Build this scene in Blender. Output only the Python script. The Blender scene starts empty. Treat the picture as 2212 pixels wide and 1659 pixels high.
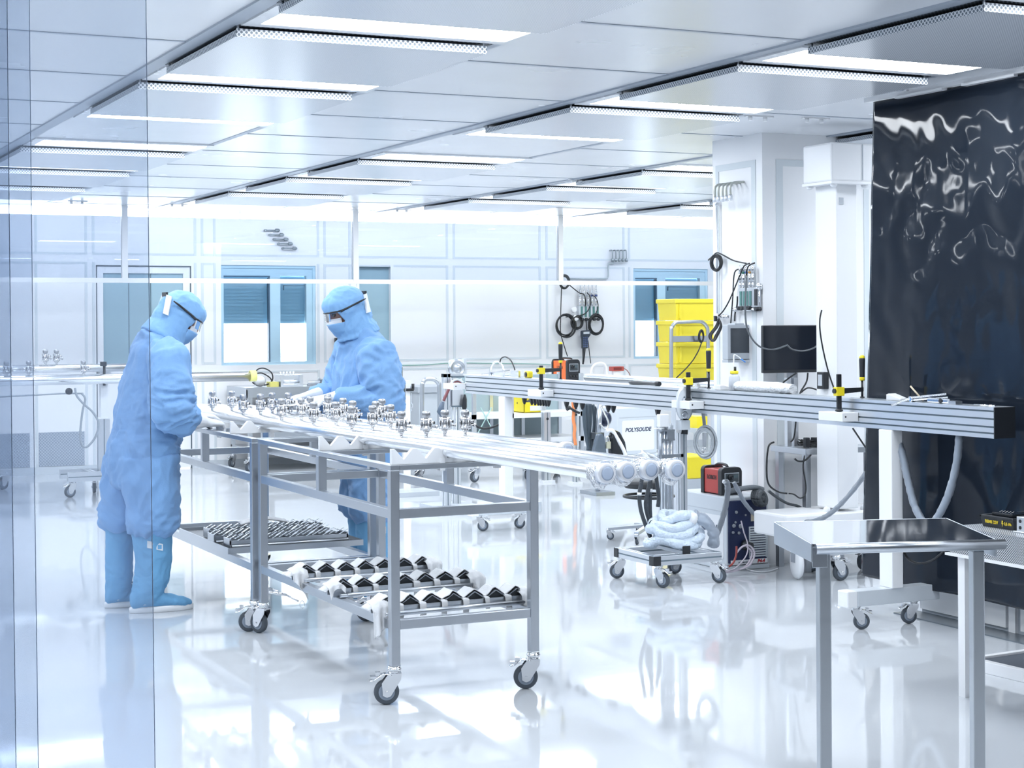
# Clean room with two technicians at pipe trolleys - everything is built here, in metres.
# Room frame: X runs along the far wall, Y runs away from the viewer, Z up; viewer stands above the origin.
import bpy, bmesh, math, random
from mathutils import Vector, Matrix, noise, Quaternion
random.seed(7)
SC = bpy.context.scene
COL = SC.collection
PI = math.pi

# ------------------------------------------------------------------ survey helpers (viewer position -> room points)
F_, CX_, CY_, HC_, TH_, A_ = 3655.0, 1106.0, 695.0, 1.5, 0.006, math.atan(1766/3655)
SA_, CA_, ST_, CT_ = math.sin(A_), math.cos(A_), math.sin(TH_), math.cos(TH_)
def ray(px, py):
    xc = (px-CX_)/F_; yc = -(py-CY_)/F_
    xr = xc*CT_+yc*ST_; yr = -xc*ST_+yc*CT_
    return Vector((SA_+xr*CA_, CA_-xr*SA_, yr))
def atZ(px, py, z=0.0):
    r = ray(px, py); return Vector((0, 0, HC_))+r*((z-HC_)/r.z)
def atY(px, py, y):
    r = ray(px, py); return Vector((0, 0, HC_))+r*(y/r.y)
def atX(px, py, x):
    r = ray(px, py); return Vector((0, 0, HC_))+r*(x/r.x)
def atD(px, py, d):
    return Vector((0, 0, HC_))+ray(px, py)*d

# ------------------------------------------------------------------ materials
MATS = {}
def mat(name, col, rough=0.5, metal=0.0, bump=0.0, bscale=60.0, spec=None, coat=0.0, emit=None, estr=0.0,
        alpha=None, rvar=0.0, stretch=None, bdist=0.01, trans=None, ior=None, sheen=0.0):
    if name in MATS: return MATS[name]
    m = bpy.data.materials.new(name); m.use_nodes = True
    nt = m.node_tree; b = nt.nodes['Principled BSDF']
    b.inputs['Base Color'].default_value = (*col, 1)
    b.inputs['Roughness'].default_value = rough
    b.inputs['Metallic'].default_value = metal
    if spec is not None: b.inputs['Specular IOR Level'].default_value = spec
    if coat: b.inputs['Coat Weight'].default_value = coat; b.inputs['Coat Roughness'].default_value = 0.05
    if emit: b.inputs['Emission Color'].default_value = (*emit, 1); b.inputs['Emission Strength'].default_value = estr
    if trans: b.inputs['Transmission Weight'].default_value = trans
    if ior: b.inputs['IOR'].default_value = ior
    if sheen: b.inputs['Sheen Weight'].default_value = sheen
    if alpha is not None: b.inputs['Alpha'].default_value = alpha
    if bump or rvar:
        tc = nt.nodes.new('ShaderNodeTexCoord'); mp = nt.nodes.new('ShaderNodeMapping')
        nt.links.new(tc.outputs['Object'], mp.inputs['Vector'])
        if stretch: mp.inputs['Scale'].default_value = stretch
        nz = nt.nodes.new('ShaderNodeTexNoise'); nz.inputs['Scale'].default_value = bscale; nz.inputs['Detail'].default_value = 3
        nt.links.new(mp.outputs['Vector'], nz.inputs['Vector'])
        if bump:
            bp = nt.nodes.new('ShaderNodeBump'); bp.inputs['Strength'].default_value = bump; bp.inputs['Distance'].default_value = bdist
            nt.links.new(nz.outputs['Fac'], bp.inputs['Height']); nt.links.new(bp.outputs['Normal'], b.inputs['Normal'])
        if rvar:
            mr = nt.nodes.new('ShaderNodeMapRange')
            mr.inputs['To Min'].default_value = max(0.02, rough-rvar); mr.inputs['To Max'].default_value = rough+rvar
            nt.links.new(nz.outputs['Fac'], mr.inputs['Value']); nt.links.new(mr.outputs['Result'], b.inputs['Roughness'])
    MATS[name] = m
    return m

def dotmat(name, col, hole, pitch, rad, rough=0.35, metal=0.0, axes='XY'):
    """sheet with a staggered pattern of round punched holes (object coordinates)"""
    if name in MATS: return MATS[name]
    m = mat(name, col, rough, metal); nt = m.node_tree; b = nt.nodes['Principled BSDF']
    N = nt.nodes.new
    tc = N('ShaderNodeTexCoord'); sp = N('ShaderNodeSeparateXYZ'); nt.links.new(tc.outputs['Object'], sp.inputs[0])
    def math_(op, a, bb=None):
        n = N('ShaderNodeMath'); n.operation = op
        for i, s in enumerate((a, bb)):
            if s is None: continue
            if isinstance(s, (int, float)): n.inputs[i].default_value = s
            else: nt.links.new(s, n.inputs[i])
        return n.outputs[0]
    masks = []
    for off in (0.0, 0.5):
        d = []
        for ax in axes:
            u = math_('FRACT', math_('ADD', math_('DIVIDE', sp.outputs[ax], pitch), off+100))
            u = math_('SUBTRACT', u, 0.5); d.append(math_('MULTIPLY', u, u))
        masks.append(math_('LESS_THAN', math_('ADD', d[0], d[1]), rad*rad))
    k = math_('MAXIMUM', masks[0], masks[1])
    mx = N('ShaderNodeMix'); mx.data_type = 'RGBA'
    mx.inputs[6].default_value = (*col, 1); mx.inputs[7].default_value = (*hole, 1)
    nt.links.new(k, mx.inputs[0]); nt.links.new(mx.outputs[2], b.inputs['Base Color'])
    return m

def glassmat(name, tint, gloss=0.08, rough=0.02, haze=0.0, hazecol=(0.8, 0.88, 1), bump=0.0, bscale=3.0, stretch=(1, 1, 1)):
    """thin clear sheet: tinted straight-through light, mirror reflections, a little scattering haze"""
    m = bpy.data.materials.new(name); m.use_nodes = True; nt = m.node_tree
    for n in list(nt.nodes):
        if n.type != 'OUTPUT_MATERIAL': nt.nodes.remove(n)
    out = [n for n in nt.nodes if n.type == 'OUTPUT_MATERIAL'][0]
    N = nt.nodes.new
    t = N('ShaderNodeBsdfTransparent'); t.inputs[0].default_value = (*tint, 1)
    g = N('ShaderNodeBsdfGlossy'); g.inputs['Roughness'].default_value = rough
    fr = N('ShaderNodeFresnel'); fr.inputs['IOR'].default_value = 1.45
    mul = N('ShaderNodeMath'); mul.operation = 'MULTIPLY'; mul.inputs[1].default_value = gloss/0.04
    mul.use_clamp = True
    nt.links.new(fr.outputs[0], mul.inputs[0])
    mx = N('ShaderNodeMixShader'); nt.links.new(mul.outputs[0], mx.inputs[0]); nt.links.new(t.outputs[0], mx.inputs[1]); nt.links.new(g.outputs[0], mx.inputs[2])
    last = mx
    if haze:
        d = N('ShaderNodeBsdfTranslucent'); d.inputs[0].default_value = (*hazecol, 1)
        d2 = N('ShaderNodeBsdfDiffuse'); d2.inputs[0].default_value = (*hazecol, 1)
        ad = N('ShaderNodeMixShader'); ad.inputs[0].default_value = 0.5
        nt.links.new(d.outputs[0], ad.inputs[1]); nt.links.new(d2.outputs[0], ad.inputs[2])
        m2 = N('ShaderNodeMixShader'); m2.inputs[0].default_value = haze
        nt.links.new(last.outputs[0], m2.inputs[1]); nt.links.new(ad.outputs[0], m2.inputs[2]); last = m2
    if bump:
        tc = N('ShaderNodeTexCoord'); mp = N('ShaderNodeMapping'); mp.inputs['Scale'].default_value = stretch
        nz = N('ShaderNodeTexNoise'); nz.inputs['Scale'].default_value = bscale
        bp = N('ShaderNodeBump'); bp.inputs['Strength'].default_value = bump; bp.inputs['Distance'].default_value = 0.05
        nt.links.new(tc.outputs['Object'], mp.inputs[0]); nt.links.new(mp.outputs[0], nz.inputs['Vector'])
        nt.links.new(nz.outputs['Fac'], bp.inputs['Height']); nt.links.new(bp.outputs[0], g.inputs['Normal'])
    nt.links.new(last.outputs[0], out.inputs['Surface'])
    MATS[name] = m
    return m

WHITE = mat('white panel paint', (0.905, 0.92, 0.945), 0.32, rvar=0.04, bscale=4)
CEIL = mat('ceiling coating', (0.82, 0.845, 0.885), 0.26, rvar=0.04, bscale=2)
SEAM = mat('panel seam', (0.70, 0.76, 0.80), 0.5)
SEAMD = mat('ceiling rail', (0.40, 0.45, 0.52), 0.4)
FLOOR = mat('epoxy floor', (0.63, 0.665, 0.71), 0.05, bump=0.010, bscale=2.5, rvar=0.015, spec=0.62, bdist=0.05)
STEEL = mat('stainless steel', (0.56, 0.59, 0.63), 0.30, 1.0, rvar=0.02, bscale=6)
STEELB = mat('bright steel', (0.83, 0.85, 0.88), 0.16, 1.0, rvar=0.05, bscale=12)
STEELD = mat('dull steel', (0.42, 0.45, 0.49), 0.38, 1.0, rvar=0.08, bscale=40)
CHROME = mat('chrome', (0.86, 0.87, 0.89), 0.09, 1.0)
ALU = mat('anodised aluminium', (0.74, 0.77, 0.81), 0.34, 0.9, rvar=0.05, bscale=30)
GROOVE = mat('profile groove', (0.16, 0.21, 0.25), 0.5, 0.4)
PLW = mat('white plastic', (0.86, 0.88, 0.91), 0.38, rvar=0.05, bscale=20)
WPAINT = mat('white powder coat', (0.90, 0.915, 0.94), 0.3, rvar=0.05, bscale=15)
GPAINT = mat('grey powder coat', (0.50, 0.54, 0.59), 0.4, rvar=0.05, bscale=15)
GPAINTL = mat('light grey powder coat', (0.64, 0.69, 0.74), 0.4, rvar=0.05, bscale=15)
RUBBER = mat('grey rubber', (0.07, 0.085, 0.105), 0.55, rvar=0.1, bscale=50)
RUBL = mat('grey wheel hub', (0.25, 0.30, 0.37), 0.4)
BLACK = mat('black plastic', (0.018, 0.021, 0.026), 0.42, rvar=0.08, bscale=30)
BLACKG = mat('gloss black', (0.012, 0.015, 0.02), 0.12)
HOSE = mat('black hose', (0.015, 0.017, 0.02), 0.4)
YEL = mat('yellow plastic', (0.90, 0.74, 0.03), 0.35, rvar=0.05, bscale=20)
YELL = mat('yellow translucent crate', (0.95, 0.80, 0.06), 0.35, rvar=0.05, bscale=8)
ORANGE = mat('orange casing', (0.85, 0.17, 0.03), 0.38, rvar=0.05, bscale=30)
RED = mat('red casing', (0.50, 0.055, 0.045), 0.4, rvar=0.05, bscale=30)
BLUED = mat('dark blue panel', (0.012, 0.022, 0.075), 0.35, rvar=0.05, bscale=30)
CLOTH = mat('white cloth', (0.84, 0.86, 0.89), 0.85, bump=0.25, bscale=90)
SUIT = mat('blue suit fabric', (0.205, 0.395, 0.70), 0.8, bump=0.22, bscale=160, bdist=0.004, sheen=0.15)
SUITD = mat('blue boot fabric', (0.16, 0.40, 0.67), 0.8, bump=0.25, bscale=120, bdist=0.004)
GLOVE = mat('white glove', (0.82, 0.84, 0.88), 0.6, bump=0.15, bscale=80)
SKIN = mat('skin', (0.50, 0.27, 0.20), 0.5, bump=0.05, bscale=120)
PLASTICBAG = glassmat('clear plastic film', (0.86, 0.90, 0.96), gloss=0.12, rough=0.12, haze=0.22, bump=0.6, bscale=60)

# ------------------------------------------------------------------ mesh building
class MB:
    def __init__(s): s.v = []; s.f = []; s.mi = []; s.sm = []
    def add(s, vs, fs, m=0, smooth=False, M=None):
        o = len(s.v)
        s.v += [tuple(M @ Vector(p)) if M is not None else tuple(p) for p in vs]
        for f in fs: s.f.append([i+o for i in f]); s.mi.append(m); s.sm.append(smooth)
        return s
    def b(s, x0, x1, y0, y1, z0, z1, m=0, M=None):
        v = [(x0, y0, z0), (x1, y0, z0), (x1, y1, z0), (x0, y1, z0), (x0, y0, z1), (x1, y0, z1), (x1, y1, z1), (x0, y1, z1)]
        return s.add(v, [(3, 2, 1, 0), (4, 5, 6, 7), (0, 1, 5, 4), (1, 2, 6, 5), (2, 3, 7, 6), (3, 0, 4, 7)], m, False, M)
    def c(s, c, d, m=0, M=None):
        return s.b(c[0]-d[0]/2, c[0]+d[0]/2, c[1]-d[1]/2, c[1]+d[1]/2, c[2]-d[2]/2, c[2]+d[2]/2, m, M)
    def bar(s, p0, p1, w, h=None, m=0, up=(0, 0, 1)):
        """square bar from p0 to p1"""
        p0 = Vector(p0); p1 = Vector(p1); h = h or w; d = (p1-p0); L = d.length; d.normalize()
        u = Vector(up)
        if abs(d.dot(u)) > 0.98: u = Vector((0, 1, 0))
        x = d.cross(u).normalized(); z = x.cross(d).normalized()
        v = []
        for q in (p0, p1):
            for a, c in ((-1, -1), (1, -1), (1, 1), (-1, 1)): v.append(q+x*(a*w/2)+z*(c*h/2))
        return s.add(v, [(3, 2, 1, 0), (4, 5, 6, 7), (0, 1, 5, 4), (1, 2, 6, 5), (2, 3, 7, 6), (3, 0, 4, 7)], m)
    def cyl(s, p0, p1, r0, r1=None, n=18, m=0, caps=True, smooth=True):
        r1 = r0 if r1 is None else r1
        return s.loft([(p0, r0), (p1, r1)], n, m, caps, smooth)
    def loft(s, rings, n=14, m=0, caps=True, smooth=True):
        """round rings [(point, radius)] along a path"""
        P = [Vector(p) for p, r in rings]; v = []; x = None
        for i, (p, r) in enumerate(rings):
            a = P[max(i-1, 0)]; c = P[min(i+1, len(P)-1)]; d = c-a
            if d.length < 1e-9: d = Vector((0, 0, 1))
            d.normalize()
            if x is None:
                u = Vector((0, 0, 1)) if abs(d.z) < 0.9 else Vector((1, 0, 0)); x = d.cross(u).normalized()
            else:
                x = (x-d*x.dot(d))
                x = x.normalized() if x.length > 1e-6 else d.orthogonal().normalized()
            y = d.cross(x)
            for k in range(n):
                t = 2*PI*k/n; v.append(P[i]+x*(r*math.cos(t))+y*(r*math.sin(t)))
        f = []
        for i in range(len(rings)-1):
            for k in range(n):
                k2 = (k+1) % n; f.append((i*n+k, i*n+k2, (i+1)*n+k2, (i+1)*n+k))
        s.add(v, f, m, smooth)
        if caps:
            o = len(s.v)-len(v); e = o+(len(rings)-1)*n
            s.f.append([o+k for k in range(n)][::-1]); s.mi.append(m); s.sm.append(False)
            s.f.append([e+k for k in range(n)]); s.mi.append(m); s.sm.append(False)
        return s
    def tube(s, pts, r, n=8, m=0, smooth_path=True, sub=6, closed=False):
        P = spline(pts, sub, closed) if smooth_path else [Vector(p) for p in pts]
        if closed: P = P+[P[0]]
        return s.loft([(p, r) for p in P], n, m, not closed)
    def lathe(s, prof, o=(0, 0, 0), axis=(0, 0, 1), n=20, m=0, smooth=True):
        o = Vector(o); d = Vector(axis).normalized()
        u = Vector((0, 0, 1)) if abs(d.z) < 0.9 else Vector((1, 0, 0)); x = d.cross(u).normalized(); y = d.cross(x)
        v = []; f = []
        for r, z in prof:
            for k in range(n):
                t = 2*PI*k/n; v.append(o+d*z+x*(max(r, 1e-5)*math.cos(t))+y*(max(r, 1e-5)*math.sin(t)))
        for i in range(len(prof)-1):
            for k in range(n):
                k2 = (k+1) % n; f.append((i*n+k, i*n+k2, (i+1)*n+k2, (i+1)*n+k))
        f.append([k for k in range(n)][::-1]); f.append([(len(prof)-1)*n+k for k in range(n)])
        return s.add(v, f, m, smooth)
    def prism(s, poly, M, t, m=0):
        """extrude 2-D polygon (in local XY of M) by t along local Z"""
        n = len(poly); v = [(x, y, 0) for x, y in poly]+[(x, y, t) for x, y in poly]
        f = [list(range(n))[::-1], list(range(n, 2*n))]+[(i, (i+1) % n, n+(i+1) % n, n+i) for i in range(n)]
        return s.add(v, f, m, False, M)
    def sheet(s, fn, nu, nv, m=0, thick=0.0, smooth=True):
        """grid surface fn(u,v)->point"""
        v = [fn(i/nu, j/nv) for j in range(nv+1) for i in range(nu+1)]
        f = [(j*(nu+1)+i, j*(nu+1)+i+1, (j+1)*(nu+1)+i+1, (j+1)*(nu+1)+i) for j in range(nv) for i in range(nu)]
        return s.add(v, f, m, smooth)
    def sphere(s, c, r, n=12, m=0, sc=(1, 1, 1)):
        c = Vector(c); prof = []
        v = []; f = []; rows = n//2+1
        for j in range(rows):
            ph = PI*j/(rows-1)-PI/2
            for k in range(n):
                t = 2*PI*k/n
                v.append(c+Vector((r*math.cos(ph)*math.cos(t)*sc[0], r*math.cos(ph)*math.sin(t)*sc[1], r*math.sin(ph)*sc[2])))
        for j in range(rows-1):
            for k in range(n):
                k2 = (k+1) % n; f.append((j*n+k, j*n+k2, (j+1)*n+k2, (j+1)*n+k))
        return s.add(v, f, m, True)
    def torus(s, c, R, r, axis=(0, 0, 1), n=28, k=8, m=0, sx=1.0):
        c = Vector(c); d = Vector(axis).normalized()
        u = Vector((0, 0, 1)) if abs(d.z) < 0.9 else Vector((1, 0, 0)); x = d.cross(u).normalized(); y = d.cross(x)
        return s.tube([c+x*(R*sx*math.cos(2*PI*i/n))+y*(R*math.sin(2*PI*i/n)) for i in range(n)], r, k, m, False, closed=True)
    def build(s, name, mats, parent=None, bev=0.0, seg=2, solid=0.0, sub=0, local=False, kind=None):
        if not isinstance(mats, (list, tuple)): mats = [mats]
        me = bpy.data.meshes.new(name)
        vs = s.v
        if parent is not None and not local:
            I = wm(parent).inverted(); vs = [tuple(I @ Vector(p)) for p in vs]
        me.from_pydata(vs, [], s.f)
        for mm in mats: me.materials.append(mm)
        me.polygons.foreach_set('material_index', s.mi); me.polygons.foreach_set('use_smooth', s.sm)
        me.update()
        o = bpy.data.objects.new(name, me); COL.objects.link(o)
        if parent is not None: o.parent = parent
        if solid:
            md = o.modifiers.new('solid', 'SOLIDIFY'); md.thickness = solid; md.offset = 0
        if sub:
            md = o.modifiers.new('sub', 'SUBSURF'); md.levels = sub; md.render_levels = sub
        if bev:
            md = o.modifiers.new('bev', 'BEVEL'); md.width = bev; md.segments = seg; md.limit_method = 'ANGLE'; md.angle_limit = 0.7
            md.harden_normals = False
        if kind: o['kind'] = kind
        return o

def spline(pts, sub=6, closed=False):
    P = [Vector(p) for p in pts]; n = len(P)
    if n < 3: return P
    out = []
    rng = range(n) if closed else range(n-1)
    for i in rng:
        g = (lambda k: P[k % n]) if closed else (lambda k: P[min(max(k, 0), n-1)])
        p0, p1, p2, p3 = g(i-1), g(i), g(i+1), g(i+2)
        for j in range(sub):
            t = j/sub
            out.append(0.5*((2*p1)+(p2-p0)*t+(2*p0-5*p1+4*p2-p3)*t*t+(3*p1-p0-3*p2+p3)*t**3))
    if not closed: out.append(P[-1])
    return out

def wm(o):
    M = Matrix.LocRotScale(o.location, o.rotation_euler, o.scale)
    return wm(o.parent) @ M if o.parent else M
def tag(o, label=None, cat=None, group=None, kind=None):
    if label: o['label'] = label
    if cat: o['category'] = cat
    if group: o['group'] = group
    if kind: o['kind'] = kind
    return o
def thing(name, label, cat, loc=(0, 0, 0), rz=0.0, group=None):
    o = bpy.data.objects.new(name, None); COL.objects.link(o)
    o.location = loc; o.rotation_euler = (0, 0, rz); o.empty_display_size = 0.1
    return tag(o, label, cat, group)
def dup(root, loc=None, rz=None, label=None, group=None):
    def cp(o, par):
        c = o.copy(); COL.objects.link(c)
        if par is not None: c.parent = par
        for ch in kids(o): cp(ch, c)
        return c
    r = cp(root, None)
    if loc is not None: r.location = loc
    if rz is not None: r.rotation_euler = (0, 0, rz)
    if label: r['label'] = label
    if group: r['group'] = group
    return r
def kids(o): return [c for c in COL.objects if c.parent == o]
def dup_part(part, parent, loc, rz=0.0):
    c = part.copy(); COL.objects.link(c); c.parent = parent; c.location = loc; c.rotation_euler = (0, 0, rz)
    for ch in kids(part):
        d = ch.copy(); COL.objects.link(d); d.parent = c
    return c
def lettering(txt, size, M, m, parent, name='lettering', ext=0.0008, shear=0.0, sx=1.0, bold=0.0):
    """printed letters lying in the local XY plane of M"""
    cu = bpy.data.curves.new('txt', 'FONT'); cu.body = txt; cu.size = size; cu.extrude = ext; cu.shear = shear; cu.offset = bold
    cu.align_x = 'CENTER'; cu.align_y = 'CENTER'; cu.resolution_u = 3
    t = bpy.data.objects.new('txt', cu); COL.objects.link(t)
    dg = bpy.context.evaluated_depsgraph_get(); me = bpy.data.meshes.new_from_object(t.evaluated_get(dg))
    bpy.data.objects.remove(t); bpy.data.curves.remove(cu)
    I = wm(parent).inverted() @ M @ Matrix.Diagonal((sx, 1, 1, 1)); me.transform(I)
    me.materials.clear(); me.materials.append(m)
    o = bpy.data.objects.new(name, me); COL.objects.link(o); o.parent = parent
    return o
def frame_M(o, x, y):
    """matrix with origin o and local X,Y directions"""
    x = Vector(x).normalized(); y = Vector(y).normalized(); z = x.cross(y)
    M = Matrix((x, y, z)).transposed().to_4x4(); M.translation = Vector(o); return M
def bevel_all(o, w, seg=2):
    md = o.modifiers.new('bev', 'BEVEL'); md.width = w; md.segments = seg; md.limit_method = 'ANGLE'; md.angle_limit = 0.7
# ------------------------------------------------------------------ camera
cam = bpy.data.cameras.new('camera'); camo = bpy.data.objects.new('camera', cam); COL.objects.link(camo)
cam.sensor_width = 36; cam.lens = F_/2212*36; cam.shift_y = -(1659/2-CY_)/2212; cam.clip_start = 0.05; cam.clip_end = 100
R_ = Vector((CA_, -SA_, 0)); Zv = Vector((0, 0, 1)); FW = Vector((SA_, CA_, 0))
xc = R_*CT_-Zv*ST_; yc = R_*ST_+Zv*CT_
Mc = Matrix((xc, yc, -FW)).transposed().to_4x4(); Mc.translation = (0, 0, HC_); camo.matrix_world = Mc
SC.camera = camo

H = 2.65; YW = 17.27
X0, X1, Y0 = -5.0, 12.6, -5.5
def struct(name, mb, m, parent=None, **k):
    o = mb.build(name, m, parent, **k)
    if parent is None: o['kind'] = 'structure'
    return o
struct('floor', MB().b(X0, X1, Y0, YW+.15, -.1, 0), FLOOR)
struct('ceiling', MB().b(X0, X1, Y0, YW+.15, H, H+.1), CEIL)
struct('wall_left', MB().b(X0-.1, X0, Y0, YW, 0, H), WHITE)
struct('wall_front', MB().b(X0, X1, Y0-.1, Y0, 0, H), mat('darkened entrance wall', (.22, .24, .28), .5, rvar=.05, bscale=3))  # unseen wall, coloured dark so that faces turned to it stay shaded
struct('wall_far_right', MB().b(X1, X1+.1, Y0, YW, 0, H), WHITE)

def wall_holes(x0, x1, z0, z1, y0, y1, holes):
    mb = MB(); xs = sorted({x0, x1, *[h[0] for h in holes], *[h[1] for h in holes]}); zs = sorted({z0, z1, *[h[2] for h in holes], *[h[3] for h in holes]})
    for i in range(len(xs)-1):
        for j in range(len(zs)-1):
            cx = (xs[i]+xs[i+1])/2; cz = (zs[j]+zs[j+1])/2
            if any(h[0] < cx < h[1] and h[2] < cz < h[3] for h in holes): continue
            mb.b(xs[i], xs[i+1], y0, y1, zs[j], zs[j+1])
    return mb
W1 = (4.965, 6.007, 1.06, 2.112); W2 = (6.50, 6.872, 1.05, 2.125); W3 = (9.93, 10.96, 1.055, 2.117); DR = (3.665, 4.648, 0.0, 2.10)
# extra windows of the same kind beyond the column (seen past the white lifting post)
W4 = (12.02, 12.5, 1.05, 2.12)
struct('wall_back', wall_holes(X0, X1, 0, H, YW, YW+.12, [W1, W2, W3, W4, DR]), WHITE)

# panel seams of the far wall
sm = MB(); t = .004
def vs(x, z0, z1, w=.026): sm.b(x-w/2, x+w/2, YW-t, YW, z0, z1)
def hs(z, x0, x1, w=.022): sm.b(x0+.014, x1-.014, YW-t*.9, YW, z-w/2, z+w/2)
cols = [-1.2, .0, 1.15, 1.23, 2.30, 2.38, 3.07, 3.565, 3.64, 4.69, 4.765, 4.895, 6.035, 6.11, 6.395, 7.545, 7.63, 8.70, 8.79, 9.80, 9.875, 11.05, 11.13, 11.95]
for x in cols:
    if not (DR[0]-.02 < x < DR[1]+.02): vs(x, 2.204, H)
    if not any(w[0]-.01 < x < w[1]+.01 for w in (W1, W2, W3, W4)) and not (DR[0]-.02 < x < DR[1]+.02): vs(x, 1.074, 2.131)
    if not (DR[0]-.02 < x < DR[1]+.02): vs(x, .076, .996)
for a, b in zip(cols, cols[1:]):
    if b-a > .12:
        hs(2.215, a, b); hs(.985, a, b) if not (a > 3.6 and b < 4.7) else None
        if not any(w[0] < (a+b)/2 < w[1] for w in (W1, W2, W3, W4, DR)): hs(2.12, a, b); hs(1.085, a, b)
struct('trim_1', sm, SEAM)
struct('baseboard_back', MB().b(X0, DR[0], YW-.012, YW, 0, .075).b(DR[1], X1, YW-.012, YW, 0, .075), mat('base strip', (.62, .67, .72), .4))

# windows
WFR = mat('window frame', (.50, .72, .86), .35, rvar=.04, bscale=10)
WFRD = mat('window gasket', (.07, .14, .22), .5)
SHUT = mat('roller shutter', (.46, .66, .77), .45, rvar=.05, bscale=10)
_nt = SHUT.node_tree; _tl = _nt.nodes.new('ShaderNodeBsdfTranslucent'); _tl.inputs[0].default_value = (.40, .60, .72, 1)
_mx = _nt.nodes.new('ShaderNodeMixShader'); _mx.inputs[0].default_value = .2
_nt.links.new(_nt.nodes['Principled BSDF'].outputs[0], _mx.inputs[1]); _nt.links.new(_tl.outputs[0], _mx.inputs[2])
_nt.links.new(_mx.outputs[0], [n for n in _nt.nodes if n.type == 'OUTPUT_MATERIAL'][0].inputs[0])
PANE = glassmat('window pane', (.93, .97, 1.0), gloss=.05)
def window(n, w, split, shutter=1.52):
    x0, x1, z0, z1 = w; f = .03
    g = MB().b(x0+f, x1-f, YW+.055, YW+.061, z0+f, z1-f)
    o = struct(n, g, PANE)
    fr = MB().b(x0, x0+f, YW+.01, YW+.10, z0, z1).b(x1-f, x1, YW+.01, YW+.10, z0, z1).b(x0+f, x1-f, YW+.01, YW+.10, z0, z0+f).b(x0+f, x1-f, YW+.01, YW+.10, z1-f, z1)
    fr.b(split, split+.115, YW+.015, YW+.09, z0+f, z1-.11)
    fr.b(x1-.10, x1-f, YW+.02, YW+.09, z0+f, z1-.11).b(x0+f, x1-f, YW+.02, YW+.09, z1-.11, z1-f)
    struct('window_frame', fr, WFR, o)
    gk = MB().b(split-.014, split, YW+.012, YW+.07, z0+f, z1-.13).b(x0+f, split, YW+.012, YW+.07, z1-.122, z1-.11)
    gk.b(split+.15, x1-.12, YW+.012, YW+.03, z1-.215, z1-.209).b(split+.15, split+.156, YW+.012, YW+.03, z1-.26, z1-.209)
    struct('window_gasket', gk, WFRD, o)
    sh = MB(); z = z1-.11
    while z > shutter:
        sh.b(x0, x1, YW+.105, YW+.115, z-.036, z-.004); sh.b(x0, x1, YW+.108, YW+.112, z-.004, z); z -= .036
    struct('roller_shutter', sh, SHUT, o)
    return o
window('window_1', W1, 5.50); window('window_3', W3, 10.26)
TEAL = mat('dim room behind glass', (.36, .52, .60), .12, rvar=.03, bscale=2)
o = struct('window_2', MB().b(W2[0], W2[1], YW+.05, YW+.06, W2[2], W2[3]), TEAL)
struct('window_frame', MB().b(W2[0]-.03, W2[0]+.004, YW-.006, YW+.05, W2[2]-.03, W2[3]+.03).b(W2[1]-.004, W2[1]+.03, YW-.006, YW+.05, W2[2]-.03, W2[3]+.03).b(W2[0]+.004, W2[1]-.004, YW-.006, YW+.05, W2[3], W2[3]+.03).b(W2[0]+.004, W2[1]-.004, YW-.006, YW+.05, W2[2]-.03, W2[2]), WHITE, o)
window('window_4', W4, 12.3)
# door with a big glazed upper half
dl = MB().b(DR[0]+.012, DR[1]-.012, YW+.01, YW+.05, .01, 1.07).b(DR[0]+.012, 3.74, YW+.01, YW+.05, 1.07, 2.085).b(4.565, DR[1]-.012, YW+.01, YW+.05, 1.07, 2.085).b(3.74, 4.565, YW+.01, YW+.05, 2.02, 2.085)
do = struct('door_1', dl, WHITE)
struct('door_pane', MB().b(3.74, 4.565, YW+.03, YW+.036, 1.07, 2.02), TEAL, do)
struct('door_gap', MB().b(DR[0], DR[0]+.012, YW+.004, YW+.05, 0, 2.10).b(DR[1]-.012, DR[1], YW+.004, YW+.05, 0, 2.10).b(DR[0], DR[1], YW+.004, YW+.05, 2.085, 2.10), mat('door shadow gap', (.10, .13, .16), .6), do)
struct('door_stile', MB().b(4.225, 4.235, YW+.028, YW+.031, 1.07, 2.02).b(4.0, 4.008, YW+.028, YW+.031, 1.07, 2.02), mat('door seal', (.10, .16, .20), .5), do)
struct('door_handle', MB().b(3.685, 3.71, YW-.03, YW+.012, 1.0, 1.03).b(3.685, 3.80, YW-.045, YW-.03, 1.0, 1.025), STEEL, do)

# column with framed cladding panels
CXa, CXb, CYa, CYb = 5.895, 6.78, 8.665, 9.225
co = struct('column', MB().b(CXa, CXb, CYa, CYb, 0, H), WHITE)
s2 = MB(); e = .004
for z in (2.47, .12): s2.b(CXa-e, CXa, CYa+.115, CYb-.075, z-.02, z+.02); s2.b(CXa+.15, CXb-.12, CYa-e, CYa, z-.02, z+.02)
s2.b(CXa-e, CXa, CYa+.07, CYa+.115, .1, 2.49).b(CXa-e, CXa, CYb-.075, CYb-.04, .1, 2.49)
s2.b(CXa+.10, CXa+.15, CYa-e, CYa, .1, 2.49).b(CXb-.12, CXb-.08, CYa-e, CYa, .1, 2.49)
struct('column_seam', s2, SEAM, co)

# ceiling rails and seams
cr = MB(); zc = H-.004
rows = [1.85+2.285*k for k in range(-3, 5)]
for x in rows:
    cr.b(x-.035, x+.035, Y0, YW, zc, H); cr.b(x-.045, x-.038, Y0, YW, H-.009, H)
    cr.b(x+1.13, x+1.17, Y0, YW, zc+.001, H)
    for j in range(-12, 11):
        y = 6.785+1.05*j
        if Y0 < y < YW: cr.b(x+1.17, x+2.25, y-.012, y+.012, zc+.0015, H)
struct('trim_2', cr, SEAMD)

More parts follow.
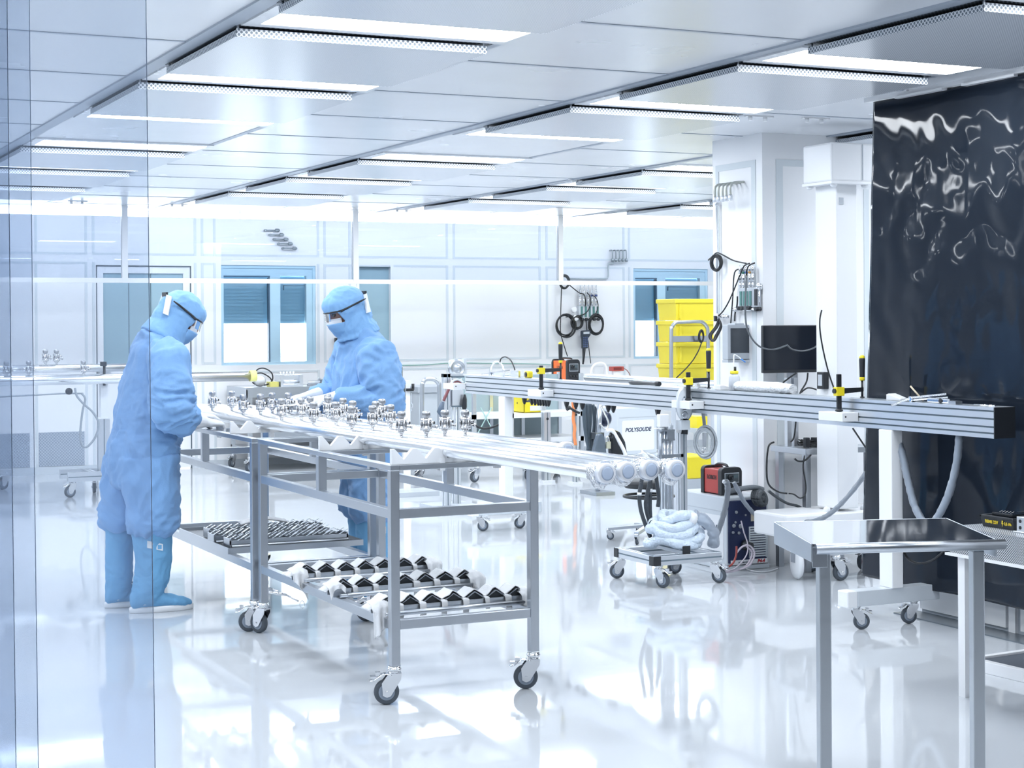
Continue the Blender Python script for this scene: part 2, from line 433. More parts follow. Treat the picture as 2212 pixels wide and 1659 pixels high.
# ------------------------------------------------------------------ ceiling fixtures
LAMP_STR = 20.0
DIFF = mat('lit lamp diffuser', (.9, .93, 1), .5, emit=(.90, .95, 1.0), estr=LAMP_STR)
DIFF.cycles.emission_sampling = 'FRONT'
PERF = dotmat('perforated white sheet', (.82, .85, .9), (.16, .2, .25), .020, .27, axes='XZ')
PERFX = dotmat('perforated white sheet side', (.82, .85, .9), (.16, .2, .25), .020, .27, axes='YZ')
PERFB = dotmat('perforated white sheet below', (.80, .83, .88), (.52, .56, .62), .012, .22, axes='XY', rough=.25)
FILT = dotmat('shaded filter mesh', (.13, .16, .20), (.03, .04, .05), .02, .3, axes='XY', rough=.5)
def lamp_proto():
    o = thing('ceiling_light', 'x', 'ceiling light')
    MB().add([(.10, -.32, -.006), (.10, 0, -.006), (1.13, 0, -.006), (1.13, -.32, -.006)], [(0, 1, 2, 3)]).build('diffuser', DIFF, o)
    f = MB().b(.04, .10, -.38, .06, -.010, 0).b(1.13, 1.16, -.38, .06, -.010, 0).b(.10, 1.13, -.38, -.32, -.010, 0).b(.10, 1.13, 0, .06, -.010, 0)
    f.build('frame', CEIL, o)
    return o
def outlet_proto():
    o = thing('air_outlet', 'x', 'air outlet')
    MB().b(.03, 1.12, 0, 1.08, -.006, 0).build('shaded_filter_face', FILT, o)  # flat panel whose dark tone puts the recess shade into the mesh
    z = -.048
    MB().b(.03, 1.09, -.01, 1.05, z, z+.004).build('perforated_plate', PERFB, o)
    for q in (-.012, 1.049): MB().b(.03, 1.09, q, q+.003, z, z+.032).build('front_flange', PERF, o)
    for q in (.028, 1.089): MB().b(q, q+.003, -.01, 1.05, z, z+.026).build('side_flange', PERFX, o)
    for x, y in ((.04, 0), (1.08, 0), (.04, 1.04), (1.08, 1.04)):
        MB().cyl((x, y, z), (x, y, 0), .005, n=8).build('hanger', ALU, o)
    return o
lp = lamp_proto(); op_ = outlet_proto(); first = [1, 1]
rown = {-2: 'hidden far left row', -1: 'outermost left row', 0: 'left row', 1: 'middle row', 2: 'right row', 3: 'row beyond the column'}
ordn = ['overhead', 'nearest', 'second', 'third', 'fourth', 'fifth', 'sixth', 'seventh', 'eighth', 'ninth', 'tenth', 'eleventh', 'twelfth']
for r in range(-2, 4):
    bx = 1.85+2.285*r
    for k in range(-1, 8):
        yl = 6.22+1.59*(k-1)
        if yl < Y0+.5: continue
        vis = (k >= 0)
        if (r in (-2,) or k < -1) and k % 2: continue
        loc = (bx, yl, H)
        near_ = ['nearest', 'second', 'third', 'fourth', 'fifth', 'sixth', 'seventh', 'eighth']
        on = ('%s from the far end' % (['first']+near_[1:])[7-k] if r >= 2 and k >= 0 else near_[k-1] if k >= 1 else 'overhead' if k == 0 else 'just behind the viewer')
        oa = near_[[0, 1, 2, 4, 5, 6].index(k)] if k in (0, 1, 2, 4, 5, 6) else ''
        if r >= 2 and oa: oa += ' from the viewer'
        lab = 'white ceiling light strip, %s in the %s' % (on, rown[r])
        q = lp if first[0] else dup(lp); first[0] = 0
        q.location = loc; tag(q, lab, 'ceiling light', 'recessed light strips of the ceiling')
        if k == 3 or k < 0 or k > 6 or r < -1: continue
        q = op_ if first[1] else dup(op_); first[1] = 0
        q.location = (bx, yl+.10, H)
        tag(q, 'perforated plate under a ceiling outlet, %s in the %s' % (oa, rown[r]), 'air outlet', 'perforated air outlets of the ceiling')

# ------------------------------------------------------------------ hanging glass screen in front of the far wall
YS = 16.4
sx0, sx1 = 1.38, 11.5
PANEG = glassmat('screen glass', (.90, .93, .97), gloss=.06, rough=.0)
hs_ = thing('hanging_glass_screen', 'long glazed screen with white frame hanging from the ceiling across the far end', 'glass screen', (sx0, YS, 1.9))
MB().b(sx0, sx1, YS-.025, YS+.025, 1.90, 1.945).build('bottom_rail', WPAINT, hs_)
px = sx0; posts = []
while px < sx1+.1:
    posts.append(px); MB().b(px-.028, px+.028, YS-.03, YS+.03, 1.93, H).build('post', WPAINT, hs_); px += 2.376
for a, b in zip(posts, posts[1:]):
    MB().b(a+.03, b-.03, YS-.004, YS+.004, 1.945, H-.005).build('glass_pane', PANEG, hs_)
# glowing bars added behind the screen top to make its bright band
bl = thing('glowing_batten', 'x', 'glowing batten')
MB().b(0, 1.16, -.03, .03, -.096, -.02).build('glowing_bar', mat('glowing batten face', (.9, .93, 1), .5, emit=(.92, .96, 1.0), estr=11.0), bl)
MB().b(0, 1.16, -.02, .02, -.02, 0).build('mounting_rail', WPAINT, bl)
i = 0
x = sx0+.02
while x < 11.2:
    q = bl if i == 0 else dup(bl)
    q.location = (x, YS+.12, H); tag(q, '%s white glowing batten from the left along the top of the glass screen' % ['first', 'second', 'third', 'fourth', 'fifth', 'sixth', 'seventh', 'eighth', 'ninth', 'tenth'][i], 'glowing batten', 'glowing battens along the glass screen')
    i += 1; x += 1.188

# ------------------------------------------------------------------ world and view
w = bpy.data.worlds.new('daylight'); SC.world = w; w.use_nodes = True
w.node_tree.nodes['Background'].inputs[0].default_value = (.93, .97, 1, 1); w.node_tree.nodes['Background'].inputs[1].default_value = 9.0
SC.view_settings.view_transform = 'Standard'; SC.view_settings.look = 'None'; SC.view_settings.gamma = 1; SC.view_settings.use_curve_mapping = False
SC.view_settings.exposure = -0.02
cy = SC.cycles
cy.max_bounces = 6; cy.diffuse_bounces = 3; cy.glossy_bounces = 4; cy.transmission_bounces = 4; cy.transparent_max_bounces = 12
cy.sample_clamp_indirect = 12; cy.caustics_reflective = False; cy.caustics_refractive = False; cy.blur_glossy = 0.2
cy.use_adaptive_sampling = True; cy.adaptive_threshold = 0.1; cy.adaptive_min_samples = 16; cy.time_limit = 1150
cy.use_denoising = True
try: cy.denoiser = 'OPENIMAGEDENOISE'
except Exception: pass
# ------------------------------------------------------------------ casters (shared)
def caster_proto(name='caster', r=.05, w=.032, stem=.05, brake=True, mats=None, h=None):
    """wheel offset in -X of the swivel axis; local origin = swivel axis on the floor"""
    h = h or 2*r+stem; off = -.032*(r/.05); s = r/.05
    fk = MB()
    fk.cyl((0, 0, h-.016*s), (0, 0, h), .026*s, n=18).cyl((0, 0, h-.026*s), (0, 0, h-.016*s), .022*s, n=18).lathe([(.027*s, h-.018*s), (.029*s, h-.012*s), (.027*s, h-.006*s)], n=18)
    for sd in (-1, 1):
        y = sd*(w/2+.005)
        poly = [(.026*s, h-.026*s), (.024*s, h-.05*s), (off+.016*s, r-.014*s), (off, r-.02*s), (off-.016*s, r-.012*s), (off-.017*s, r+.008*s), (off-.02*s, r+.036*s), (-.024*s, h-.026*s)]
        fk.prism(poly, frame_M((0, y+.0015, 0), (1, 0, 0), (0, 0, 1)), .003)
    fk.b(-.024*s, .026*s, -w/2-.005, w/2+.005, h-.034*s, h-.026*s)
    o = fk.build(name, CHROME if mats is None else mats)
    # tyre and hub
    wh = MB().lathe([(r*.62, -w*.42), (r*.86, -w*.5), (r*.97, -w*.36), (r, -w*.12), (r, w*.12), (r*.97, w*.36), (r*.86, w*.5), (r*.62, w*.42)], (off, 0, r), (0, 1, 0), 28)
    wo = wh.build('wheel', RUBBER, o)
    hb = MB().lathe([(r*.1, -w*.46), (r*.58, -w*.46), (r*.70, -w*.40), (r*.70, w*.40), (r*.58, w*.46), (r*.1, w*.46)], (off, 0, r), (0, 1, 0), 24)
    hb.build('hub', RUBL, o)
    MB().cyl((off, -w/2-.011, r), (off, w/2+.011, r), .006*s, n=10).build('axle', CHROME, o)
    if brake:
        b = MB().sheet(lambda u, v: (-.012*s-u*.085*s, (v-.5)*w*(1.5-.5*u), h-.034*s+.012*s*math.sin(PI*min(1, u*1.3))-.022*s*u), 8, 4)
        b.b(-.095*s, -.058*s, -w*.42, w*.42, h-.045*s, h-.038*s).b(-.075*s, -.058*s, -w*.3, w*.3, h-.04*s, h-.022*s)
        b.build('brake_pedal', CHROME, o, solid=.003)
    return o
CAS = caster_proto('caster')               # kept inside the first trolley
CAS_USED = [False]
def put_caster(parent, x, y, rz=0.0, z=0.0, scale=1.0):
    if not CAS_USED[0]:
        c = CAS; CAS_USED[0] = True; c.parent = parent; c.location = (x, y, z); c.rotation_euler = (0, 0, rz)
    else: c = dup_part(CAS, parent, (x, y, z), rz)
    c.scale = (scale,)*3
    return c

# ------------------------------------------------------------------ pipe trolleys
T = .038
def make_trolley(name, label, x, y, L, W=.61):
    """x,y = centre of the near-left leg; legs at the four corners"""
    o = thing(name, label, 'trolley', (x, y, 0), 0, 'stainless pipe trolleys')
    h = T/2; zt = .940
    for lx, ly in ((0, 0), (W, 0), (0, L), (W, L)):
        MB().b(lx-h, lx+h, ly-h, ly+h, .150, zt-.02).build('leg', STEEL, o, local=True, bev=.003)
    tf = MB()
    for a in (0, W): tf.b(a-h, a+h, -h, L+h, zt-.022, zt)
    for b in (0, L): tf.b(h, W-h, b-h, b+h, zt-.022, zt)
    tf.build('top_frame', STEEL, o, local=True, bev=.002)
    mr = MB(); z0, z1 = .728, .766
    for a in (0, W): mr.b(a-h+.003, a+h-.003, h, L-h, z0, z1)
    for b in (0, L): mr.b(h, W-h, b-h+.003, b+h-.003, z0, z1)
    mr.build('middle_rail', STEEL, o, local=True, bev=.002)
    for a in (0, W):
        MB().b(a-h, a+h, L/2-h, L/2+h, z1, zt-.022).build('stub_post', STEEL, o, local=True, bev=.002)
    MB().b(h, W-h, L/2-h, L/2+h, zt-.022, zt-.002).build('top_crossbar', STEEL, o, local=True, bev=.002)
    lr = MB(); z0, z1 = .293, .331
    for a in (0, W): lr.b(a-h+.002, a+h-.002, h, L-h, z0, z1)
    for b in (0, L): lr.b(h, W-h, b-h+.002, b+h-.002, z0, z1)
    lr.build('lower_frame', STEEL, o, local=True, bev=.002)
    for k, (lx, ly, a) in enumerate(((0, 0, -.30), (W, 0, -.38), (0, L, -1.1), (W, L, -.8))):
        put_caster(o, lx, ly, a)
    return o
TX = 2.471; TY = 6.195
tr1 = make_trolley('pipe_trolley', 'stainless steel frame trolley nearest the viewer, carrying cloth-covered racks on its lower shelf', TX, TY, 1.70)
tr2 = make_trolley('pipe_trolley', 'stainless steel frame trolley in front of the stooping person, with lattice racks on its shelf', TX-.018, TY+1.775, 1.775)
# release pin with ring at the joint of the two trolleys
pin = MB().cyl((TX+.02, TY+1.68, .20), (TX+.10, TY+1.66, .185), .008, n=10).cyl((TX+.03, TY+1.70, .215), (TX+.05, TY+1.62, .21), .006, n=8).cyl((TX+.10, TY+1.66, .185), (TX+.15, TY+1.62, .155), .005, n=8)
pin.torus((TX+.165, TY+1.61, .14), .018, .002, (.6, -.8, .1))
pin.build('lock_pin', CHROME, tr1)

# white saw-tooth supports laid across the trolleys
def saw_block(x0, y, z, label, n=7, pitch=.0945, t=.022):
    o = thing('saw_tooth_support', label, 'pipe support', (x0, y, z), 0, 'white saw-tooth pipe supports')
    poly = [(0, 0), (0, .062)]
    x = .014
    poly.append((x, .062)); x += .037
    for i in range(n):
        poly.append((x, .020)); x += .037
        poly.append((x, .062)); poly.append((x+.02, .062)); x += .057 if False else .0575
    poly[-1] = (x-.037, .062)
    poly += [(x-.037, 0)]
    MB().prism(poly, frame_M((0, t/2, 0), (1, 0, 0), (0, 0, 1)), t).build('block', PLW, o, local=True, bev=.0015)
    for sx in (.205, .45):
        MB().b(sx, sx+.022, -t/2-.003, t/2+.003, -.030, .02).build('strap', CLOTH, o, local=True)
    return o
zt = .940
saw_block(TX-.012, TY-.004, zt, 'white saw-tooth pipe support on the nearest end of the front trolley')
saw_block(TX-.010, TY+.85, zt, 'white saw-tooth pipe support halfway along the front trolley')
saw_block(TX-.025, TY+2.16, zt, 'white saw-tooth pipe support beside the gloved hand of the left person')
saw_block(TX-.025, TY+3.3, zt, 'white saw-tooth pipe support at the far end of the back trolley')

# ------------------------------------------------------------------ long tubes with valves
TUBE = mat('polished tube steel', (.93, .945, .96), .24, 1.0, rvar=.02, bscale=8)
CAPM = mat('frosted end cap', (.44, .52, .66), .35, rvar=.05, bscale=30)
CAPW = mat('white cap rim', (.85, .87, .92), .45, trans=.25)
VALVE = mat('valve steel', (.66, .66, .67), .22, 1.0, rvar=.08, bscale=60)
VALVED = mat('valve knob steel', (.46, .47, .49), .35, 1.0, rvar=.05, bscale=60)
def valve_proto():
    v = MB()
    v.cyl((0, 0, 0), (0, 0, .022), .0075, n=12).lathe([(.011, .018), (.015, .022), (.015, .030), (.011, .033)], n=16)
    v.lathe([(.016, .030), (.024, .032), (.024, .040), (.018, .043), (.0165, .050), (.0165, .062), (.019, .066), (.0235, .068), (.0235, .076), (.016, .080)], n=20)
    for k in range(6):
        a = k*PI/3; x, y = .0205*math.cos(a), .0205*math.sin(a)
        v.cyl((x, y, .028), (x, y, .080), .0042, n=7)
    o = v.build('valve', VALVE)
    MB().lathe([(.010, .078), (.012, .084), (.017, .087), (.0185, .094), (.0185, .103), (.015, .110), (.006, .112)], n=14).build('knob', VALVED, o)
    p = MB().cyl((.015, -.004, .062), (.034, -.014, .062), .007, n=12).cyl((.012, .004, .046), (.042, .004, .044), .0045, n=10).lathe([(.008, 0), (.008, .008)], (.040, .004, .044), (1, 0, 0), 10)
    p.build('side_port', VALVE, o)
    MB().cyl((.030, -.012, .062), (.0355, -.0148, .062), .0055, n=12).build('port_opening', BLACK, o)
    return o
VP = [valve_proto(), False]
ZT = .99; RT = .027
TANG = math.atan(.038)
tube_x0 = [2.69, 2.785, 2.89, 2.965, 3.085]         # centre line x where y = 6.5
def solve_near(x0, px):
    y = 4.8                                            # slide along the tube until the ray through the cap meets it
    for _ in range(40):
        r = ray(px, 1015); y = (x0+.038*6.5)/(r.x/r.y+.038)
    return y
ynear = [solve_near(x, p) for x, p in zip(tube_x0, (1310, 1355, 1405, 1461, 1226))]
place = ['nearest the left side', 'second from the left side', 'third from the left side', 'fourth from the left side', 'rightmost and shorter']
valves = {0: [9.0, 8.49, 7.92, 7.49, 7.03, 6.50], 1: [8.95, 8.49, 7.90, 7.45, 7.02, 6.46], 2: [8.6, 8.05, 7.5, 7.06, 6.50], 3: [8.56, 8.0, 7.80, 7.40, 6.46], 4: [8.3, 7.6]}
for i in range(5):
    o = thing('steel_tube', 'long bright steel tube lying on the saw-tooth supports, %s' % place[i], 'steel tube', (tube_x0[i]+.038*(6.5-ynear[i]), ynear[i], ZT), TANG, 'steel tubes on the pipe trolleys')
    L = (10.05-ynear[i])
    MB().lathe([(RT-.004, 0), (RT, .001), (RT, L), (RT-.004, L+.001)], (0, 0, 0), (0, 1, 0), 28).build('pipe', TUBE, o, local=True)
    rc = .0345
    MB().lathe([(RT+.001, .045), (rc*.94, .03), (rc, .012), (rc, -.004), (rc*.9, -.007), (rc*.68, -.007)], (0, 0, 0), (0, 1, 0), 28).build('end_cap', CAPW, o, local=True)
    MB().lathe([(rc*.70, -.0075), (rc*.5, -.009), (.002, -.0095)], (0, 0, 0), (0, 1, 0), 28).build('cap_face', CAPM, o, local=True)
    # crumpled film tied round the end
    rnd = random.Random(i+3)
    def film(u, v, rnd=rnd, i=i):
        a = 2*PI*u; y = .012+v*.075
        n = noise.noise(Vector((math.cos(a)*2.2+i*5, math.sin(a)*2.2, y*55)))
        r = RT+.003+.009*(1-v)*1.1+.008*n*(.4+.6*abs(math.sin(v*7)))
        dz = -.022*max(0, -math.sin(a))*math.sin(PI*min(1, v*1.1)) if i in (0, 1, 3) else 0
        return (r*math.cos(a), y, r*math.sin(a)+dz)
    if i < 4: MB().sheet(film, 40, 12, smooth=True).build('film_wrap', PLASTICBAG, o, local=True)
    for y in [1.021*q for q in valves[i]]:
        loc = (0, (y-ynear[i])/math.cos(TANG), RT-.003)
        if not VP[1]: VP[1] = True; VP[0].parent = o; VP[0].location = loc; VP[0].rotation_euler = (0, 0, -.35)
        else: dup_part(VP[0], o, loc, -.35+random.uniform(-.15, .15))

# ------------------------------------------------------------------ cloth-covered racks on the front trolley's shelf
DARKIN = mat('rack inside shade', (.06, .065, .07), .5, .6)
def cloth_rack(y, z, label, lab2, ang=0.0, seed=1, dz=0.0):
    o = thing('pipe_rack', label, 'pipe rack', (TX-.03, y, z), ang, 'racks on the lower shelf of the front trolley')
    W = .665; n = 7; p = W/n; D = .085
    MB().b(0, W, 0, .035, 0, .03).b(0, W, D-.01, D, 0, .03).b(0, W, -.004, 0, .022, .036).build('base_channel', STEEL, o, local=True)
    MB().cyl((.02, -.03, .01), (W-.03, -.03, .012), .010, n=12).build('cross_tube', STEEL, o, local=True)
    zg = []
    for i in range(n): zg += [(i*p, .036), (i*p+p/2, .066)]
    zg.append((W, .036))
    v = []; f = []
    m = MB()
    m.add([(x, yy, zz) for x, zz in zg for yy in (0, D)], [(2*i, 2*i+2, 2*i+3, 2*i+1) for i in range(len(zg)-1)])
    m.build('zigzag_plate', STEELD, o, local=True, solid=.002)
    d = MB()
    for i in range(n): d.add([(i*p+.004, .012, .034), (i*p+p-.004, .012, .034), (i*p+p/2, .012, .064)], [(0, 1, 2)])
    d.build('end_plate', DARKIN, o, local=True)  # dark sheets paint the shade inside the open folds; the ends have no plate
    # cloth
    rnd = random.Random(seed)
    c = thing('cloth_cover', lab2, 'cloth', (TX-.03, y, z), ang, 'white cloths over the racks')
    def top(u, v):
        x = -.03+u*(W+.06); k = (x % p)/p; ridge = 1-abs(2*k-1) if 0 <= x <= W else 0
        zz = .040+.034*ridge**.9
        if x < 0: zz = .038+x*.6
        if x > W: zz = .038-(x-W)*.6
        nz = noise.noise(Vector((x*40+seed*9, v*4, seed)))
        yy = .012+.012*nz*(1-v)+v*(D+.01)
        return (x, yy, zz+.004*noise.noise(Vector((x*30, v*6, seed+5.0)))+.002)
    MB().sheet(top, 110, 8).build('cloth_top', CLOTH, c, local=True, solid=.0025)
    for i in range(n+1):
        if i in (0, n): continue
        x = i*p; w = .010+rnd.random()*.006; l = .045+rnd.random()*.02
        def strap(u, v, x=x, w=w, l=l):
            sl = noise.noise(Vector((x*50, v*2, 3.1)))*.006
            s = v*1.25
            if s < .25: return (x+(u-.5)*2*w, .02-.032*(s/.25), .044-.004*s/.25)
            q = (s-.25); return (x+(u-.5)*2*w*(1-.1*q)+sl*q, -.012-.004*math.sin(q*3), .040-q*l)
        MB().sheet(strap, 4, 10).build('strap', CLOTH, c, local=True, solid=.002)
    for sd in (0, 1):
        x0 = -.035 if sd == 0 else W-.045
        def drape(u, v, x0=x0, sd=sd):
            x = x0+u*.085; fold = .012*math.sin(u*13+seed+sd*2)*v
            l = .125*(.55+.45*math.sin(PI*(.25+.55*u)+seed*.7)) if sd == 0 else .085*(.6+.4*math.sin(PI*u))
            s = v
            yy = .045-.07*min(1, s*2.4)-.012*s+fold*.6
            zz = .052+.014*math.sin(PI*min(1, u))-.01*s-max(0, s-.28)*l*1.4+.004*noise.noise(Vector((u*5, v*5, seed*3.3)))
            return (x*1.0+(u-.5)*(-.02*s), yy, zz)
        MB().sheet(drape, 26, 22).build('end_drape', CLOTH, c, local=True, solid=.0025)
    return o
cloth_rack(TY+.10, .3315, 'zigzag rack nearest the viewer on the lower shelf of the front trolley', 'white cloth strips draped over the nearest zigzag rack', .0, 1)
cloth_rack(TY+.62, .3315, 'middle zigzag rack on the lower shelf of the front trolley', 'white cloth strips draped over the middle zigzag rack', .0, 4)
cloth_rack(TY+1.10, .3315, 'farthest zigzag rack on the lower shelf of the front trolley', 'white cloth strips draped over the farthest zigzag rack', .0, 7)

# ------------------------------------------------------------------ lattice racks and mesh tray on the back trolley's shelf
MESH = dotmat('expanded metal', (.40, .42, .45), (.05, .055, .06), .012, .36, axes='XY', metal=.8)
mt = thing('mesh_tray', 'dark expanded-metal tray lying on the lower shelf of the back trolley', 'tray', (TX-.02, TY+2.15, .3315))
MB().b(-.02, .70, 0, .95, .012, .016).build('mesh_sheet', MESH, mt, local=True)
MB().b(-.025, .705, -.004, .0, -.0, .03).b(-.025, .705, .95, .954, 0, .03).b(-.025, -.02, 0, .95, 0, .03).b(.70, .705, 0, .95, 0, .03).build('tray_rim', STEEL, mt, local=True)
def lattice(y, z, label, a=0.0, x=0.0):
    o = thing('lattice_rack', label, 'rack', (TX-.02+x, y, z), a, 'lattice racks on the mesh tray')
    W = .64
    MB().b(0, W, 0, .006, .022, .042).b(0, W, .11, .116, .022, .042).build('side_bar', STEEL, o, local=True)
    MB().b(0, .008, 0, .116, .002, .05).b(W-.008, W, 0, .116, .002, .05).build('end_bar', STEEL, o, local=True)
    MB().cyl((.01, .0, .012), (W, .0, .012), .008, n=10).cyl((.01, .115, .012), (W, .115, .012), .008, n=10).build('foot_tube', STEEL, o, local=True)
    n = 7; p = W/n; m = MB()
    for r_, yy in enumerate((.004, .034, .064, .094)):
        pts = []
        for i in range(n): pts += [(i*p, .04 if r_ % 2 else .066), (i*p+p/2, .066 if r_ % 2 else .04)]
        pts.append((W, .04 if r_ % 2 else .066))
        m.add([(x, q, zz) for x, zz in pts for q in (yy, yy+.016)], [(2*i, 2*i+2, 2*i+3, 2*i+1) for i in range(len(pts)-1)])
    m.build('zigzag_strip', STEEL, o, local=True, solid=.0015)
    return o
lattice(TY+2.20, .349, 'bare zigzag lattice rack at the front edge of the mesh tray', .0)
lattice(TY+2.42, .349, 'bare zigzag lattice rack in the middle of the mesh tray', .02, -.02)
lattice(TY+2.66, .349, 'bare zigzag lattice rack at the back of the mesh tray', -.01, .02)
pl = thing('white_sheet_bundle', 'white folded sheet lying over the back lattice rack', 'sheet', (TX+.16, TY+2.60, .40))
MB().sheet(lambda u, v: (u*.26, v*.12, .02*math.sin(PI*u)+.01*math.sin(PI*v)+.02), 14, 8).build('folded_sheet', CLOTH, pl, local=True, solid=.006)
# ------------------------------------------------------------------ people
def eloft(mb, rings, n=20, m=0):
    """rings: (centre xyz, half-size along X, half-size along Y, tilt about Y) -> closed tube"""
    o = len(mb.v); v = []; f = []
    for c, bx, ay, tl in rings:
        c = Vector(c)
        for k in range(n):
            t = 2*PI*k/n; q = 1.0
            cx, sx = math.cos(t), math.sin(t)
            p = Vector((bx*cx*math.cos(tl), ay*sx, -bx*cx*math.sin(tl)))
            v.append(c+p)
    R = len(rings)
    for i in range(R-1):
        for k in range(n):
            k2 = (k+1) % n; f.append((i*n+k, i*n+k2, (i+1)*n+k2, (i+1)*n+k))
    f.append(tuple(range(n))[::-1]); f.append(tuple((R-1)*n+k for k in range(n)))
    mb.add(v, f, m, True)
def fuse(mb, name, m, parent, vox=.008, smooth=6, fold=None, cut=None, solid=0.0):
    """melt overlapping closed pieces into one continuous skin, smooth it, add cloth folds"""
    me = bpy.data.meshes.new('tmp'); me.from_pydata(mb.v, [], mb.f); me.update()
    o = bpy.data.objects.new('tmp', me); COL.objects.link(o)
    bm = bmesh.new(); bm.from_mesh(me); bmesh.ops.recalc_face_normals(bm, faces=bm.faces); bm.to_mesh(me); bm.free()
    r = o.modifiers.new('r', 'REMESH'); r.mode = 'VOXEL'; r.voxel_size = vox
    s = o.modifiers.new('s', 'SMOOTH'); s.factor = .5; s.iterations = smooth
    dg = bpy.context.evaluated_depsgraph_get(); me2 = bpy.data.meshes.new_from_object(o.evaluated_get(dg))
    bpy.data.objects.remove(o); bpy.data.meshes.remove(me)
    if fold:
        bm = bmesh.new(); bm.from_mesh(me2); bm.normal_update()
        off = [(v, v.normal.copy()*fold(v.co, v.normal)) for v in bm.verts]
        for v, d in off: v.co += d
        bm.to_mesh(me2); bm.free()
    if cut:
        bm = bmesh.new(); bm.from_mesh(me2)
        bmesh.ops.delete(bm, geom=[f for f in bm.faces if cut(f.calc_center_median())], context='FACES'); bm.to_mesh(me2); bm.free()
    me2.name = name; me2.materials.clear(); me2.materials.append(m)
    me2.polygons.foreach_set('use_smooth', [True]*len(me2.polygons)); me2.update()
    ob = bpy.data.objects.new(name, me2); COL.objects.link(ob)
    if parent is not None: ob.parent = parent
    if solid:
        md = ob.modifiers.new('solid', 'SOLIDIFY'); md.thickness = solid; md.offset = -1
    return ob
def ridge(p): return 1-2*abs(noise.noise(p))
def folds(amp, sc, seed, joints=()):
    def f(p, n):
        w = Vector((noise.noise(p*4+Vector((seed, 0, 0))), noise.noise(p*4+Vector((0, seed, 3))), noise.noise(p*4+Vector((7, 0, seed)))))*.10
        q = p*sc+w
        a = ridge(Vector((q.x*6+q.z*3.2, q.y*6-q.z*1.5, q.z*2.6+seed)))*.75+ridge(Vector((q.x*13-q.z*5, q.y*13, q.z*7+seed)))*.5+ridge(Vector((q.x*24+q.z*9, q.y*24, q.z*13-seed)))*.22
        d = amp*a*.8
        for c, r, k in joints:
            e = math.exp(-((p-Vector(c)).length/r)**2)
            d += e*amp*1.2*ridge(Vector((q.x*9, q.y*9, q.z*24+seed)))*k
        return d
    return f
def hand(mb, wrist, fwd, nrm, curl=.5, side=1, cuffr=.042, cuff=.10, spread=.05):
    """gloved hand: palm, four unequal bent fingers, thumb from the side of the palm; nrm = back of the hand"""
    w = Vector(wrist); f = Vector(fwd).normalized(); n = Vector(nrm); n = (n-f*n.dot(f)).normalized(); s = f.cross(n)*side   # s -> thumb side
    def P(a, b, c): return w+f*a+s*b+n*c
    # gauntlet + palm
    def ring(a, hw, ht, c=0):
        return [P(a, hw*math.cos(t), c+ht*math.sin(t)) for t in [2*PI*k/14 for k in range(14)]]
    R = [ring(-cuff, cuffr*1.08, cuffr), ring(-cuff*.5, cuffr*.95, cuffr*.85), ring(-.01, .034, .027), ring(.03, .042, .021), ring(.07, .045, .018), ring(.095, .042, .014)]
    v = [p for r in R for p in r]; N = 14
    mb.add(v, [(i*N+k, i*N+(k+1) % N, (i+1)*N+(k+1) % N, (i+1)*N+k) for i in range(len(R)-1) for k in range(N)]+[tuple(range(N))[::-1], tuple((len(R)-1)*N+k for k in range(N))], 0, True)
    L = [.072, .080, .075, .058]; B = [.031, .0105, -.0105, -.031]
    for i in range(4):
        p = P(.085, B[i], .002); ang = 0; l = L[i]; rings = [(p, .0105)]
        for j, (fr, c) in enumerate(((.45, curl*(1+.1*i)), (.32, curl*1.3), (.23, curl*.9))):
            ang += c; d = (f*math.cos(ang)-n*math.sin(ang)+s*((1.5-i)*spread)).normalized()
            p = p+d*l*fr*1.12; rings.append((p, .0098-.0009*j))
        mb.loft(rings, 10)
        mb.sphere(p, .0085, 8)
    p = P(.025, .036, -.004); rings = [(p, .0135)]
    for d_, l, r in (((.62, .6, -.35), .036, .0125), ((.85, .30, -.45), .032, .011), ((.95, .1, -.35), .024, .0095)):
        d = (f*d_[0]+s*d_[1]+n*d_[2]).normalized(); p = p+d*l; rings.append((p, r))
    mb.loft(rings, 10); mb.sphere(p, .0093, 8)

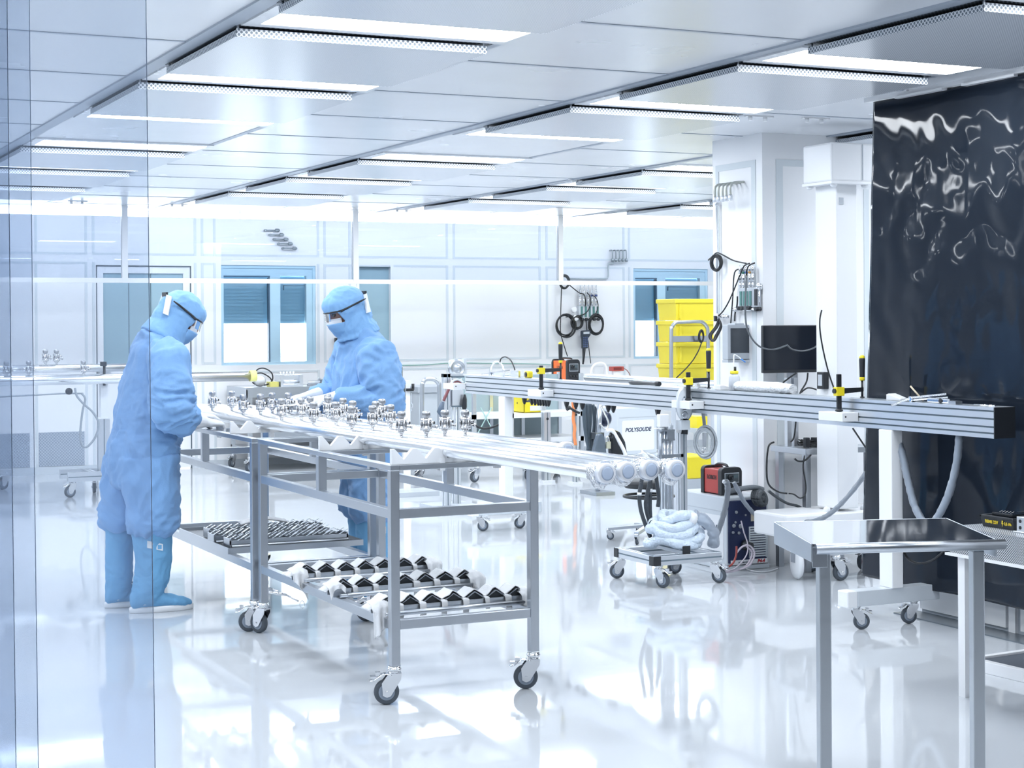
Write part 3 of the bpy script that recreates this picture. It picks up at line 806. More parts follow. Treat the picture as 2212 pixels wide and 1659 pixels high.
HOODC = mat('blue hood fabric', (.235, .46, .775), .8, bump=.2, bscale=160, bdist=.004, sheen=.15)
GOGF = mat('goggle frame', (.015, .018, .022), .3)
LENS = glassmat('goggle lens', (.88, .90, .93), gloss=.1)
MASKM = mat('white face mask', (.84, .86, .90), .7, bump=.15, bscale=90)
STRAPW = mat('white strap', (.85, .87, .9), .6)
EYE = mat('eye', (.05, .04, .04), .2)
def person(name, label, loc, rz, near, J):
    """near: side (-1 right, +1 left) of the arm turned to the viewer; J: joint table in the person's own frame (x forward, z up)"""
    hc = Vector(J['head']); pit = J['pitch']
    def HM(): return Matrix.Translation(hc) @ Matrix.Rotation(pit, 4, 'Y')
    M = HM(); MI = M.inverted()
    def hp(x, y, z): return M @ Vector((x, y, z))
    # --- the body itself, one continuous skin
    b = MB()
    eloft(b, [((r[0][0], r[0][1], r[0][2]), r[1]*.80, r[2]*.80, r[3]) for r in J['torso']])
    for sd in (-1, 1):
        eloft(b, [((c[0], sd*c[1], c[2]), p*.72, q*.72, 0) for c, p, q in J['leg'][sd]])
        eloft(b, [((c[0], sd*c[1], c[2]), p*.62, q*.62, 0) for c, p, q in J['boot'][sd]][:-1])
        a = J['arm'][sd]
        b.loft([(Vector((p[0], sd*p[1], p[2])), r*.62) for p, r in a], 14)
    for i in range(1): 
        sk = MB(); sk.sphere((0, 0, 0), 1, 20, sc=(.100, .078, .115)); b.add([M @ Vector(p) for p in sk.v], sk.f, 0, True)
        jw = MB(); jw.sphere((0.03, 0, -.075), 1, 16, sc=(.066, .060, .055)); b.add([M @ Vector(p) for p in jw.v], jw.f, 0, True)
        b.loft([(hp(.092, 0, -.002), .009), (hp(.104, 0, -.025), .012), (hp(.116, 0, -.042), .014), (hp(.104, 0, -.052), .012)], 10)      # nose
        for sy in (-1, 1):
            b.loft([(hp(-.005, sy*.078, .012), .010), (hp(-.012, sy*.088, -.010), .016), (hp(-.004, sy*.078, -.034), .009)], 8)       # ears
            b.loft([(hp(.085, sy*.012, .008), .008), (hp(.085, sy*.045, .010), .009)], 8)                                            # brow
        b.loft([(hp(.088, -.02, -.078), .010), (hp(.094, 0, -.078), .012), (hp(.088, .02, -.078), .010)], 8)                         # lips
    b.loft([(hp(-.02, 0, -.05), .062), (Vector(J['torso'][-1][0]), .062)], 14)
    body = fuse(b, name, SKIN, None, vox=.007, smooth=3)
    body.location = loc; body.rotation_euler = (0, 0, rz)
    tag(body, label, 'person')
    e = MB()
    for sy in (-1, 1): e.sphere(hp(.088, sy*.032, -.012), .013, 10)
    e.build('eyes', EYE, body, local=True)
    # --- coverall
    c = MB()
    eloft(c, [(r[0], r[1], r[2], r[3]) for r in J['torso']], 24)
    for sd in (-1, 1):
        eloft(c, [((q[0], sd*q[1], q[2]), p, a, 0) for q, p, a in J['leg'][sd]], 20)
        c.loft([(Vector((p[0], sd*p[1], p[2])), r) for p, r in J['arm'][sd]], 18)
    el = [((J['arm'][sd][3][0][0], sd*J['arm'][sd][3][0][1], J['arm'][sd][3][0][2]), .13, 1.1) for sd in (-1, 1)]
    hem = [((q[0], sd*q[1], q[2]), .10, 1.0) for sd in (-1, 1) for q, p, a in J['leg'][sd][-2:-1]]
    hip = [((J['torso'][2][0][0]+.1, 0, J['torso'][2][0][2]), .2, .6)]
    cov = fuse(c, 'coverall', SUIT, body, vox=.0085, smooth=7, fold=folds(.024, 1.25, J['seed'], el+hem+hip))
    # --- overboots and shoes
    for sd in (-1, 1):
        bt = MB(); eloft(bt, [((q[0], sd*q[1], q[2]), p, a, 0) for q, p, a in J['boot'][sd]], 18)
        hx, tx = J['foot'][sd]; y = sd*J['boot'][sd][-1][0][1]; Lf = tx-hx
        def foot_ring(t, z0, z1, w):
            x = hx+Lf*t; return ((x, y, (z0+z1)/2), (z1-z0)/2, w)
        fr = [(.03, .02, .10, .034), (.2, .02, .125, .042), (.42, .02, .105, .046), (.65, .02, .080, .052), (.85, .02, .060, .048), (.98, .025, .045, .028)]
        v = []; n = 16
        for t, z0, z1, w in fr:
            for k in range(n):
                a = 2*PI*k/n; v.append((hx+Lf*t, y+w*math.cos(a), (z0+z1)/2+(z1-z0)/2*math.sin(a)))
        bt.add(v, [(i*n+k, i*n+(k+1) % n, (i+1)*n+(k+1) % n, (i+1)*n+k) for i in range(len(fr)-1) for k in range(n)]+[tuple(range(n))[::-1], tuple((len(fr)-1)*n+k for k in range(n))], 0, True)
        bo = fuse(bt, 'overboot', SUITD, body, vox=.007, smooth=5, fold=folds(.008, 1.6, J['seed']+sd, [((hx+Lf*.3, y, .13), .08, 1.2)]))
        so = MB(); n = 28; v = []
        for z, g in ((0, .0), (.004, .004), (.022, .006), (.032, .001)):
            for k in range(n):
                a = 2*PI*k/n; cx = math.cos(a); w = (.047+.008*cx)+g
                v.append((hx+Lf/2+(Lf/2+g)*cx, y+w*math.sin(a), z))
        so.add(v, [(i*n+k, i*n+(k+1) % n, (i+1)*n+(k+1) % n, (i+1)*n+k) for i in range(3) for k in range(n)]+[tuple(range(n))[::-1], tuple(3*n+k for k in range(n))], 0, True)
        so.build('shoe_sole', PLW, bo, local=True)
        ss = y+sd*.056 if sd == near else y+sd*.052
        sp = MB(); pts = [(hx+Lf*.20, y-.056, .045), (hx+Lf*.36, y-.045, .105), (hx+Lf*.44, y, .125), (hx+Lf*.36, y+.045, .105), (hx+Lf*.20, y+.056, .045)]
        P_ = spline(pts, 6)
        sp.add([q for p in P_ for q in (p+Vector((-.010, 0, -.002)), p+Vector((.010, 0, .004)))], [(2*i, 2*i+2, 2*i+3, 2*i+1) for i in range(len(P_)-1)], 0, True)
        sp.build('ankle_strap', STRAPW, bo, local=True, solid=.004)
        MB().c((hx+Lf*.42, y+near*.012, .128), (.028, .022, .012)).build('strap_buckle', BLACK, bo, local=True, bev=.002)
        q, p, a = J['boot'][sd][1]
        if sd == near:
            lb = MB(); yy = sd*(q[1]+a*.92)
            lb.add([(q[0]-.045, yy*.985, q[2]-.055), (q[0]+.035, yy*1.0, q[2]-.075), (q[0]+.035, yy*1.0, q[2]-.040), (q[0]-.045, yy*.985, q[2]-.018)], [(0, 1, 2, 3)])
            lb.build('boot_label', STRAPW, bo, local=True, solid=.012)
            MB().c((q[0]+.018, yy*1.035, q[2]-.054), (.020, .004, .022)).build('label_print', SUITD, bo, local=True)
    # --- hood with face opening
    h = MB()
    sk = MB(); sk.sphere((0.0, 0, .008), 1, 22, sc=(.124, .101, .118)); sk.sphere((.048, 0, .035), 1, 18, sc=(.082, .082, .062)); sk.sphere((.030, 0, -.085), 1, 18, sc=(.076, .073, .070)); sk.sphere((-.06, 0, -.05), 1, 18, sc=(.075, .085, .085))
    h.add([M @ Vector(p) for p in sk.v], sk.f, 0, True)
    nb = Vector(J['torso'][-1][0]); n0 = Vector(J['torso'][-2][0])
    h.loft([(hp(-.01, 0, -.03), .098), (hp(0, 0, -.03)*.45+nb*.55, .104), (nb, .112), (nb*.5+n0*.5+Vector((0, 0, -.005)), .122)], 20)
    def cut(p):
        q = MI @ p
        return q.x > .048 and -.078 < q.z < -.004+.05*max(0, q.x-.07) and abs(q.y) < .082
    fuse(h, 'hood', HOODC, body, vox=.0065, smooth=4, fold=folds(.0075, 2.3, J['seed']+4), cut=cut, solid=.004)
    # veil below the nose
    vl = MB()
    def veil(u, v):
        a = (u-.5)*2.3; r = .100+.018*math.sin(PI*u)*(1-v)
        x = .012+r*math.cos(a)*.97-.035*v*v; y = r*.86*math.sin(a); z = -.060-.085*v
        k = .004*noise.noise(Vector((u*9, v*6, J['seed'])))
        return hp(x+k, y, z)
    vl.sheet(veil, 24, 12); vl.build('face_veil', HOODC, body, local=True, solid=.003)
    mk = MB()
    def mask(u, v):
        a = (u-.5)*2.0; r = .098; x = .010+r*math.cos(a)+.020*math.sin(PI*u)*(.3+.7*v); y = r*.80*math.sin(a); z = -.034-.034*v
        return hp(x, y, z)
    mk.sheet(mask, 20, 8); mk.build('face_mask', MASKM, body, local=True, solid=.002)
    # goggles: brow bar, temples, lens
    g = MB()
    arc = [hp(.028+.098*math.cos(a), .094*math.sin(a), .004) for a in [(-1.15+2.3*i/14) for i in range(15)]]
    g.tube(arc, .0055, 6, 0, False)
    for sy in (-1, 1):
        g.loft([(hp(.066, sy*.088, .002), .0075), (hp(.03, sy*.103, .012), .006), (hp(-.06, sy*.112, .034), .0055), (hp(-.085, sy*.108, .040), .0035)], 6)
    gg = g.build('goggles', GOGF, body, local=True)
    ln = MB()
    ln.sheet(lambda u, v: hp(.028+(.100+.004*v)*math.cos((u-.5)*2.3), .096*math.sin((u-.5)*2.3), .002-.045*v), 18, 4)
    ln.build('goggle_lens', LENS, gg, local=True)
    # strap and buckle at the back of the hood
    for sy in (-1, 1):
        st_ = MB(); st_.add([hp(-.118, sy*.045, .062), hp(-.095, sy*.072, .062), hp(-.078, sy*.097, -.040), hp(-.104, sy*.083, -.040)], [(0, 1, 2, 3)])
        st_.build('hood_strap', STRAPW, body, local=True, solid=.010)
    MB().bar(hp(-.117, -.045, .066), hp(-.117, .045, .066), .010, .022).build('hood_buckle', BLACK, body, local=True)
    # --- gloves
    for sd in (-1, 1):
        hm = MB(); q = J['hand'][sd]
        hand(hm, q['w'], q['f'], q['n'], q['curl'], q['side'], q.get('cuffr', .045), q.get('cuff', .10))
        fuse(hm, 'glove', GLOVE, body, vox=.0034, smooth=3, fold=folds(.0016, 1, J['seed']+9))
    return body

def TR(x, y, z, b, a, t=0.0): return ((x, y, z), b, a, t)
P1 = dict(seed=2.3, head=(.205, 0, 1.548), pitch=.42,
  torso=[TR(-.01, 0, .66, .13, .19), TR(-.008, 0, .775, .163, .212), TR(.0, 0, .86, .165, .212), TR(.03, 0, .95, .158, .203), TR(.042, 0, 1.03, .168, .207), TR(.055, 0, 1.12, .158, .212, .1), TR(.072, 0, 1.24, .145, .215, .2), TR(.075, 0, 1.335, .12, .195, .35), TR(.095, 0, 1.405, .10, .13, .5), TR(.125, 0, 1.45, .085, .095, .5)],
  leg={-1: [((.0, .10, .80), .15, .125), ((.015, .105, .66), .13, .125), ((.030, .105, .54), .118, .118), ((.030, .105, .475), .122, .122), ((.022, .105, .435), .112, .116), ((.022, .105, .415), .085, .09)],
        1: [((-.03, .10, .80), .14, .12), ((-.065, .115, .64), .115, .115), ((-.085, .12, .53), .10, .11), ((-.085, .12, .48), .10, .11), ((-.088, .12, .450), .092, .105), ((-.088, .12, .43), .07, .08)]},
  boot={-1: [((.022, .105, .47), .09, .09), ((.022, .105, .40), .098, .092), ((.030, .105, .28), .090, .085), ((.020, .105, .17), .085, .078), ((-.005, .105, .10), .075, .066), ((-.015, .105, .05), .066, .055)],
        1: [((-.09, .12, .48), .075, .085), ((-.095, .12, .40), .070, .082), ((-.098, .12, .28), .066, .078), ((-.100, .12, .16), .064, .07), ((-.105, .12, .09), .062, .062), ((-.11, .12, .05), .056, .055)]},
  foot={-1: (-.095, .235), 1: (-.175, .135)},
  arm={-1: [((.085, .13, 1.345), .085), ((.085, .205, 1.315), .098), ((.095, .255, 1.18), .094), ((.090, .275, 1.055), .088), ((.125, .255, 1.025), .082), ((.170, .228, 1.005), .070), ((.182, .222, 1.0), .056)],
        1: [((.085, .13, 1.345), .085), ((.085, .20, 1.315), .095), ((.10, .26, 1.18), .09), ((.11, .27, 1.07), .085), ((.17, .22, 1.04), .075), ((.23, .16, 1.02), .064), ((.245, .145, 1.015), .055)]},
  hand={-1: dict(w=(.300, -.158, .982), f=(.88, .38, -.12), n=(.10, -.15, 1), curl=.62, side=-1, cuffr=.054, cuff=.145),
        1: dict(w=(.32, .10, 1.0), f=(.95, -.2, -.1), n=(.1, .1, 1), curl=.45, side=1)})
person('person', 'person in blue clean-room coverall and hood bending over the back trolley, seen from behind left', (2.12, 8.87, 0), 0, -1, P1)
P2 = dict(seed=5.1, head=(.165, 0, 1.575), pitch=.22,
  torso=[TR(.035, 0, .66, .12, .19), TR(.02, 0, .775, .135, .21), TR(.03, 0, .86, .14, .212), TR(.05, 0, .95, .158, .207), TR(.058, 0, 1.03, .163, .21), TR(.062, 0, 1.12, .16, .215, .05), TR(.066, 0, 1.24, .145, .215, .1), TR(.070, 0, 1.335, .122, .195, .2), TR(.085, 0, 1.405, .10, .13, .3), TR(.105, 0, 1.46, .085, .095, .3)],
  leg={-1: [((.03, .10, .80), .13, .125), ((.03, .11, .64), .118, .12), ((.04, .115, .54), .108, .115), ((.045, .115, .48), .105, .115), ((.045, .115, .45), .095, .105), ((.045, .115, .43), .075, .08)],
        1: [((.05, .10, .80), .13, .125), ((.06, .11, .64), .118, .12), ((.065, .115, .54), .115, .115), ((.07, .115, .48), .112, .115), ((.07, .115, .45), .10, .105), ((.07, .115, .43), .075, .08)]},
  boot={-1: [((.03, .115, .48), .08, .09), ((.03, .115, .40), .085, .09), ((.025, .115, .28), .080, .082), ((.02, .115, .17), .075, .075), ((.0, .115, .10), .07, .066), ((-.005, .115, .05), .062, .055)],
        1: [((.06, .115, .48), .085, .09), ((.06, .115, .40), .090, .09), ((.055, .115, .28), .088, .085), ((.045, .115, .17), .082, .078), ((.03, .115, .10), .075, .066), ((.02, .115, .05), .066, .055)]},
  foot={-1: (-.09, .22), 1: (-.06, .25)},
  arm={1: [((.07, .13, 1.345), .085), ((.065, .205, 1.315), .100), ((.055, .255, 1.18), .102), ((.055, .27, 1.06), .098), ((.14, .245, 1.06), .085), ((.24, .205, 1.075), .062), ((.285, .185, 1.08), .05)],
       -1: [((.07, .13, 1.345), .085), ((.065, .20, 1.315), .098), ((.09, .25, 1.18), .095), ((.12, .26, 1.08), .088), ((.19, .22, 1.07), .075), ((.26, .17, 1.075), .060), ((.29, .155, 1.08), .05)]},
  hand={1: dict(w=(.345, .155, 1.088), f=(.97, -.20, -.10), n=(.1, .15, 1), curl=.40, side=-1, cuffr=.040, cuff=.09),
        -1: dict(w=(.36, -.12, 1.09), f=(.95, .25, -.12), n=(.1, -.1, 1), curl=.5, side=1, cuffr=.04, cuff=.09)})
person('person', 'person in blue clean-room coverall and hood facing left, standing behind the back trolley', (3.42, 8.85, 0), PI, 1, P2)
# white wipe held by the second person
wp = thing('white_wipe', 'white cloth wipe held in the gloved hands over the tubes', 'wipe', (2.96, 8.75, 1.05))
MB().sheet(lambda u, v: ((u-.5)*.22, (v-.5)*.20, .025+.02*noise.noise(Vector((u*3, v*3, 1)))-.03*abs(u-.55)), 18, 16).build('wipe', CLOTH, wp, local=True, solid=.003)
# ------------------------------------------------------------------ black welding curtain, low wall behind it
def curtain_mat():
    m = mat('black curtain film', (.014, .020, .031), .055, spec=.30); nt = m.node_tree; b = nt.nodes['Principled BSDF']
    N = nt.nodes.new; tc = N('ShaderNodeTexCoord'); mp = N('ShaderNodeMapping'); mp.inputs['Scale'].default_value = (1, 1.0, .55)
    n1 = N('ShaderNodeTexNoise'); n1.inputs['Scale'].default_value = 2.3; n1.inputs['Detail'].default_value = .6; n1.inputs['Distortion'].default_value = .8
    nt.links.new(tc.outputs['Object'], mp.inputs[0]); nt.links.new(mp.outputs[0], n1.inputs['Vector'])
    bp = N('ShaderNodeBump'); bp.inputs['Strength'].default_value = .30; bp.inputs['Distance'].default_value = .05
    nt.links.new(n1.outputs['Fac'], bp.inputs['Height']); nt.links.new(bp.outputs[0], b.inputs['Normal'])
    if 'Coat Normal' in b.inputs: nt.links.new(bp.outputs[0], b.inputs['Coat Normal'])
    return m
CURT = curtain_mat()
ct_ = thing('welding_curtain', 'glossy black welding curtain hanging from the ceiling at the right', 'curtain', (5.50, 4.4, 2.63))
def cf(u, v):
    y = 7.06-u*3.0; z = 2.625-v*2.465
    if u < .3: y += .13*v*(1-u/.3)
    q = Vector((y*1.7, z*1.1, 0))
    fold = .016*math.sin(y*5.2+1.1*math.sin(z*1.3))+.006*math.sin(y*11+z*.7)
    band = math.exp(-((z-1.95)/.55)**2)
    wr = (.004*band+.001)*(1-2*abs(noise.noise(q*2.4)))+(.0035*band+.0006)*noise.noise(q*6.5)
    return (5.50+fold*(.35+.65*v)+wr, y, z)
MB().sheet(cf, 200, 170).build('curtain_film', CURT, ct_, solid=.002)
cr_ = thing('curtain_rail', 'white ceiling rail carrying the black welding curtain', 'rail', (5.5, 5.5, H))
MB().b(5.48, 5.52, 4.3, 7.12, H-.022, H).build('rail_bar', WPAINT, cr_)
for y in (6.0, 6.5): MB().b(5.47, 5.53, y, y+.36, H-.034, H-.022).build('rail_clip', WPAINT, cr_)
WR = mat('grey cabinet wall', (.46, .51, .57), .4, rvar=.05, bscale=5)
wr_ = struct('wall_right', MB().b(5.66, 5.78, -3, 6.90, 0, 2.5), WR)
struct('wall_panel', MB().b(5.645, 5.66, 6.27, 6.90, .02, 2.4).b(5.64, 5.66, 6.20, 6.245, .0, 2.4).b(5.645, 5.66, -3, 6.17, .02, 2.4), WPAINT, wr_)
struct('floor_strip_right', MB().b(5.50, 5.645, -3, 6.93, 0, .006), mat('dark floor strip', (.16, .19, .22), .25))  # flat dark strip lying on the floor along the right wall

# ------------------------------------------------------------------ steel worktable in the foreground
wt = thing('steel_worktable', 'small stainless worktable with folded rim in the right foreground', 'table', (3.537, 4.513, 0), math.radians(-18.0))
TOPS = mat('mirror steel top', (.74, .76, .79), .06, 1.0, bump=.02, bscale=5)
hx, hy, zt_ = .305, .205, .79; zf_ = .812
MB().add([(sx*(hx-.001), sy*hy, (zt_ if sy < 0 else zf_)-dz) for dz in (.006, 0) for sx, sy in ((-1, -1), (1, -1), (1, 1), (-1, 1))], [(3, 2, 1, 0), (4, 5, 6, 7), (0, 1, 5, 4), (1, 2, 6, 5), (2, 3, 7, 6), (3, 0, 4, 7)]).build('table_top', TOPS, wt, local=True)
rim = MB()
for x_ in (-hx-.004, hx): rim.add([(x, y, z) for x in (x_, x_+.004) for y, z in ((-hy, .733), (hy, .738), (hy, zf_+.001), (-hy, zt_+.001))], [(3, 2, 1, 0)[::-1], (4, 5, 6, 7)[::-1], (0, 1, 5, 4)[::-1], (1, 2, 6, 5)[::-1], (2, 3, 7, 6)[::-1], (3, 0, 4, 7)[::-1]])
rim.b(-hx, hx, hy, hy+.004, zt_-.03, zf_+.001)
rim.b(-hx, -hx+.05, -hy+.0, -hy+.004, zt_-.075, zt_-.01)
rim.build('side_apron', STEEL, wt, local=True, bev=.0015)
MB().cyl((-hx+.01, -hy, zt_-.016), (hx+.03, -hy, zt_-.016), .017, n=18).build('front_roll', STEEL, wt, local=True)
LEGM = mat('satin steel leg', (.54, .57, .60), .36, 1.0, rvar=.03, bscale=5)
for sx, sy in ((-hx+.055, -hy+.06), (hx-.04, -hy+.06), (-hx+.055, hy-.05), (hx-.04, hy-.05)):
    if sy > 0: continue
    MB().b(sx-.02, sx+.02, sy-.02, sy+.02, 0, zt_-.04).build('leg', LEGM, wt, local=True, bev=.004)
# ------------------------------------------------------------------ perforated bench with battery chargers
xb = 4.5
q0 = atX(2128, 1148, xb); zb = q0.z
q1 = atX(2075, 1200, xb)
PB = dotmat('punched bench sheet', (.70, .73, .77), (.05, .06, .075), .0105, .30, axes='YZ', rough=.35)
PBT = dotmat('punched bench top', (.70, .73, .77), (.05, .06, .075), .0105, .30, axes='XY', rough=.35)
yf = atZ(2067, 1135, zb).y
pbn = thing('perforated_bench', 'bench of perforated sheet metal holding battery chargers at the right edge', 'bench', (xb, 4.6, 0))
MB().b(xb, xb+.48, 3.7, yf, zb-.004, zb).build('bench_top', PBT, pbn)
MB().b(xb-.003, xb, 3.7, yf, q1.z+.004, zb).build('bench_front', PB, pbn)
MB().b(xb-.02, xb, 3.7, yf+.01, q1.z-.004, q1.z+.006).build('bench_rim', WPAINT, pbn)
for x in (xb+.02, xb+.42): MB().b(x, x+.04, yf-.06, yf-.02, 0, zb-.004).build('leg', WPAINT, pbn)
def charger(px_, py_, y0, label, txt):
    p = atZ(px_, py_, zb); o = thing('battery_charger', label, 'battery charger', p, 0, 'black battery chargers on the perforated bench')
    w, l, h = .12, .175, .042
    body = MB(); body.add([(0, -l, 0), (w, -l, 0), (w, 0, 0), (0, 0, 0), (-.008, -l-.006, h), (w+.008, -l-.006, h), (w+.008, .006, h), (-.008, .006, h)], [(3, 2, 1, 0), (0, 1, 5, 4), (1, 2, 6, 5), (2, 3, 7, 6), (3, 0, 4, 7), (4, 5, 6, 7)])
    body.b(-.01, w+.01, -l-.008, -l+.006, h-.004, h+.005).b(-.01, .004, -l, .008, h-.004, h+.005).b(w-.004, w+.01, -l, .008, h-.004, h+.005).b(-.01, w+.01, -.004, .008, h-.004, h+.005)
    body.build('charger_body', BLACK, o, local=True, bev=.002)
    bt = MB().b(.02, w-.015, -l+.03, -.03, h, h+.016)
    for k in range(5): bt.bar((.03, -l+.05+k*.016, h+.017), (.045, -l+.045+k*.016, h+.024), .003)
    bt.build('battery_pack', BLACKG, o, local=True, bev=.002)
    if txt:
        YT = mat('yellow print', (.9, .68, .05), .5)
        lettering('REMS 22V', .0175, wm(o) @ frame_M((-.006, -l*.33, h*.52), (0, -1, 0), (-.18, 0, 1)), YT, o, bold=.0006)
        bolt = MB().prism([(-.002, .012), (.006, .012), (.001, .002), (.006, .002), (-.006, -.014), (-.001, -.002), (-.006, -.002)], frame_M((-.0065, -l*.69, h*.52), (0, -1, 0), (-.18, 0, 1)), .001)
        bolt.build('bolt_symbol', YT, o, local=True)
        lettering('2,5 Ah', .015, wm(o) @ frame_M((-.006, -l*.85, h*.52), (0, -1, 0), (-.18, 0, 1)), YT, o, name='capacity_print', bold=.0006)
    return o
charger(2123, 1136, 0, 'black battery charger with yellow print on the perforated bench', True)
c2 = charger(2172, 1110, 0, 'second black battery charger, behind the printed one on the bench', False)
c1 = [o for o in COL.objects if o.name == 'battery_charger'][0]; c2.location = (c1.location.x+.17, c1.location.y-.01, zb)
pk = atZ(2196, 1150, zb)
bk = thing('aluminium_block', 'small aluminium block with two round holes on the perforated bench', 'block', pk)
MB().b(0, .035, -.06, 0, 0, .062).b(-.008, .045, -.09, .012, 0, .006).build('block', ALU, bk, local=True, bev=.002)
MB().cyl((-.001, -.02, .045), (.002, -.02, .045), .007).build('hole', BLACK, bk, local=True)
MB().cyl((-.001, -.02, .020), (.002, -.02, .020), .007).build('hole', BLACK, bk, local=True)
# floor tray with dark mats
ft = thing('floor_mat_frame', 'low white frame with dark grey mats on the floor at the right edge', 'mat', (4.90, 5.69, 0), math.radians(4))
fw_, fl_ = .95, 1.5
fm = MB().b(0, fw_, -.03, 0, 0, .05).b(0, .035, -fl_, -.03, 0, .05).b(fw_-.03, fw_, -fl_, -.03, 0, .05).b(.035, fw_-.03, -fl_, -fl_+.03, 0, .05).b(.035, fw_-.03, -.36, -.325, 0, .05).b(.035, fw_-.03, -.72, -.685, 0, .05)
fm.build('frame', WPAINT, ft, local=True, bev=.002)
for a, b in ((-.325, -.03), (-.685, -.36), (-fl_+.03, -.72)):
    MB().b(.035, fw_-.03, a, b, .012, .040).build('mat_pad', mat('dark mat', (.085, .10, .125), .6, bump=.2, bscale=200), ft, local=True)
# ------------------------------------------------------------------ long aluminium beam on rolling stands
XB, YB0, YB1, ZB0, ZB1, WB = 5.25, 5.90, 11.69, .962, 1.102, .12
bm_ = thing('profile_beam', 'long grooved aluminium profile beam carried by rolling stands across the room', 'beam', (XB, YB0, ZB0))
beam = MB(); g = .007; zs = [ZB0, ZB0+.018, ZB0+.026, ZB0+.047, ZB0+.055, ZB0+.083, ZB0+.091, ZB0+.118, ZB0+.126, ZB1]
for i in range(0, len(zs)-1, 2): beam.b(XB, XB+WB, YB0, YB1, zs[i], zs[i+1])
beam.build('profile', ALU, bm_)
gv = MB()
for i in range(1, len(zs)-1, 2): gv.b(XB+.008, XB+WB-.008, YB0+.001, YB1-.001, zs[i], zs[i+1])
gv.build('slot', GROOVE, bm_)
MB().b(XB-.0005, XB+WB, YB0-.006, YB0, ZB0, ZB1).build('end_cap', BLACK, bm_)
MB().b(XB+.03, XB+.038, YB0+.2, YB1-.2, ZB1-.001, ZB1+.0005).b(XB+.08, XB+.088, YB0+.2, YB1-.2, ZB1-.001, ZB1+.0005).build('top_slot', GROOVE, bm_)
def stand(y, label):
    o = thing('beam_stand', label, 'stand', (XB-.01, y, 0), 0, 'rolling stands under the beam')
    MB().b(.0, .068, -.05, .05, .19, ZB0-.001).build('post', WPAINT, o, local=True, bev=.004)
    MB().b(-.20, .30, -.04, .04, .115, .19).build('foot', GPAINTL, o, local=True, bev=.003)
    MB().b(-.26, -.20, -.041, .041, .112, .192).build('foot_cap', WPAINT, o, local=True, bev=.006)
    for x, a in ((-.18, PI-.45), (.17, -.35)):
        put_caster(o, x, 0, a, scale=.80)
    return o
stand(6.66, 'rolling stand with white post under the near end of the beam')
stand(11.03, 'rolling stand with white post under the far end of the beam')
def pad_block(y, label, z=ZB0+.028):
    o = thing('white_clamp_pad', label, 'plastic block', (XB-.10, y, z), 0, 'white plastic blocks on the beam')
    MB().b(0, .0995, -.10, .10, 0, .045).build('block', PLW, o, local=True, bev=.003)
    MB().cyl((.02, -.101, .025), (.02, -.097, .025), .005, n=10).build('bolt_hole', BLACK, o, local=True)
    return o
pads = [(6.98, 'white plastic block on the beam side near its near end'), (8.42, 'white plastic block on the beam side beside the weld head'), (10.32, 'white plastic block on the beam side below the orange machine'), (11.78, 'white plastic block at the far left end of the beam')]
for y, l in pads: pad_block(y, l)
def clamp(y, label, arm, hand_up=.12, ztop=1.185, zj=1.145, dx=0.0):
    """bar clamp: vertical rail in front of the beam, yellow jaw, arm reaching over the beam, screw with handle"""
    o = thing('bar_clamp', label, 'clamp', (XB-.045, y, 0), 0, 'black and yellow bar clamps on the beam')
    z0 = ZB0+.074
    MB().b(-.013, .013, -.006, .006, z0, ztop).build('clamp_rail', BLACK, o, local=True, bev=.002)
    MB().lathe([(.010, 0), (.020, .004), (.020, .010), (.012, .016)], (0, 0, z0-.001), (0, 0, 1), 14).build('pad', BLACK, o, local=True)
    MB().b(-.024, .024, -.016, .016, zj-.024, zj+.020).build('jaw', YEL, o, local=True, bev=.003)
    MB().cyl((-.034, 0, zj), (-.024, 0, zj), .012, n=12).build('jaw_knob', BLACK, o, local=True)
    a = MB(); a.add([(.024, -.009, zj-.014), (.024, .009, zj-.014), (.024, .009, zj+.014), (.024, -.009, zj+.014), (.024+arm, -.007, zj-.005), (.024+arm, .007, zj-.005), (.024+arm, .007, zj+.015), (.024+arm, -.007, zj+.015)], [(3, 2, 1, 0), (4, 5, 6, 7), (0, 1, 5, 4), (1, 2, 6, 5), (2, 3, 7, 6), (3, 0, 4, 7)])
    a.build('jaw_arm', BLACK, o, local=True)
    x = .024+arm-.004
    s = MB().cyl((x, 0, ZB1+.004), (x, 0, zj+.05), .0065, n=10).cyl((x, 0, ZB1+.001), (x, 0, ZB1+.006), .012, n=12)
    s.build('screw', BLACK, o, local=True)
    h = MB().lathe([(.009, .05), (.013, .062), (.0135, .09), (.0155, .05+hand_up-.02), (.014, .05+hand_up-.006)], (x, 0, zj), (0, 0, 1), 14)
    h.build('handle', BLACK, o, local=True)
    MB().lathe([(.0145, .05+hand_up-.014), (.0145, .05+hand_up-.004), (.008, .05+hand_up+.004)], (x, 0, zj), (0, 0, 1), 14).lathe([(.0125, .05), (.0135, .056), (.0135, .066), (.0125, .072)], (x, 0, zj), (0, 0, 1), 14).build('handle_ring', YEL, o, local=True)
    return o
clamp(6.98, 'black and yellow bar clamp on the beam in front of the black curtain', .125, .125, 1.225, 1.14)
clamp(8.42, 'black and yellow bar clamp on the beam next to the wash bottle', .12, .135, 1.20, 1.15)
clamp(10.32, 'black and yellow bar clamp on the beam left of the orange machine', .13, .14, 1.20, 1.165)

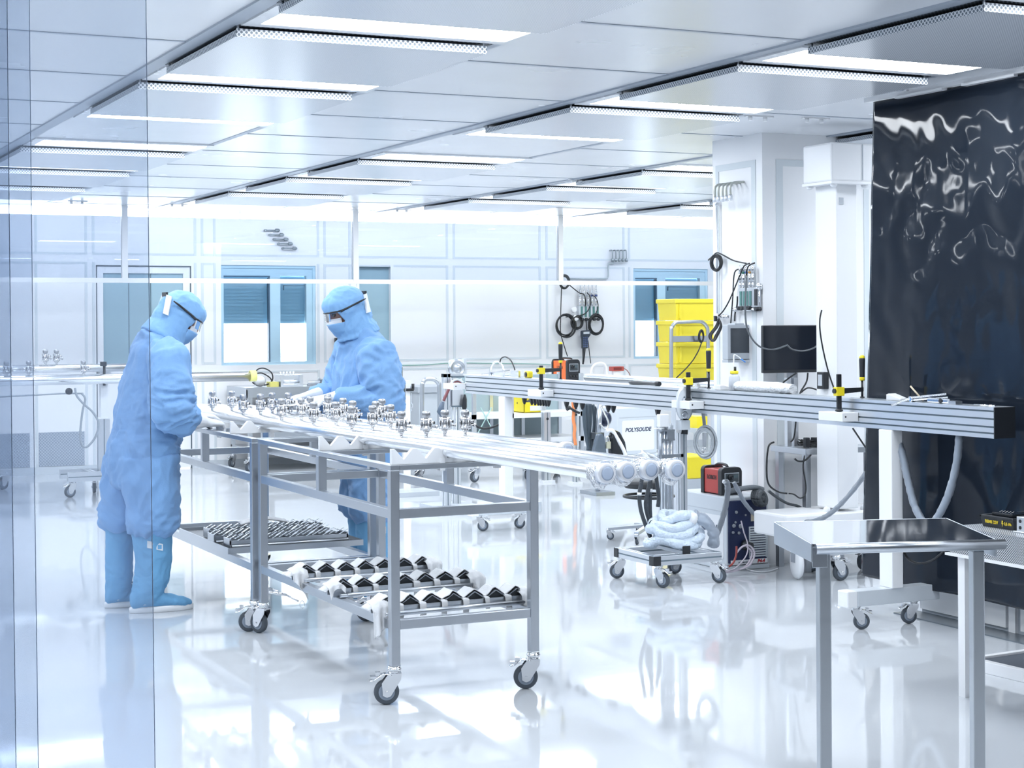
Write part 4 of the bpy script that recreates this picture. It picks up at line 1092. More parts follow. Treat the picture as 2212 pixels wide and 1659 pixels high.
# ------------------------------------------------------------------ white lifting column on a rolling base
pcn = thing('lifting_column', 'tall white lifting column with box head standing beside the cladded column', 'lifting column', (6.0, 8.12, 0))
x0 = atY(1808, 700, 8.02).x; x1 = atY(1852.5, 700, 8.02).x
MB().b(x0, x1, 8.02, 8.225, .40, 2.30).build('mast', WPAINT, pcn, bev=.006)
hx0 = atY(1795.6, 305, 7.97).x
MB().b(hx0, hx0+.50, 7.97, 8.25, 2.30, 2.525).build('head_box', WPAINT, pcn, bev=.012)
MB().b(hx0-.004, hx0+.50, 7.965, 8.255, 2.285, 2.302).build('head_plate', WPAINT, pcn, bev=.003)
MB().b(hx0+.22, hx0+.224, 7.966, 7.97, 2.31, 2.52).build('head_seam', GPAINT, pcn)
for x, y in ((hx0+.03, 7.99), (hx0+.03, 8.22), (hx0+.25, 7.99), (hx0+.45, 7.99)):
    MB().sphere((x, y, 2.283), .022, 12, sc=(1, 1, .8)).build('screw_cap', PLW, pcn)
MB().b(x0+.02, x0+.05, 8.017, 8.02, 2.17, 2.21).build('rating_plate', GPAINT, pcn)
bx0 = atY(1656, 1106, 8.2).x
MB().b(bx0, bx0+1.15, 8.02, 8.34, .25, .385).build('base_box', WPAINT, pcn, bev=.015)
for x, y in ((x0-.05, 8.06), (x1+.06, 8.05), (x1+.16, 8.05)): MB().sphere((x, y, .395), .022, 12).build('base_cap', PLW, pcn)
MB().b(x0-.004, x0, 8.05, 8.20, .98, 1.16).build('switch_plate', WPAINT, pcn)
MB().b(bx0+.18, bx0+.19, 8.0, 8.02, .0, .01)
for (x, y, a, s) in ((bx0+.42, 8.30, 0, 1.0), (5.90, 7.95, PI, 1.0), (6.34, 8.25, .4, 1.0)):
    c = put_caster(pcn, x, y, a, scale=s); c.location = (x-pcn.location.x, y-pcn.location.y, 0)
MB().b(5.80, 6.45, 7.93, 8.0, .15, .21).b(5.86, 5.93, 7.93, 8.3, .21, .25).b(bx0+.38, bx0+.46, 8.26, 8.32, .14, .25).b(6.30, 6.38, 8.2, 8.3, .14, .25).build('base_crossbar', ALU, pcn)
MB().lathe([(.03, -.02), (.085, -.016), (.095, 0), (.085, .016), (.03, .02)], (bx0+.14, 8.1, .095), (.95, -.30, 0), 24).build('white_wheel', PLW, pcn)
MB().b(bx0+.11, bx0+.15, 8.08, 8.12, .10, .25).build('wheel_bracket', STEELD, pcn)
# socket box with cable on the mast
so = thing('socket_box', 'small black socket box mounted on the white lifting column', 'socket', (x0-.01, 8.0, 1.06))
p = atX(1777, 820, x0-.012)
MB().b(x0-.04, x0-.004, p.y-.05, p.y+.02, p.z-.055, p.z+.045).build('box', BLACK, so, bev=.004)
MB().b(x0-.043, x0-.04, p.y-.035, p.y+.005, p.z-.035, p.z+.03).build('cover', GPAINT, so)

# ------------------------------------------------------------------ monitor, shelf table with cables
mo = thing('monitor', 'black flat monitor turned towards the room in front of the cladded column', 'monitor', (6.0, 8.5, 1.32))
c0 = atY(1648, 703, 8.52); c1 = atY(1781, 703, 8.46); zl = atY(1710, 805, 8.5).z
SCR = mat('monitor screen', (.010, .014, .022), .18, rvar=.03, bscale=30)
X_ = (c1-c0); X_.z = 0; Wd = X_.length; Mm = frame_M((c0.x, c0.y, zl), X_, (0, 0, 1)); Hh = c0.z-zl
MB().b(0, Wd, 0, Hh, -.03, 0, M=Mm).build('casing', BLACK, mo, bev=.004)
MB().b(.006, Wd-.006, .018, Hh-.006, 0, .001, M=Mm).build('screen', SCR, mo)
MB().b(Wd*.45, Wd*.6, -.22, .05, -.06, -.035, M=Mm).build('stand_arm', STEEL, mo)
zs_ = .735
st = thing('shelf_table', 'small steel side table with cables in front of the cladded column', 'table', (6.0, 8.4, 0))
sx0 = atZ(1645, 962, zs_).x; 
MB().b(5.915, 6.45, 8.26, 8.62, zs_-.035, zs_).build('table_top', STEEL, st, bev=.002)
for x, y in ((5.95, 8.30), (6.40, 8.30), (5.95, 8.58), (6.40, 8.58)): MB().b(x-.018, x+.018, y-.018, y+.018, 0, zs_-.035).build('leg', STEEL, st)
for x in (5.955, 6.005): MB().b(x, x+.03, 8.50, 8.53, zs_, 1.15).build('monitor_post', ALU, st)
cb = thing('cable_heap', 'tangle of black cables and adapters on the steel side table', 'cables', (6.1, 8.4, zs_))
rnd = random.Random(5); hm = MB()
for k in range(16):
    x, y = 6.10+rnd.uniform(-.06, .10), 8.40+rnd.uniform(-.05, .08)
    hm.tube([(x+rnd.uniform(-.1, .1), y+rnd.uniform(-.08, .08), zs_+.006+rnd.random()*.035) for _ in range(6)], .004, 6, sub=5)
hm.build('cables', HOSE, cb)
MB().b(6.08, 6.22, 8.36, 8.44, zs_+.02, zs_+.055).build('adapter', BLACK, cb, bev=.004)
MB().b(5.99, 6.02, 8.36, 8.39, zs_, zs_+.06).build('adapter', BLACK, cb, bev=.004)
def cable(label, pts, r=.004, m=HOSE, cat='cable', name='cable', grp=None, n=6):
    P0 = Vector(pts[0]); o = MB().tube(pts, r, n, sub=6).build(name, m)
    tag(o, label, cat, grp); return o
Y8 = lambda L, y: [atY(a, b, y) for a, b in L]
cable('black cable looping down from the left end of the steel side table', Y8([(1672, 955), (1660, 965), (1656, 1010), (1660, 1045), (1680, 1062), (1700, 1066)], 8.28), .0055)
cable('black cable hanging in a loop under the steel side table', Y8([(1716, 990), (1724, 996), (1738, 995), (1752, 982)], 8.24), .0055)
cable('long black cable dropping below the side table to the floor loop', Y8([(1738, 984), (1735, 1010), (1741, 1050), (1738, 1070), (1728, 1076), (1715, 1068), (1704, 1066)], 8.24), .0045)
cable('black cable from the monitor to the side table', Y8([(1745, 805), (1742, 825), (1728, 850), (1722, 880), (1716, 940), (1708, 955)], 8.46), .005)
cable('black cable from under the monitor leading left', Y8([(1720, 806), (1700, 820), (1690, 832), (1688, 870)], 8.47), .005)
cable('black cable arching from the monitor to the white lifting column', Y8([(1730, 848), (1745, 838), (1765, 842), (1782, 850)], 8.40), .005)
cable('grey cable sagging across the dark monitor', Y8([(1612, 600), (1610, 680), (1618, 720), (1640, 748), (1670, 755), (1699, 746)], 8.36), .0055, mat('grey hose', (.12, .135, .15), .3))
cable('second grey cable sagging on the dark monitor', Y8([(1700, 745), (1712, 755), (1735, 758), (1757, 752), (1776, 738)], 8.36), .005, MATS['grey hose'])
cable('thin black cable hanging down the front of the white lifting column', Y8([(1775, 670), (1771, 690), (1772, 720), (1780, 765), (1790, 805), (1800, 835), (1807, 856)], 7.98), .0045)
cable('black cable behind the beam to the right of the white lifting column', Y8([(1842, 925), (1862, 955), (1885, 990), (1890, 1010)], 7.9), .005)
FILMH = glassmat('film-wrapped hose', (.80, .84, .88), gloss=.14, rough=.1, haze=.35, bump=.7, bscale=90)
GREYH = mat('grey hose core', (.26, .29, .32), .3)
def wrapped(label, pts, r=.012, core=GREYH, m2=FILMH):
    o = thing('wrapped_hose', label, 'hose', pts[0])
    MB().tube(pts, r*.8, 8, sub=6).build('hose_core', core, o)
    P = spline(pts, 10); ring = [(p, r*(1.05+.25*noise.noise(p*40))) for p in P]
    MB().loft(ring, 10).build('film_sleeve', m2, o)
    return o
wrapped('grey film-wrapped hose slanting from the beam stand to the white base', Y8([(1888, 990), (1875, 1015), (1850, 1050), (1820, 1085), (1795, 1108), (1770, 1122), (1740, 1128)], 7.88), .014)
wrapped('film-wrapped hose hanging from the near end of the beam, left limb', [atX(1938, 948, 5.30), atX(1950, 985, 5.30), atX(1962, 1040, 5.30), atX(1975, 1090, 5.30), atX(1990, 1120, 5.30), atX(2005, 1135, 5.30)], .018, GPAINTL)
wrapped('film-wrapped hose hanging from the near end of the beam, right limb', [atX(2072, 940, 5.30), atX(2068, 990, 5.30), atX(2055, 1050, 5.30), atX(2040, 1090, 5.30), atX(2020, 1125, 5.30), atX(2005, 1140, 5.30)], .018, GPAINTL)
cable('thin black cable drooping under the beam in front of the curtain', [atX(1948, 1180, 5.36), atX(1960, 1205, 5.36), atX(1985, 1217, 5.36), atX(2015, 1210, 5.36), atX(2040, 1190, 5.36)], .006)
# ------------------------------------------------------------------ rolling profile cart with lift posts and weld head
cx0, cx1, cy0, cy1, cz0, cz1 = 4.83, 5.28, 8.19, 8.64, .125, .178
ca_ = thing('profile_cart', 'low rolling cart of aluminium profiles with lift posts in front of the red machine', 'cart', (5.05, 8.4, 0))
def prof(mb, gm, p0, p1, w, h, axis):
    """one aluminium profile bar with slots along its side faces; axis 0/1/2"""
    a = [min(p0[i], p1[i]) for i in range(3)]; b = [max(p0[i], p1[i]) for i in range(3)]
    mb.b(a[0], b[0], a[1], b[1], a[2], b[2])
    for i in range(3):
        if i == axis: continue
        j = 3-i-axis
        mid = (a[j]+b[j])/2; s = .004
        for side in (a[i]-.0006, b[i]-.0004):
            lo = [0]*3; hi = [0]*3
            lo[axis], hi[axis] = a[axis]+.001, b[axis]-.001; lo[i], hi[i] = side, side+.001; lo[j], hi[j] = mid-s, mid+s
            gm.b(lo[0], hi[0], lo[1], hi[1], lo[2], hi[2])
fr, gr = MB(), MB()
w = .045
prof(fr, gr, (cx0, cy0, cz0), (cx1, cy0+w, cz1), w, w, 0); prof(fr, gr, (cx0, cy1-w, cz0), (cx1, cy1, cz1), w, w, 0)
prof(fr, gr, (cx0, cy0+w, cz0), (cx0+w, cy1-w, cz1), w, w, 1); prof(fr, gr, (cx1-w, cy0+w, cz0), (cx1, cy1-w, cz1), w, w, 1)
prof(fr, gr, (cx0+.20, cy0+.02, cz1), (cx0+.25, cy1, cz1+.045), w, w, 1)
fr.build('base_frame', ALU, ca_, bev=.002); gr.build('frame_slot', GROOVE, ca_)
for x, y in ((cx0, cy0), (cx0, cy1-w)): MB().b(x-.004, x, y, y+w, cz0, cz1).build('frame_end_cap', BLACK, ca_)
MB().b(cx0-.004, cx0+w, cy0-.004, cy0, cz0, cz1).build('frame_end_cap', BLACK, ca_)
MB().b(cx0+.20, cx0+.25, cy0+.016, cy0+.02, cz1, cz1+.045).build('crossbar_end_cap', BLACK, ca_)
for x, y, a in ((cx0+.03, cy1-.03, -.40), (cx0+.05, cy0+.03, 2.0), (cx1-.03, cy0+.03, 2.2), (cx1-.03, cy1-.03, -.2)):
    put_caster(ca_, x-5.05, y-8.4, a, scale=.86)
pB = atY(1470, 905, 8.50); pB1 = atY(1484, 905, 8.50)
po, pg = MB(), MB()
prof(po, pg, (pB.x, 8.50, cz1), (pB.x+.045, 8.545, .955), 0, 0, 2)
pA = atY(1433, 905, 8.50)
prof(po, pg, (pA.x, 8.52, cz1), (pA.x+.08, 8.56, .89), 0, 0, 2)
po.build('lift_post', ALU, ca_, bev=.002); pg.build('post_slot', GROOVE, ca_)
for k in (.012, .034, .058): MB().cyl((pA.x+k, 8.51, .40), (pA.x+k, 8.51, .90), .0045, n=8).build('guide_rod', CHROME, ca_)
MB().b(pA.x-.01, pA.x+.075, 8.495, 8.52, .855, .865).b(pA.x-.01, pA.x+.075, 8.495, 8.52, .80, .81).b(pA.x+.02, pA.x+.07, 8.49, 8.52, .81, .855).build('lift_carriage', STEELD, ca_)
MB().b(pB.x-.004, pB.x+.049, 8.496, 8.549, .84, .965).build('white_guard', PLW, ca_, bev=.006)
MB().b(pA.x-.03, pA.x+.035, 8.49, 8.53, .88, .955).b(pA.x-.06, pA.x+.0, 8.49, 8.51, .868, .878).build('white_guard', PLW, ca_, bev=.006)
MB().cyl((pA.x-.02, 8.50, .60), (pA.x-.02, 8.50, .87), .008, n=10).lathe([(.006, .85), (.018, .862), (.02, .872)], (pA.x-.02, 8.50, 0), (0, 0, 1), 14).build('spindle', STEELD, ca_)
MB().b(pA.x-.03, pB.x+.02, 8.50, 8.52, .70, .72).build('cross_plate', STEELD, ca_)
# orbital weld head: C-shaped plates on top of the posts
wh = thing('orbital_welder', 'grey C-shaped orbital welding head on the posts, in front of the beam', 'welding head', (pB.x, 8.46, .95))
hc = atY(1474, 880, 8.46)
def cplate(y0, t, R, m, nm, dx=0.0):
    pts = []; n = 36
    for i in range(n+1):
        a = math.radians(-70+320*i/n); pts.append((R*.62*math.cos(a), .02+R*1.12*math.sin(a)))
    inn = [(.42*x, .02+.52*(y-.02)) for x, y in pts][::-1]
    mb = MB(); N = len(pts); M = frame_M((hc.x+dx, y0+t, hc.z), (1, 0, 0), (0, 0, 1))
    v = [(x, y, z) for z in (0, t) for x, y in pts+inn[::-1]]
    f = []
    for z in (0, 1):
        o = z*2*N
        for i in range(N-1):
            q = (o+i, o+i+1, o+N+i+1, o+N+i); f.append(q if z else q[::-1])
    for i in range(N-1): f.append((i, i+1, 2*N+i+1, 2*N+i)); f.append((N+i+1, N+i, 3*N+i, 3*N+i+1))
    f += [(0, 2*N, 3*N, N), (N-1, 2*N-1, 4*N-1, 3*N-1)]
    mb.add(v, f, 0, False, M); return mb.build(nm, m, wh)
cplate(8.43, .012, .082, GPAINTL, 'front_plate'); cplate(8.47, .03, .088, GPAINT, 'rear_housing', .03)
MB().lathe([(.0, 0), (.02, 0), (.02, .004), (.014, .006)], (hc.x-.005, 8.426, hc.z-.045), (0, -1, 0), 18).build('disc', STEEL, wh)
MB().b(hc.x-.012, hc.x+.014, 8.42, 8.43, hc.z-.02, hc.z-.012).build('mount_foot', GPAINTL, wh)
MB().b(hc.x-.02, hc.x+.04, 8.44, 8.50, hc.z-.13, hc.z-.075).build('mount_foot', GPAINTL, wh)
MB().cyl((hc.x+.035, 8.50, hc.z-.16), (hc.x+.055, 8.505, hc.z+.02), .022, n=14).build('motor_sleeve', BLACK, wh)
# film-wrapped hose bundle lying on the cart
BAGM = mat('pale blue film bundle', (.66, .76, .88), .35, bump=.9, bscale=38, bdist=.02)
bg = thing('hose_bundle', 'pale film-wrapped hose bundle coiled on the low rolling cart', 'hose bundle', (5.06, 8.36, .23))
bc = Vector((5.055, 8.34, .0))
rnd = random.Random(11); k = MB()
for i, (z, R, sx, ox) in enumerate(((.235, .115, 1.35, .0), (.262, .10, 1.4, .03), (.300, .105, 1.3, -.005), (.335, .095, 1.35, .0), (.372, .08, 1.2, .02))):
    pts = []
    for j in range(14):
        a = 2*PI*j/14+i
        pts.append((bc.x+ox+R*sx*math.cos(a)+rnd.uniform(-.012, .012), bc.y+R*.9*math.sin(a), z+.016*math.sin(a*2+i)+rnd.uniform(-.008, .008)))
    P = spline(pts, 4, True); P.append(P[0])
    k.loft([(p, .029+.008*noise.noise(p*22)) for p in P], 12, caps=False)
k.build('wrapped_coil', BAGM, bg)
k = MB(); P = spline([(bc.x+.10, bc.y-.05, .385), (bc.x+.18, bc.y-.06, .34), (bc.x+.235, bc.y-.05, .27), (bc.x+.25, bc.y-.02, .20)], 8)
k.loft([(p, .034+.012*noise.noise(p*30)) for p in P], 14); k.build('loose_end', FILMH, bg)
MB().loft([(bc+Vector((.05, -.075, .375)), .034), (bc+Vector((.09, -.075, .365)), .036)], 12).build('tape_band', CLOTH, bg)
def banded(label, pts, r, band=None):
    o = thing('ribbed_cable', label, 'cable', pts[0], 0, 'dark cables hanging behind the tube ends')
    MB().tube(pts, r, 10, sub=8).build('cable_core', mat('dark wrapped cable', (.045, .055, .068), .35, bump=.5, bscale=120), o)
    if band is not None:
        P = spline(pts, 8); q = P[int(band*(len(P)-1))]; q2 = P[min(len(P)-1, int(band*(len(P)-1))+2)]
        MB().cyl(q, q2, r*1.12, n=12).build('white_band', PLW, o)
    return o
yk = 8.42
for i, (pts, bd) in enumerate((([(1392, 1005), (1385, 1045), (1381, 1070), (1384, 1100), (1393, 1130), (1405, 1160)], .36), ([(1407, 1015), (1402, 1050), (1395, 1085), (1398, 1110), (1408, 1140)], None), ([(1404, 1000), (1405, 1040), (1404, 1070), (1404, 1100), (1406, 1130)], .40), ([(1415, 1015), (1420, 1050), (1423, 1075), (1421, 1095)], None))):
    banded(['leftmost dark wrapped cable with white band below the tube ends', 'second dark wrapped cable below the tube ends', 'third dark wrapped cable, with a white band, below the tube ends', 'rightmost dark wrapped cable below the tube ends'][i], [atY(a, b, yk+.02*i) for a, b in pts], .012, bd)

# ------------------------------------------------------------------ welding power sources
NAVY = mat('navy print', (.03, .045, .10), .5)
def power_source(x0, y0, w, l, h, label, rz=0.0, z=0.0, fancy=True):
    o = thing('welding_power_source', label, 'welding power source', (x0, y0, z), rz)
    MB().b(0, w, 0, l, .0, .03).build('plinth', GPAINTL, o, local=True, bev=.008)
    MB().b(0, w, .012, l, .03, h).build('cabinet', GPAINTL, o, local=True, bev=.008)
    MB().b(-.002, 0, .02, l-.02, h-.09, h-.086).build('cabinet_seam', GPAINT, o, local=True)
    pts = []; y0_, y1_, z0_, z1_ = .045, l-.05, .065, h-.115; r = .02
    for (cx, cy, a0) in ((y1_-r, z1_-r, 0), (y0_+r, z1_-r, 90), (y0_+r, z0_+r, 180), (y1_-r, z0_+r, 270)):
        for q in range(5): a = math.radians(a0+q*22.5); pts.append((-(cx+r*math.cos(a)), cy+r*math.sin(a)))
    MB().prism(pts[::-1], frame_M((-.0005, 0, 0), (0, -1, 0), (0, 0, 1)), .0015).build('white_panel', PLW, o, local=True)
    lettering('POLYSOUDE', l*.11, wm(o) @ frame_M((-.003, l*.5, z0_+(z1_-z0_)*.68), (0, -1, 0), (0, 0, 1)), NAVY, o, shear=.22, sx=1.02, bold=.0012)
    if fancy:
        MB().b(.008, w-.02, .0, .014, .045, h-.02).build('front_panel', BLUED, o, local=True, bev=.004)
        g = MB()
        for q in range(12): g.b(w*.52, w*.90, -.006, .002, .075+q*.0145, .084+q*.0145)
        g.b(w*.50, w*.52, -.007, .002, .07, .25).b(w*.90, w*.92, -.007, .002, .07, .25).b(w*.50, w*.92, -.007, .002, .25, .258)
        g.build('vent_grille', GPAINTL, o, local=True)
        kb = MB()
        for (a, b, r) in ((.14, .27, .012), (.30, .265, .014), (.12, .23, .009), (.18, .29, .007), (.26, .225, .009), (.42, .33, .006), (.55, .34, .006), (.2, .35, .01)):
            kb.lathe([(r*.55, 0), (r, 0), (r, .005), (r*.55, .005)], (w*a, -.0005, b*h/.44), (0, -1, 0), 14)
        kb.build('socket_ring', STEELD, o, local=True)
        MB().lathe([(.03, 0), (.03, .02), (.022, .03), (.02, .06), (.012, .065)], (w*.38, 0, .15), (.35, -1, 0), 18).build('power_plug', BLACK, o, local=True)
        MB().b(w*.55, w*.80, -.003, .001, .29, .335).build('paper_label', mat('beige label', (.55, .50, .40), .6), o, local=True)
        MB().b(.02, w-.02, -.004, .001, .035, .062).build('name_strip', PLW, o, local=True)
        lettering('POLYSOUDE', .013, wm(o) @ frame_M((w*.36, -.0045, .047), (1, 0, 0), (0, 0, 1)), NAVY, o, name='name_print', shear=.2)
        lettering('P4-4', .028, wm(o) @ frame_M((w*.78, -.0045, .048), (1, 0, 0), (0, 0, 1)), mat('red print', (.45, .03, .04), .5), o, name='model_print', shear=.2, bold=.0012)
    return o
ps = power_source(5.555, 8.55, .30, .56, .44, 'grey welding power source with dark blue front beside the cladded column')
def inverter(o, w, l, h, body, txt, tcol, shape='box'):
    """portable welding inverter: coloured shell between black end frames; origin at its front-left foot"""
    MB().b(0, w, .035, l-.03, .006, h-.012).build('shell', body, o, local=True, bev=.006)
    n = 9
    def endframe(y0, y1, nm):
        pts = [(-.006, 0), (w+.006, 0), (w+.006, h*.86)]
        for q in range(n): a = PI*q/(n-1)*.5; pts.append((w+.006-w*.22*(1-math.cos(a)), h*.86+h*.16*math.sin(a)))
        for q in range(n): a = PI*.5+PI*q/(n-1)*.5; pts.append((-.006+w*.22*(1+math.cos(a)), h*.86+h*.16*math.sin(a)))
        pts.append((-.006, h*.86))
        return MB().prism(pts, frame_M((0, y1, 0), (1, 0, 0), (0, 0, 1)), y1-y0).build(nm, BLACK, o, local=True, bev=.005)
    endframe(0, .04, 'front_frame'); endframe(l-.035, l, 'rear_frame')
    MB().b(w*.12, w*.88, -.003, .001, h*.45, h*.82).build('control_panel', GPAINT, o, local=True)
    MB().b(w*.15, w*.85, -.005, -.002, h*.48, h*.79).build('panel_face', mat('control panel face', (.06, .075, .085), .3), o, local=True)
    MB().lathe([(.019, 0), (.019, .012), (.015, .016)], (w*.40, -.004, h*.66), (0, -1, 0), 18).build('knob', BLACKG, o, local=True)
    MB().b(w*.58, w*.80, -.006, -.004, h*.62, h*.75).build('display', mat('display', (.10, .14, .16), .2), o, local=True)
    s = MB()
    for a in (.25, .5, .75): s.lathe([(.014, 0), (.014, .010), (.009, .014)], (w*a, -.001, h*.22), (0, -1, 0), 14)
    s.build('socket', BLACKG, o, local=True)
    MB().tube([(w*.5, .045, h+.0), (w*.5, .07, h+.014), (w*.5, l-.09, h+.014), (w*.5, l-.05, h+.0)], .009, 8, sub=6).build('carry_handle', BLACK, o, local=True)
    lettering(txt, h*.20, wm(o) @ frame_M((-.0015, l*.5, h*.62), (0, -1, 0), (0, 0, 1)), tcol, o, bold=.0016, sx=.92)
    return o
lo = thing('welding_inverter', 'red and black welding inverter standing on the grey power source', 'welding machine', (5.59, 8.66, .441), 0)
inverter(lo, .135, .235, .165, RED, 'LORCH', mat('dark red print', (.05, .012, .012), .5))
# hoses at the inverter
wrapped('dark film-wrapped hose dropping from the front of the red welding inverter', Y8([(1567, 1040), (1572, 1048), (1570, 1080), (1562, 1115), (1552, 1145), (1543, 1165)], 8.42), .016, mat('dark hose', (.05, .06, .07), .35))
wrapped('grey film-wrapped hose running from the red inverter to the white base', Y8([(1585, 1042), (1595, 1060), (1608, 1085), (1630, 1110), (1655, 1125), (1680, 1138)], 8.40), .012, GREYH)
cable('white connector sleeve at the front of the red inverter', Y8([(1562, 1040), (1568, 1042), (1571, 1056)], 8.46), .012, PLW, 'connector', 'connector_sleeve')
hr = thing('hose_reel', 'thick dark film-wrapped hose rolled up on top of the blue fronted power source', 'hose reel', (5.80, 8.50, .43))
rc = atY(1647, 1077, 8.44); k = MB(); DH = mat('dark film hose', (.06, .07, .08), .22, bump=.8, bscale=60, bdist=.015)
for q in range(4): k.torus((rc.x, rc.y+q*.02, rc.z), .036+.004*(q % 2), .015, (.45, -1, .25), n=24, k=10)
k.sphere((rc.x, rc.y+.02, rc.z), .032, 14)
k.build('rolled_hose', DH, hr)
cable('thick grey hose along the top of the blue fronted power source', Y8([(1572, 1062), (1600, 1056), (1630, 1053), (1648, 1058)], 8.5), .017, mat('thick hose', (.16, .18, .20), .35, bump=.4, bscale=80), 'hose', 'hose')
cable('black film-wrapped cable from the rolled hose towards the side table', Y8([(1660, 1060), (1675, 1072), (1700, 1087), (1725, 1094), (1750, 1110)], 8.36), .009, DH, 'hose', 'hose')
PINKH = mat('pale pink hose', (.66, .60, .68), .35)
for i, (pts, m_, r) in enumerate((([(1601, 1125), (1607, 1150), (1615, 1175), (1612, 1200), (1590, 1226), (1568, 1234)], PINKH, .004), ([(1590, 1196), (1602, 1182), (1618, 1178), (1630, 1195), (1620, 1220), (1598, 1230)], PINKH, .006), ([(1612, 1180), (1625, 1195), (1612, 1222), (1585, 1234), (1565, 1236)], PINKH, .006), ([(1591, 1180), (1590, 1200), (1582, 1218), (1566, 1229)], mat('red hose', (.42, .07, .06), .35), .006))):
    cable(['thin pale hose trailing from the socket of the blue front', 'pale pink hose looping from the blue front to the floor', 'second pale pink hose curling onto the floor by the cart', 'red hose running from the blue front down to the floor'][i], [atY(a, b, 8.46-.012*k_) for k_, (a, b) in enumerate(pts)], r, m_, 'hose', 'gas_hose', 'gas hoses at the blue fronted power source')
cable('thin white cable lying on the floor towards the white wheel', [atZ(1605, 1226, .006), atZ(1630, 1234, .006), atZ(1660, 1234, .006), atZ(1680, 1228, .006)], .004, PLW)

# ------------------------------------------------------------------ things on the left face of the cladded column
XC = CXa
pm = thing('gas_flow_station', 'gas flow meter panel with black valve bar mounted on the side of the cladded column', 'gas panel', (XC, 8.8, 1.6))
GREENT = mat('green flow tube', (.10, .24, .23), .2)
def PX(a, b, off=.03): return atX(a, b, XC-off)
a0 = PX(1597, 622); a1 = PX(1638, 664)
yA, yB, zA, zB_ = a0.y, a1.y, a0.z, a1.z     # yA far, yB near
MB().b(XC-.035, XC-.008, yB, yA, zB_, zA).build('panel_body', GPAINT, pm, bev=.003)
n = 4
for k in range(n):
    y = yA+(yB-yA)*(.10+.17*k)
    MB().b(XC-.040, XC-.034, y-.016, y+.004, zB_+.012, zA-.022).build('flow_tube', GREENT, pm)
    MB().cyl((XC-.034, y-.006, zB_-.004), (XC-.062, y-.006, zB_-.004), .012, n=12).build('valve_knob', BLACK, pm)
MB().b(XC-.040, XC-.034, yB+.002, yB+.030, zB_+.012, zA-.012).build('dark_plate', BLACK, pm)
PZ = [mat('green ring', (.05, .22, .16), .4), mat('blue ring', (.05, .13, .42), .4), mat('orange ring', (.62, .34, .10), .4), GPAINT]
for k in range(5):
    y = yA+(yB-yA)*(.05+.17*k)
    MB().lathe([(.004, 0), (.009, .005), (.009, .025), (.006, .03), (.010, .04), (.010, .085), (.006, .09), (.009, .10), (.009, .13), (.004, .14)], (XC-.03, y, zA), (0, 0, 1), 12).build('quick_coupling', CHROME, pm)
    MB().cyl((XC-.03, y, zA+.088), (XC-.03, y, zA+.10), .0112, n=12).build('coupling_ring', PZ[(k+3) % 4], pm)
MB().cyl((XC-.03, yA+.07, zB_-.012), (XC-.03, yB-.03, zB_-.012), .009, n=10).lathe([(.012, 0), (.016, .004), (.016, .02), (.010, .024)], (XC-.03, yA+.05, zB_-.012), (0, -1, 0), 12).build('gas_manifold', CHROME, pm)
MB().cyl((XC-.035, yB-.03, zB_-.01), (XC-.075, yB-.03, zB_-.01), .014, n=14).build('end_valve', BLACK, pm)
MB().lathe([(.022, 0), (.022, .018), (.019, .02)], (XC-.02, yB-.012, zA+.005), (-1, 0, 0), 18).cyl((XC-.03, yB-.012, zB_), (XC-.03, yB-.012, zA), .004, n=8).build('pressure_gauge', CHROME, pm)
# pipe drop and elbows
pp = thing('gas_pipe', 'thin vertical gas pipe with five elbow outlets at its top on the cladded column', 'pipe', (XC, CYb-.02, 1.4))
yp = PX(1549, 600, .03).y
v0 = PX(1549, 692, .03).z; v1 = PX(1548, 425, .03).z
MB().cyl((XC-.03, yp, v0), (XC-.03, yp, v1), .007, n=10).lathe([(.008, 0), (.013, .006), (.013, .03), (.008, .036)], (XC-.03, yp, v1-.06), (0, 0, 1), 12).build('riser', ALU, pp)
for k, (tx, ty, bx, by) in enumerate(((1572, 398, 1548, 432), (1580, 397, 1557, 434), (1589, 396, 1565, 433), (1597, 395, 1574, 434), (1606, 393, 1585, 432))):
    A = atX(tx, ty, XC-.004); B = atX(bx, by, XC-.10); Z0 = A.z
    xs_ = XC-.10
    pts = [(XC, A.y, Z0), (XC-.05, A.y, Z0-.002), (xs_+.02, A.y, Z0-.008), (xs_, A.y, Z0-.03), (xs_, A.y, Z0-.085)]
    MB().tube(pts, .0075, 8, m=0).build('elbow_tube', mat('beige tube', (.50, .52, .48), .35, .6), pp)
    MB().lathe([(.010, -.118), (.015, -.112), (.015, -.09), (.010, -.082)], (xs_, A.y, Z0), (0, 0, 1), 12).build('elbow_coupling', ALU, pp)
def coil(name, label, c, R, axis, turns=4, r=.0045, sx=.7, cat='cable coil', m=HOSE, grp=None, jit=.006):
    rnd = random.Random(hash(label) % 1000 if False else len(label)); k = MB()
    for q in range(turns):
        cc = Vector(c)+Vector((rnd.uniform(-jit, jit), rnd.uniform(-jit, jit), rnd.uniform(-jit, jit)))
        k.torus(cc, R*(1+rnd.uniform(-.08, .08)), r, axis, n=24, k=6, sx=sx)
    o = k.build(name, m); return tag(o, label, cat, grp)
cc = atX(1548, 568, XC-.05)
coil('cable_coil', 'black cable coil hung high on the gas pipe of the cladded column', cc, .047, (-1, -.35, 0), 5, .0055, .80)
cable('black hose from the high cable coil to the gas panel on the column', [atX(a, b, XC-.045) for a, b in ((1530, 562), (1540, 553), (1549, 546), (1562, 551), (1585, 563), (1612, 569))], .0045)
cable('black hose curving from the gas panel left to the cable bundle', [atX(a, b, XC-.05) for a, b in ((1619, 569), (1608, 574), (1600, 590), (1590, 615), (1575, 650), (1562, 672), (1552, 682))], .0045)
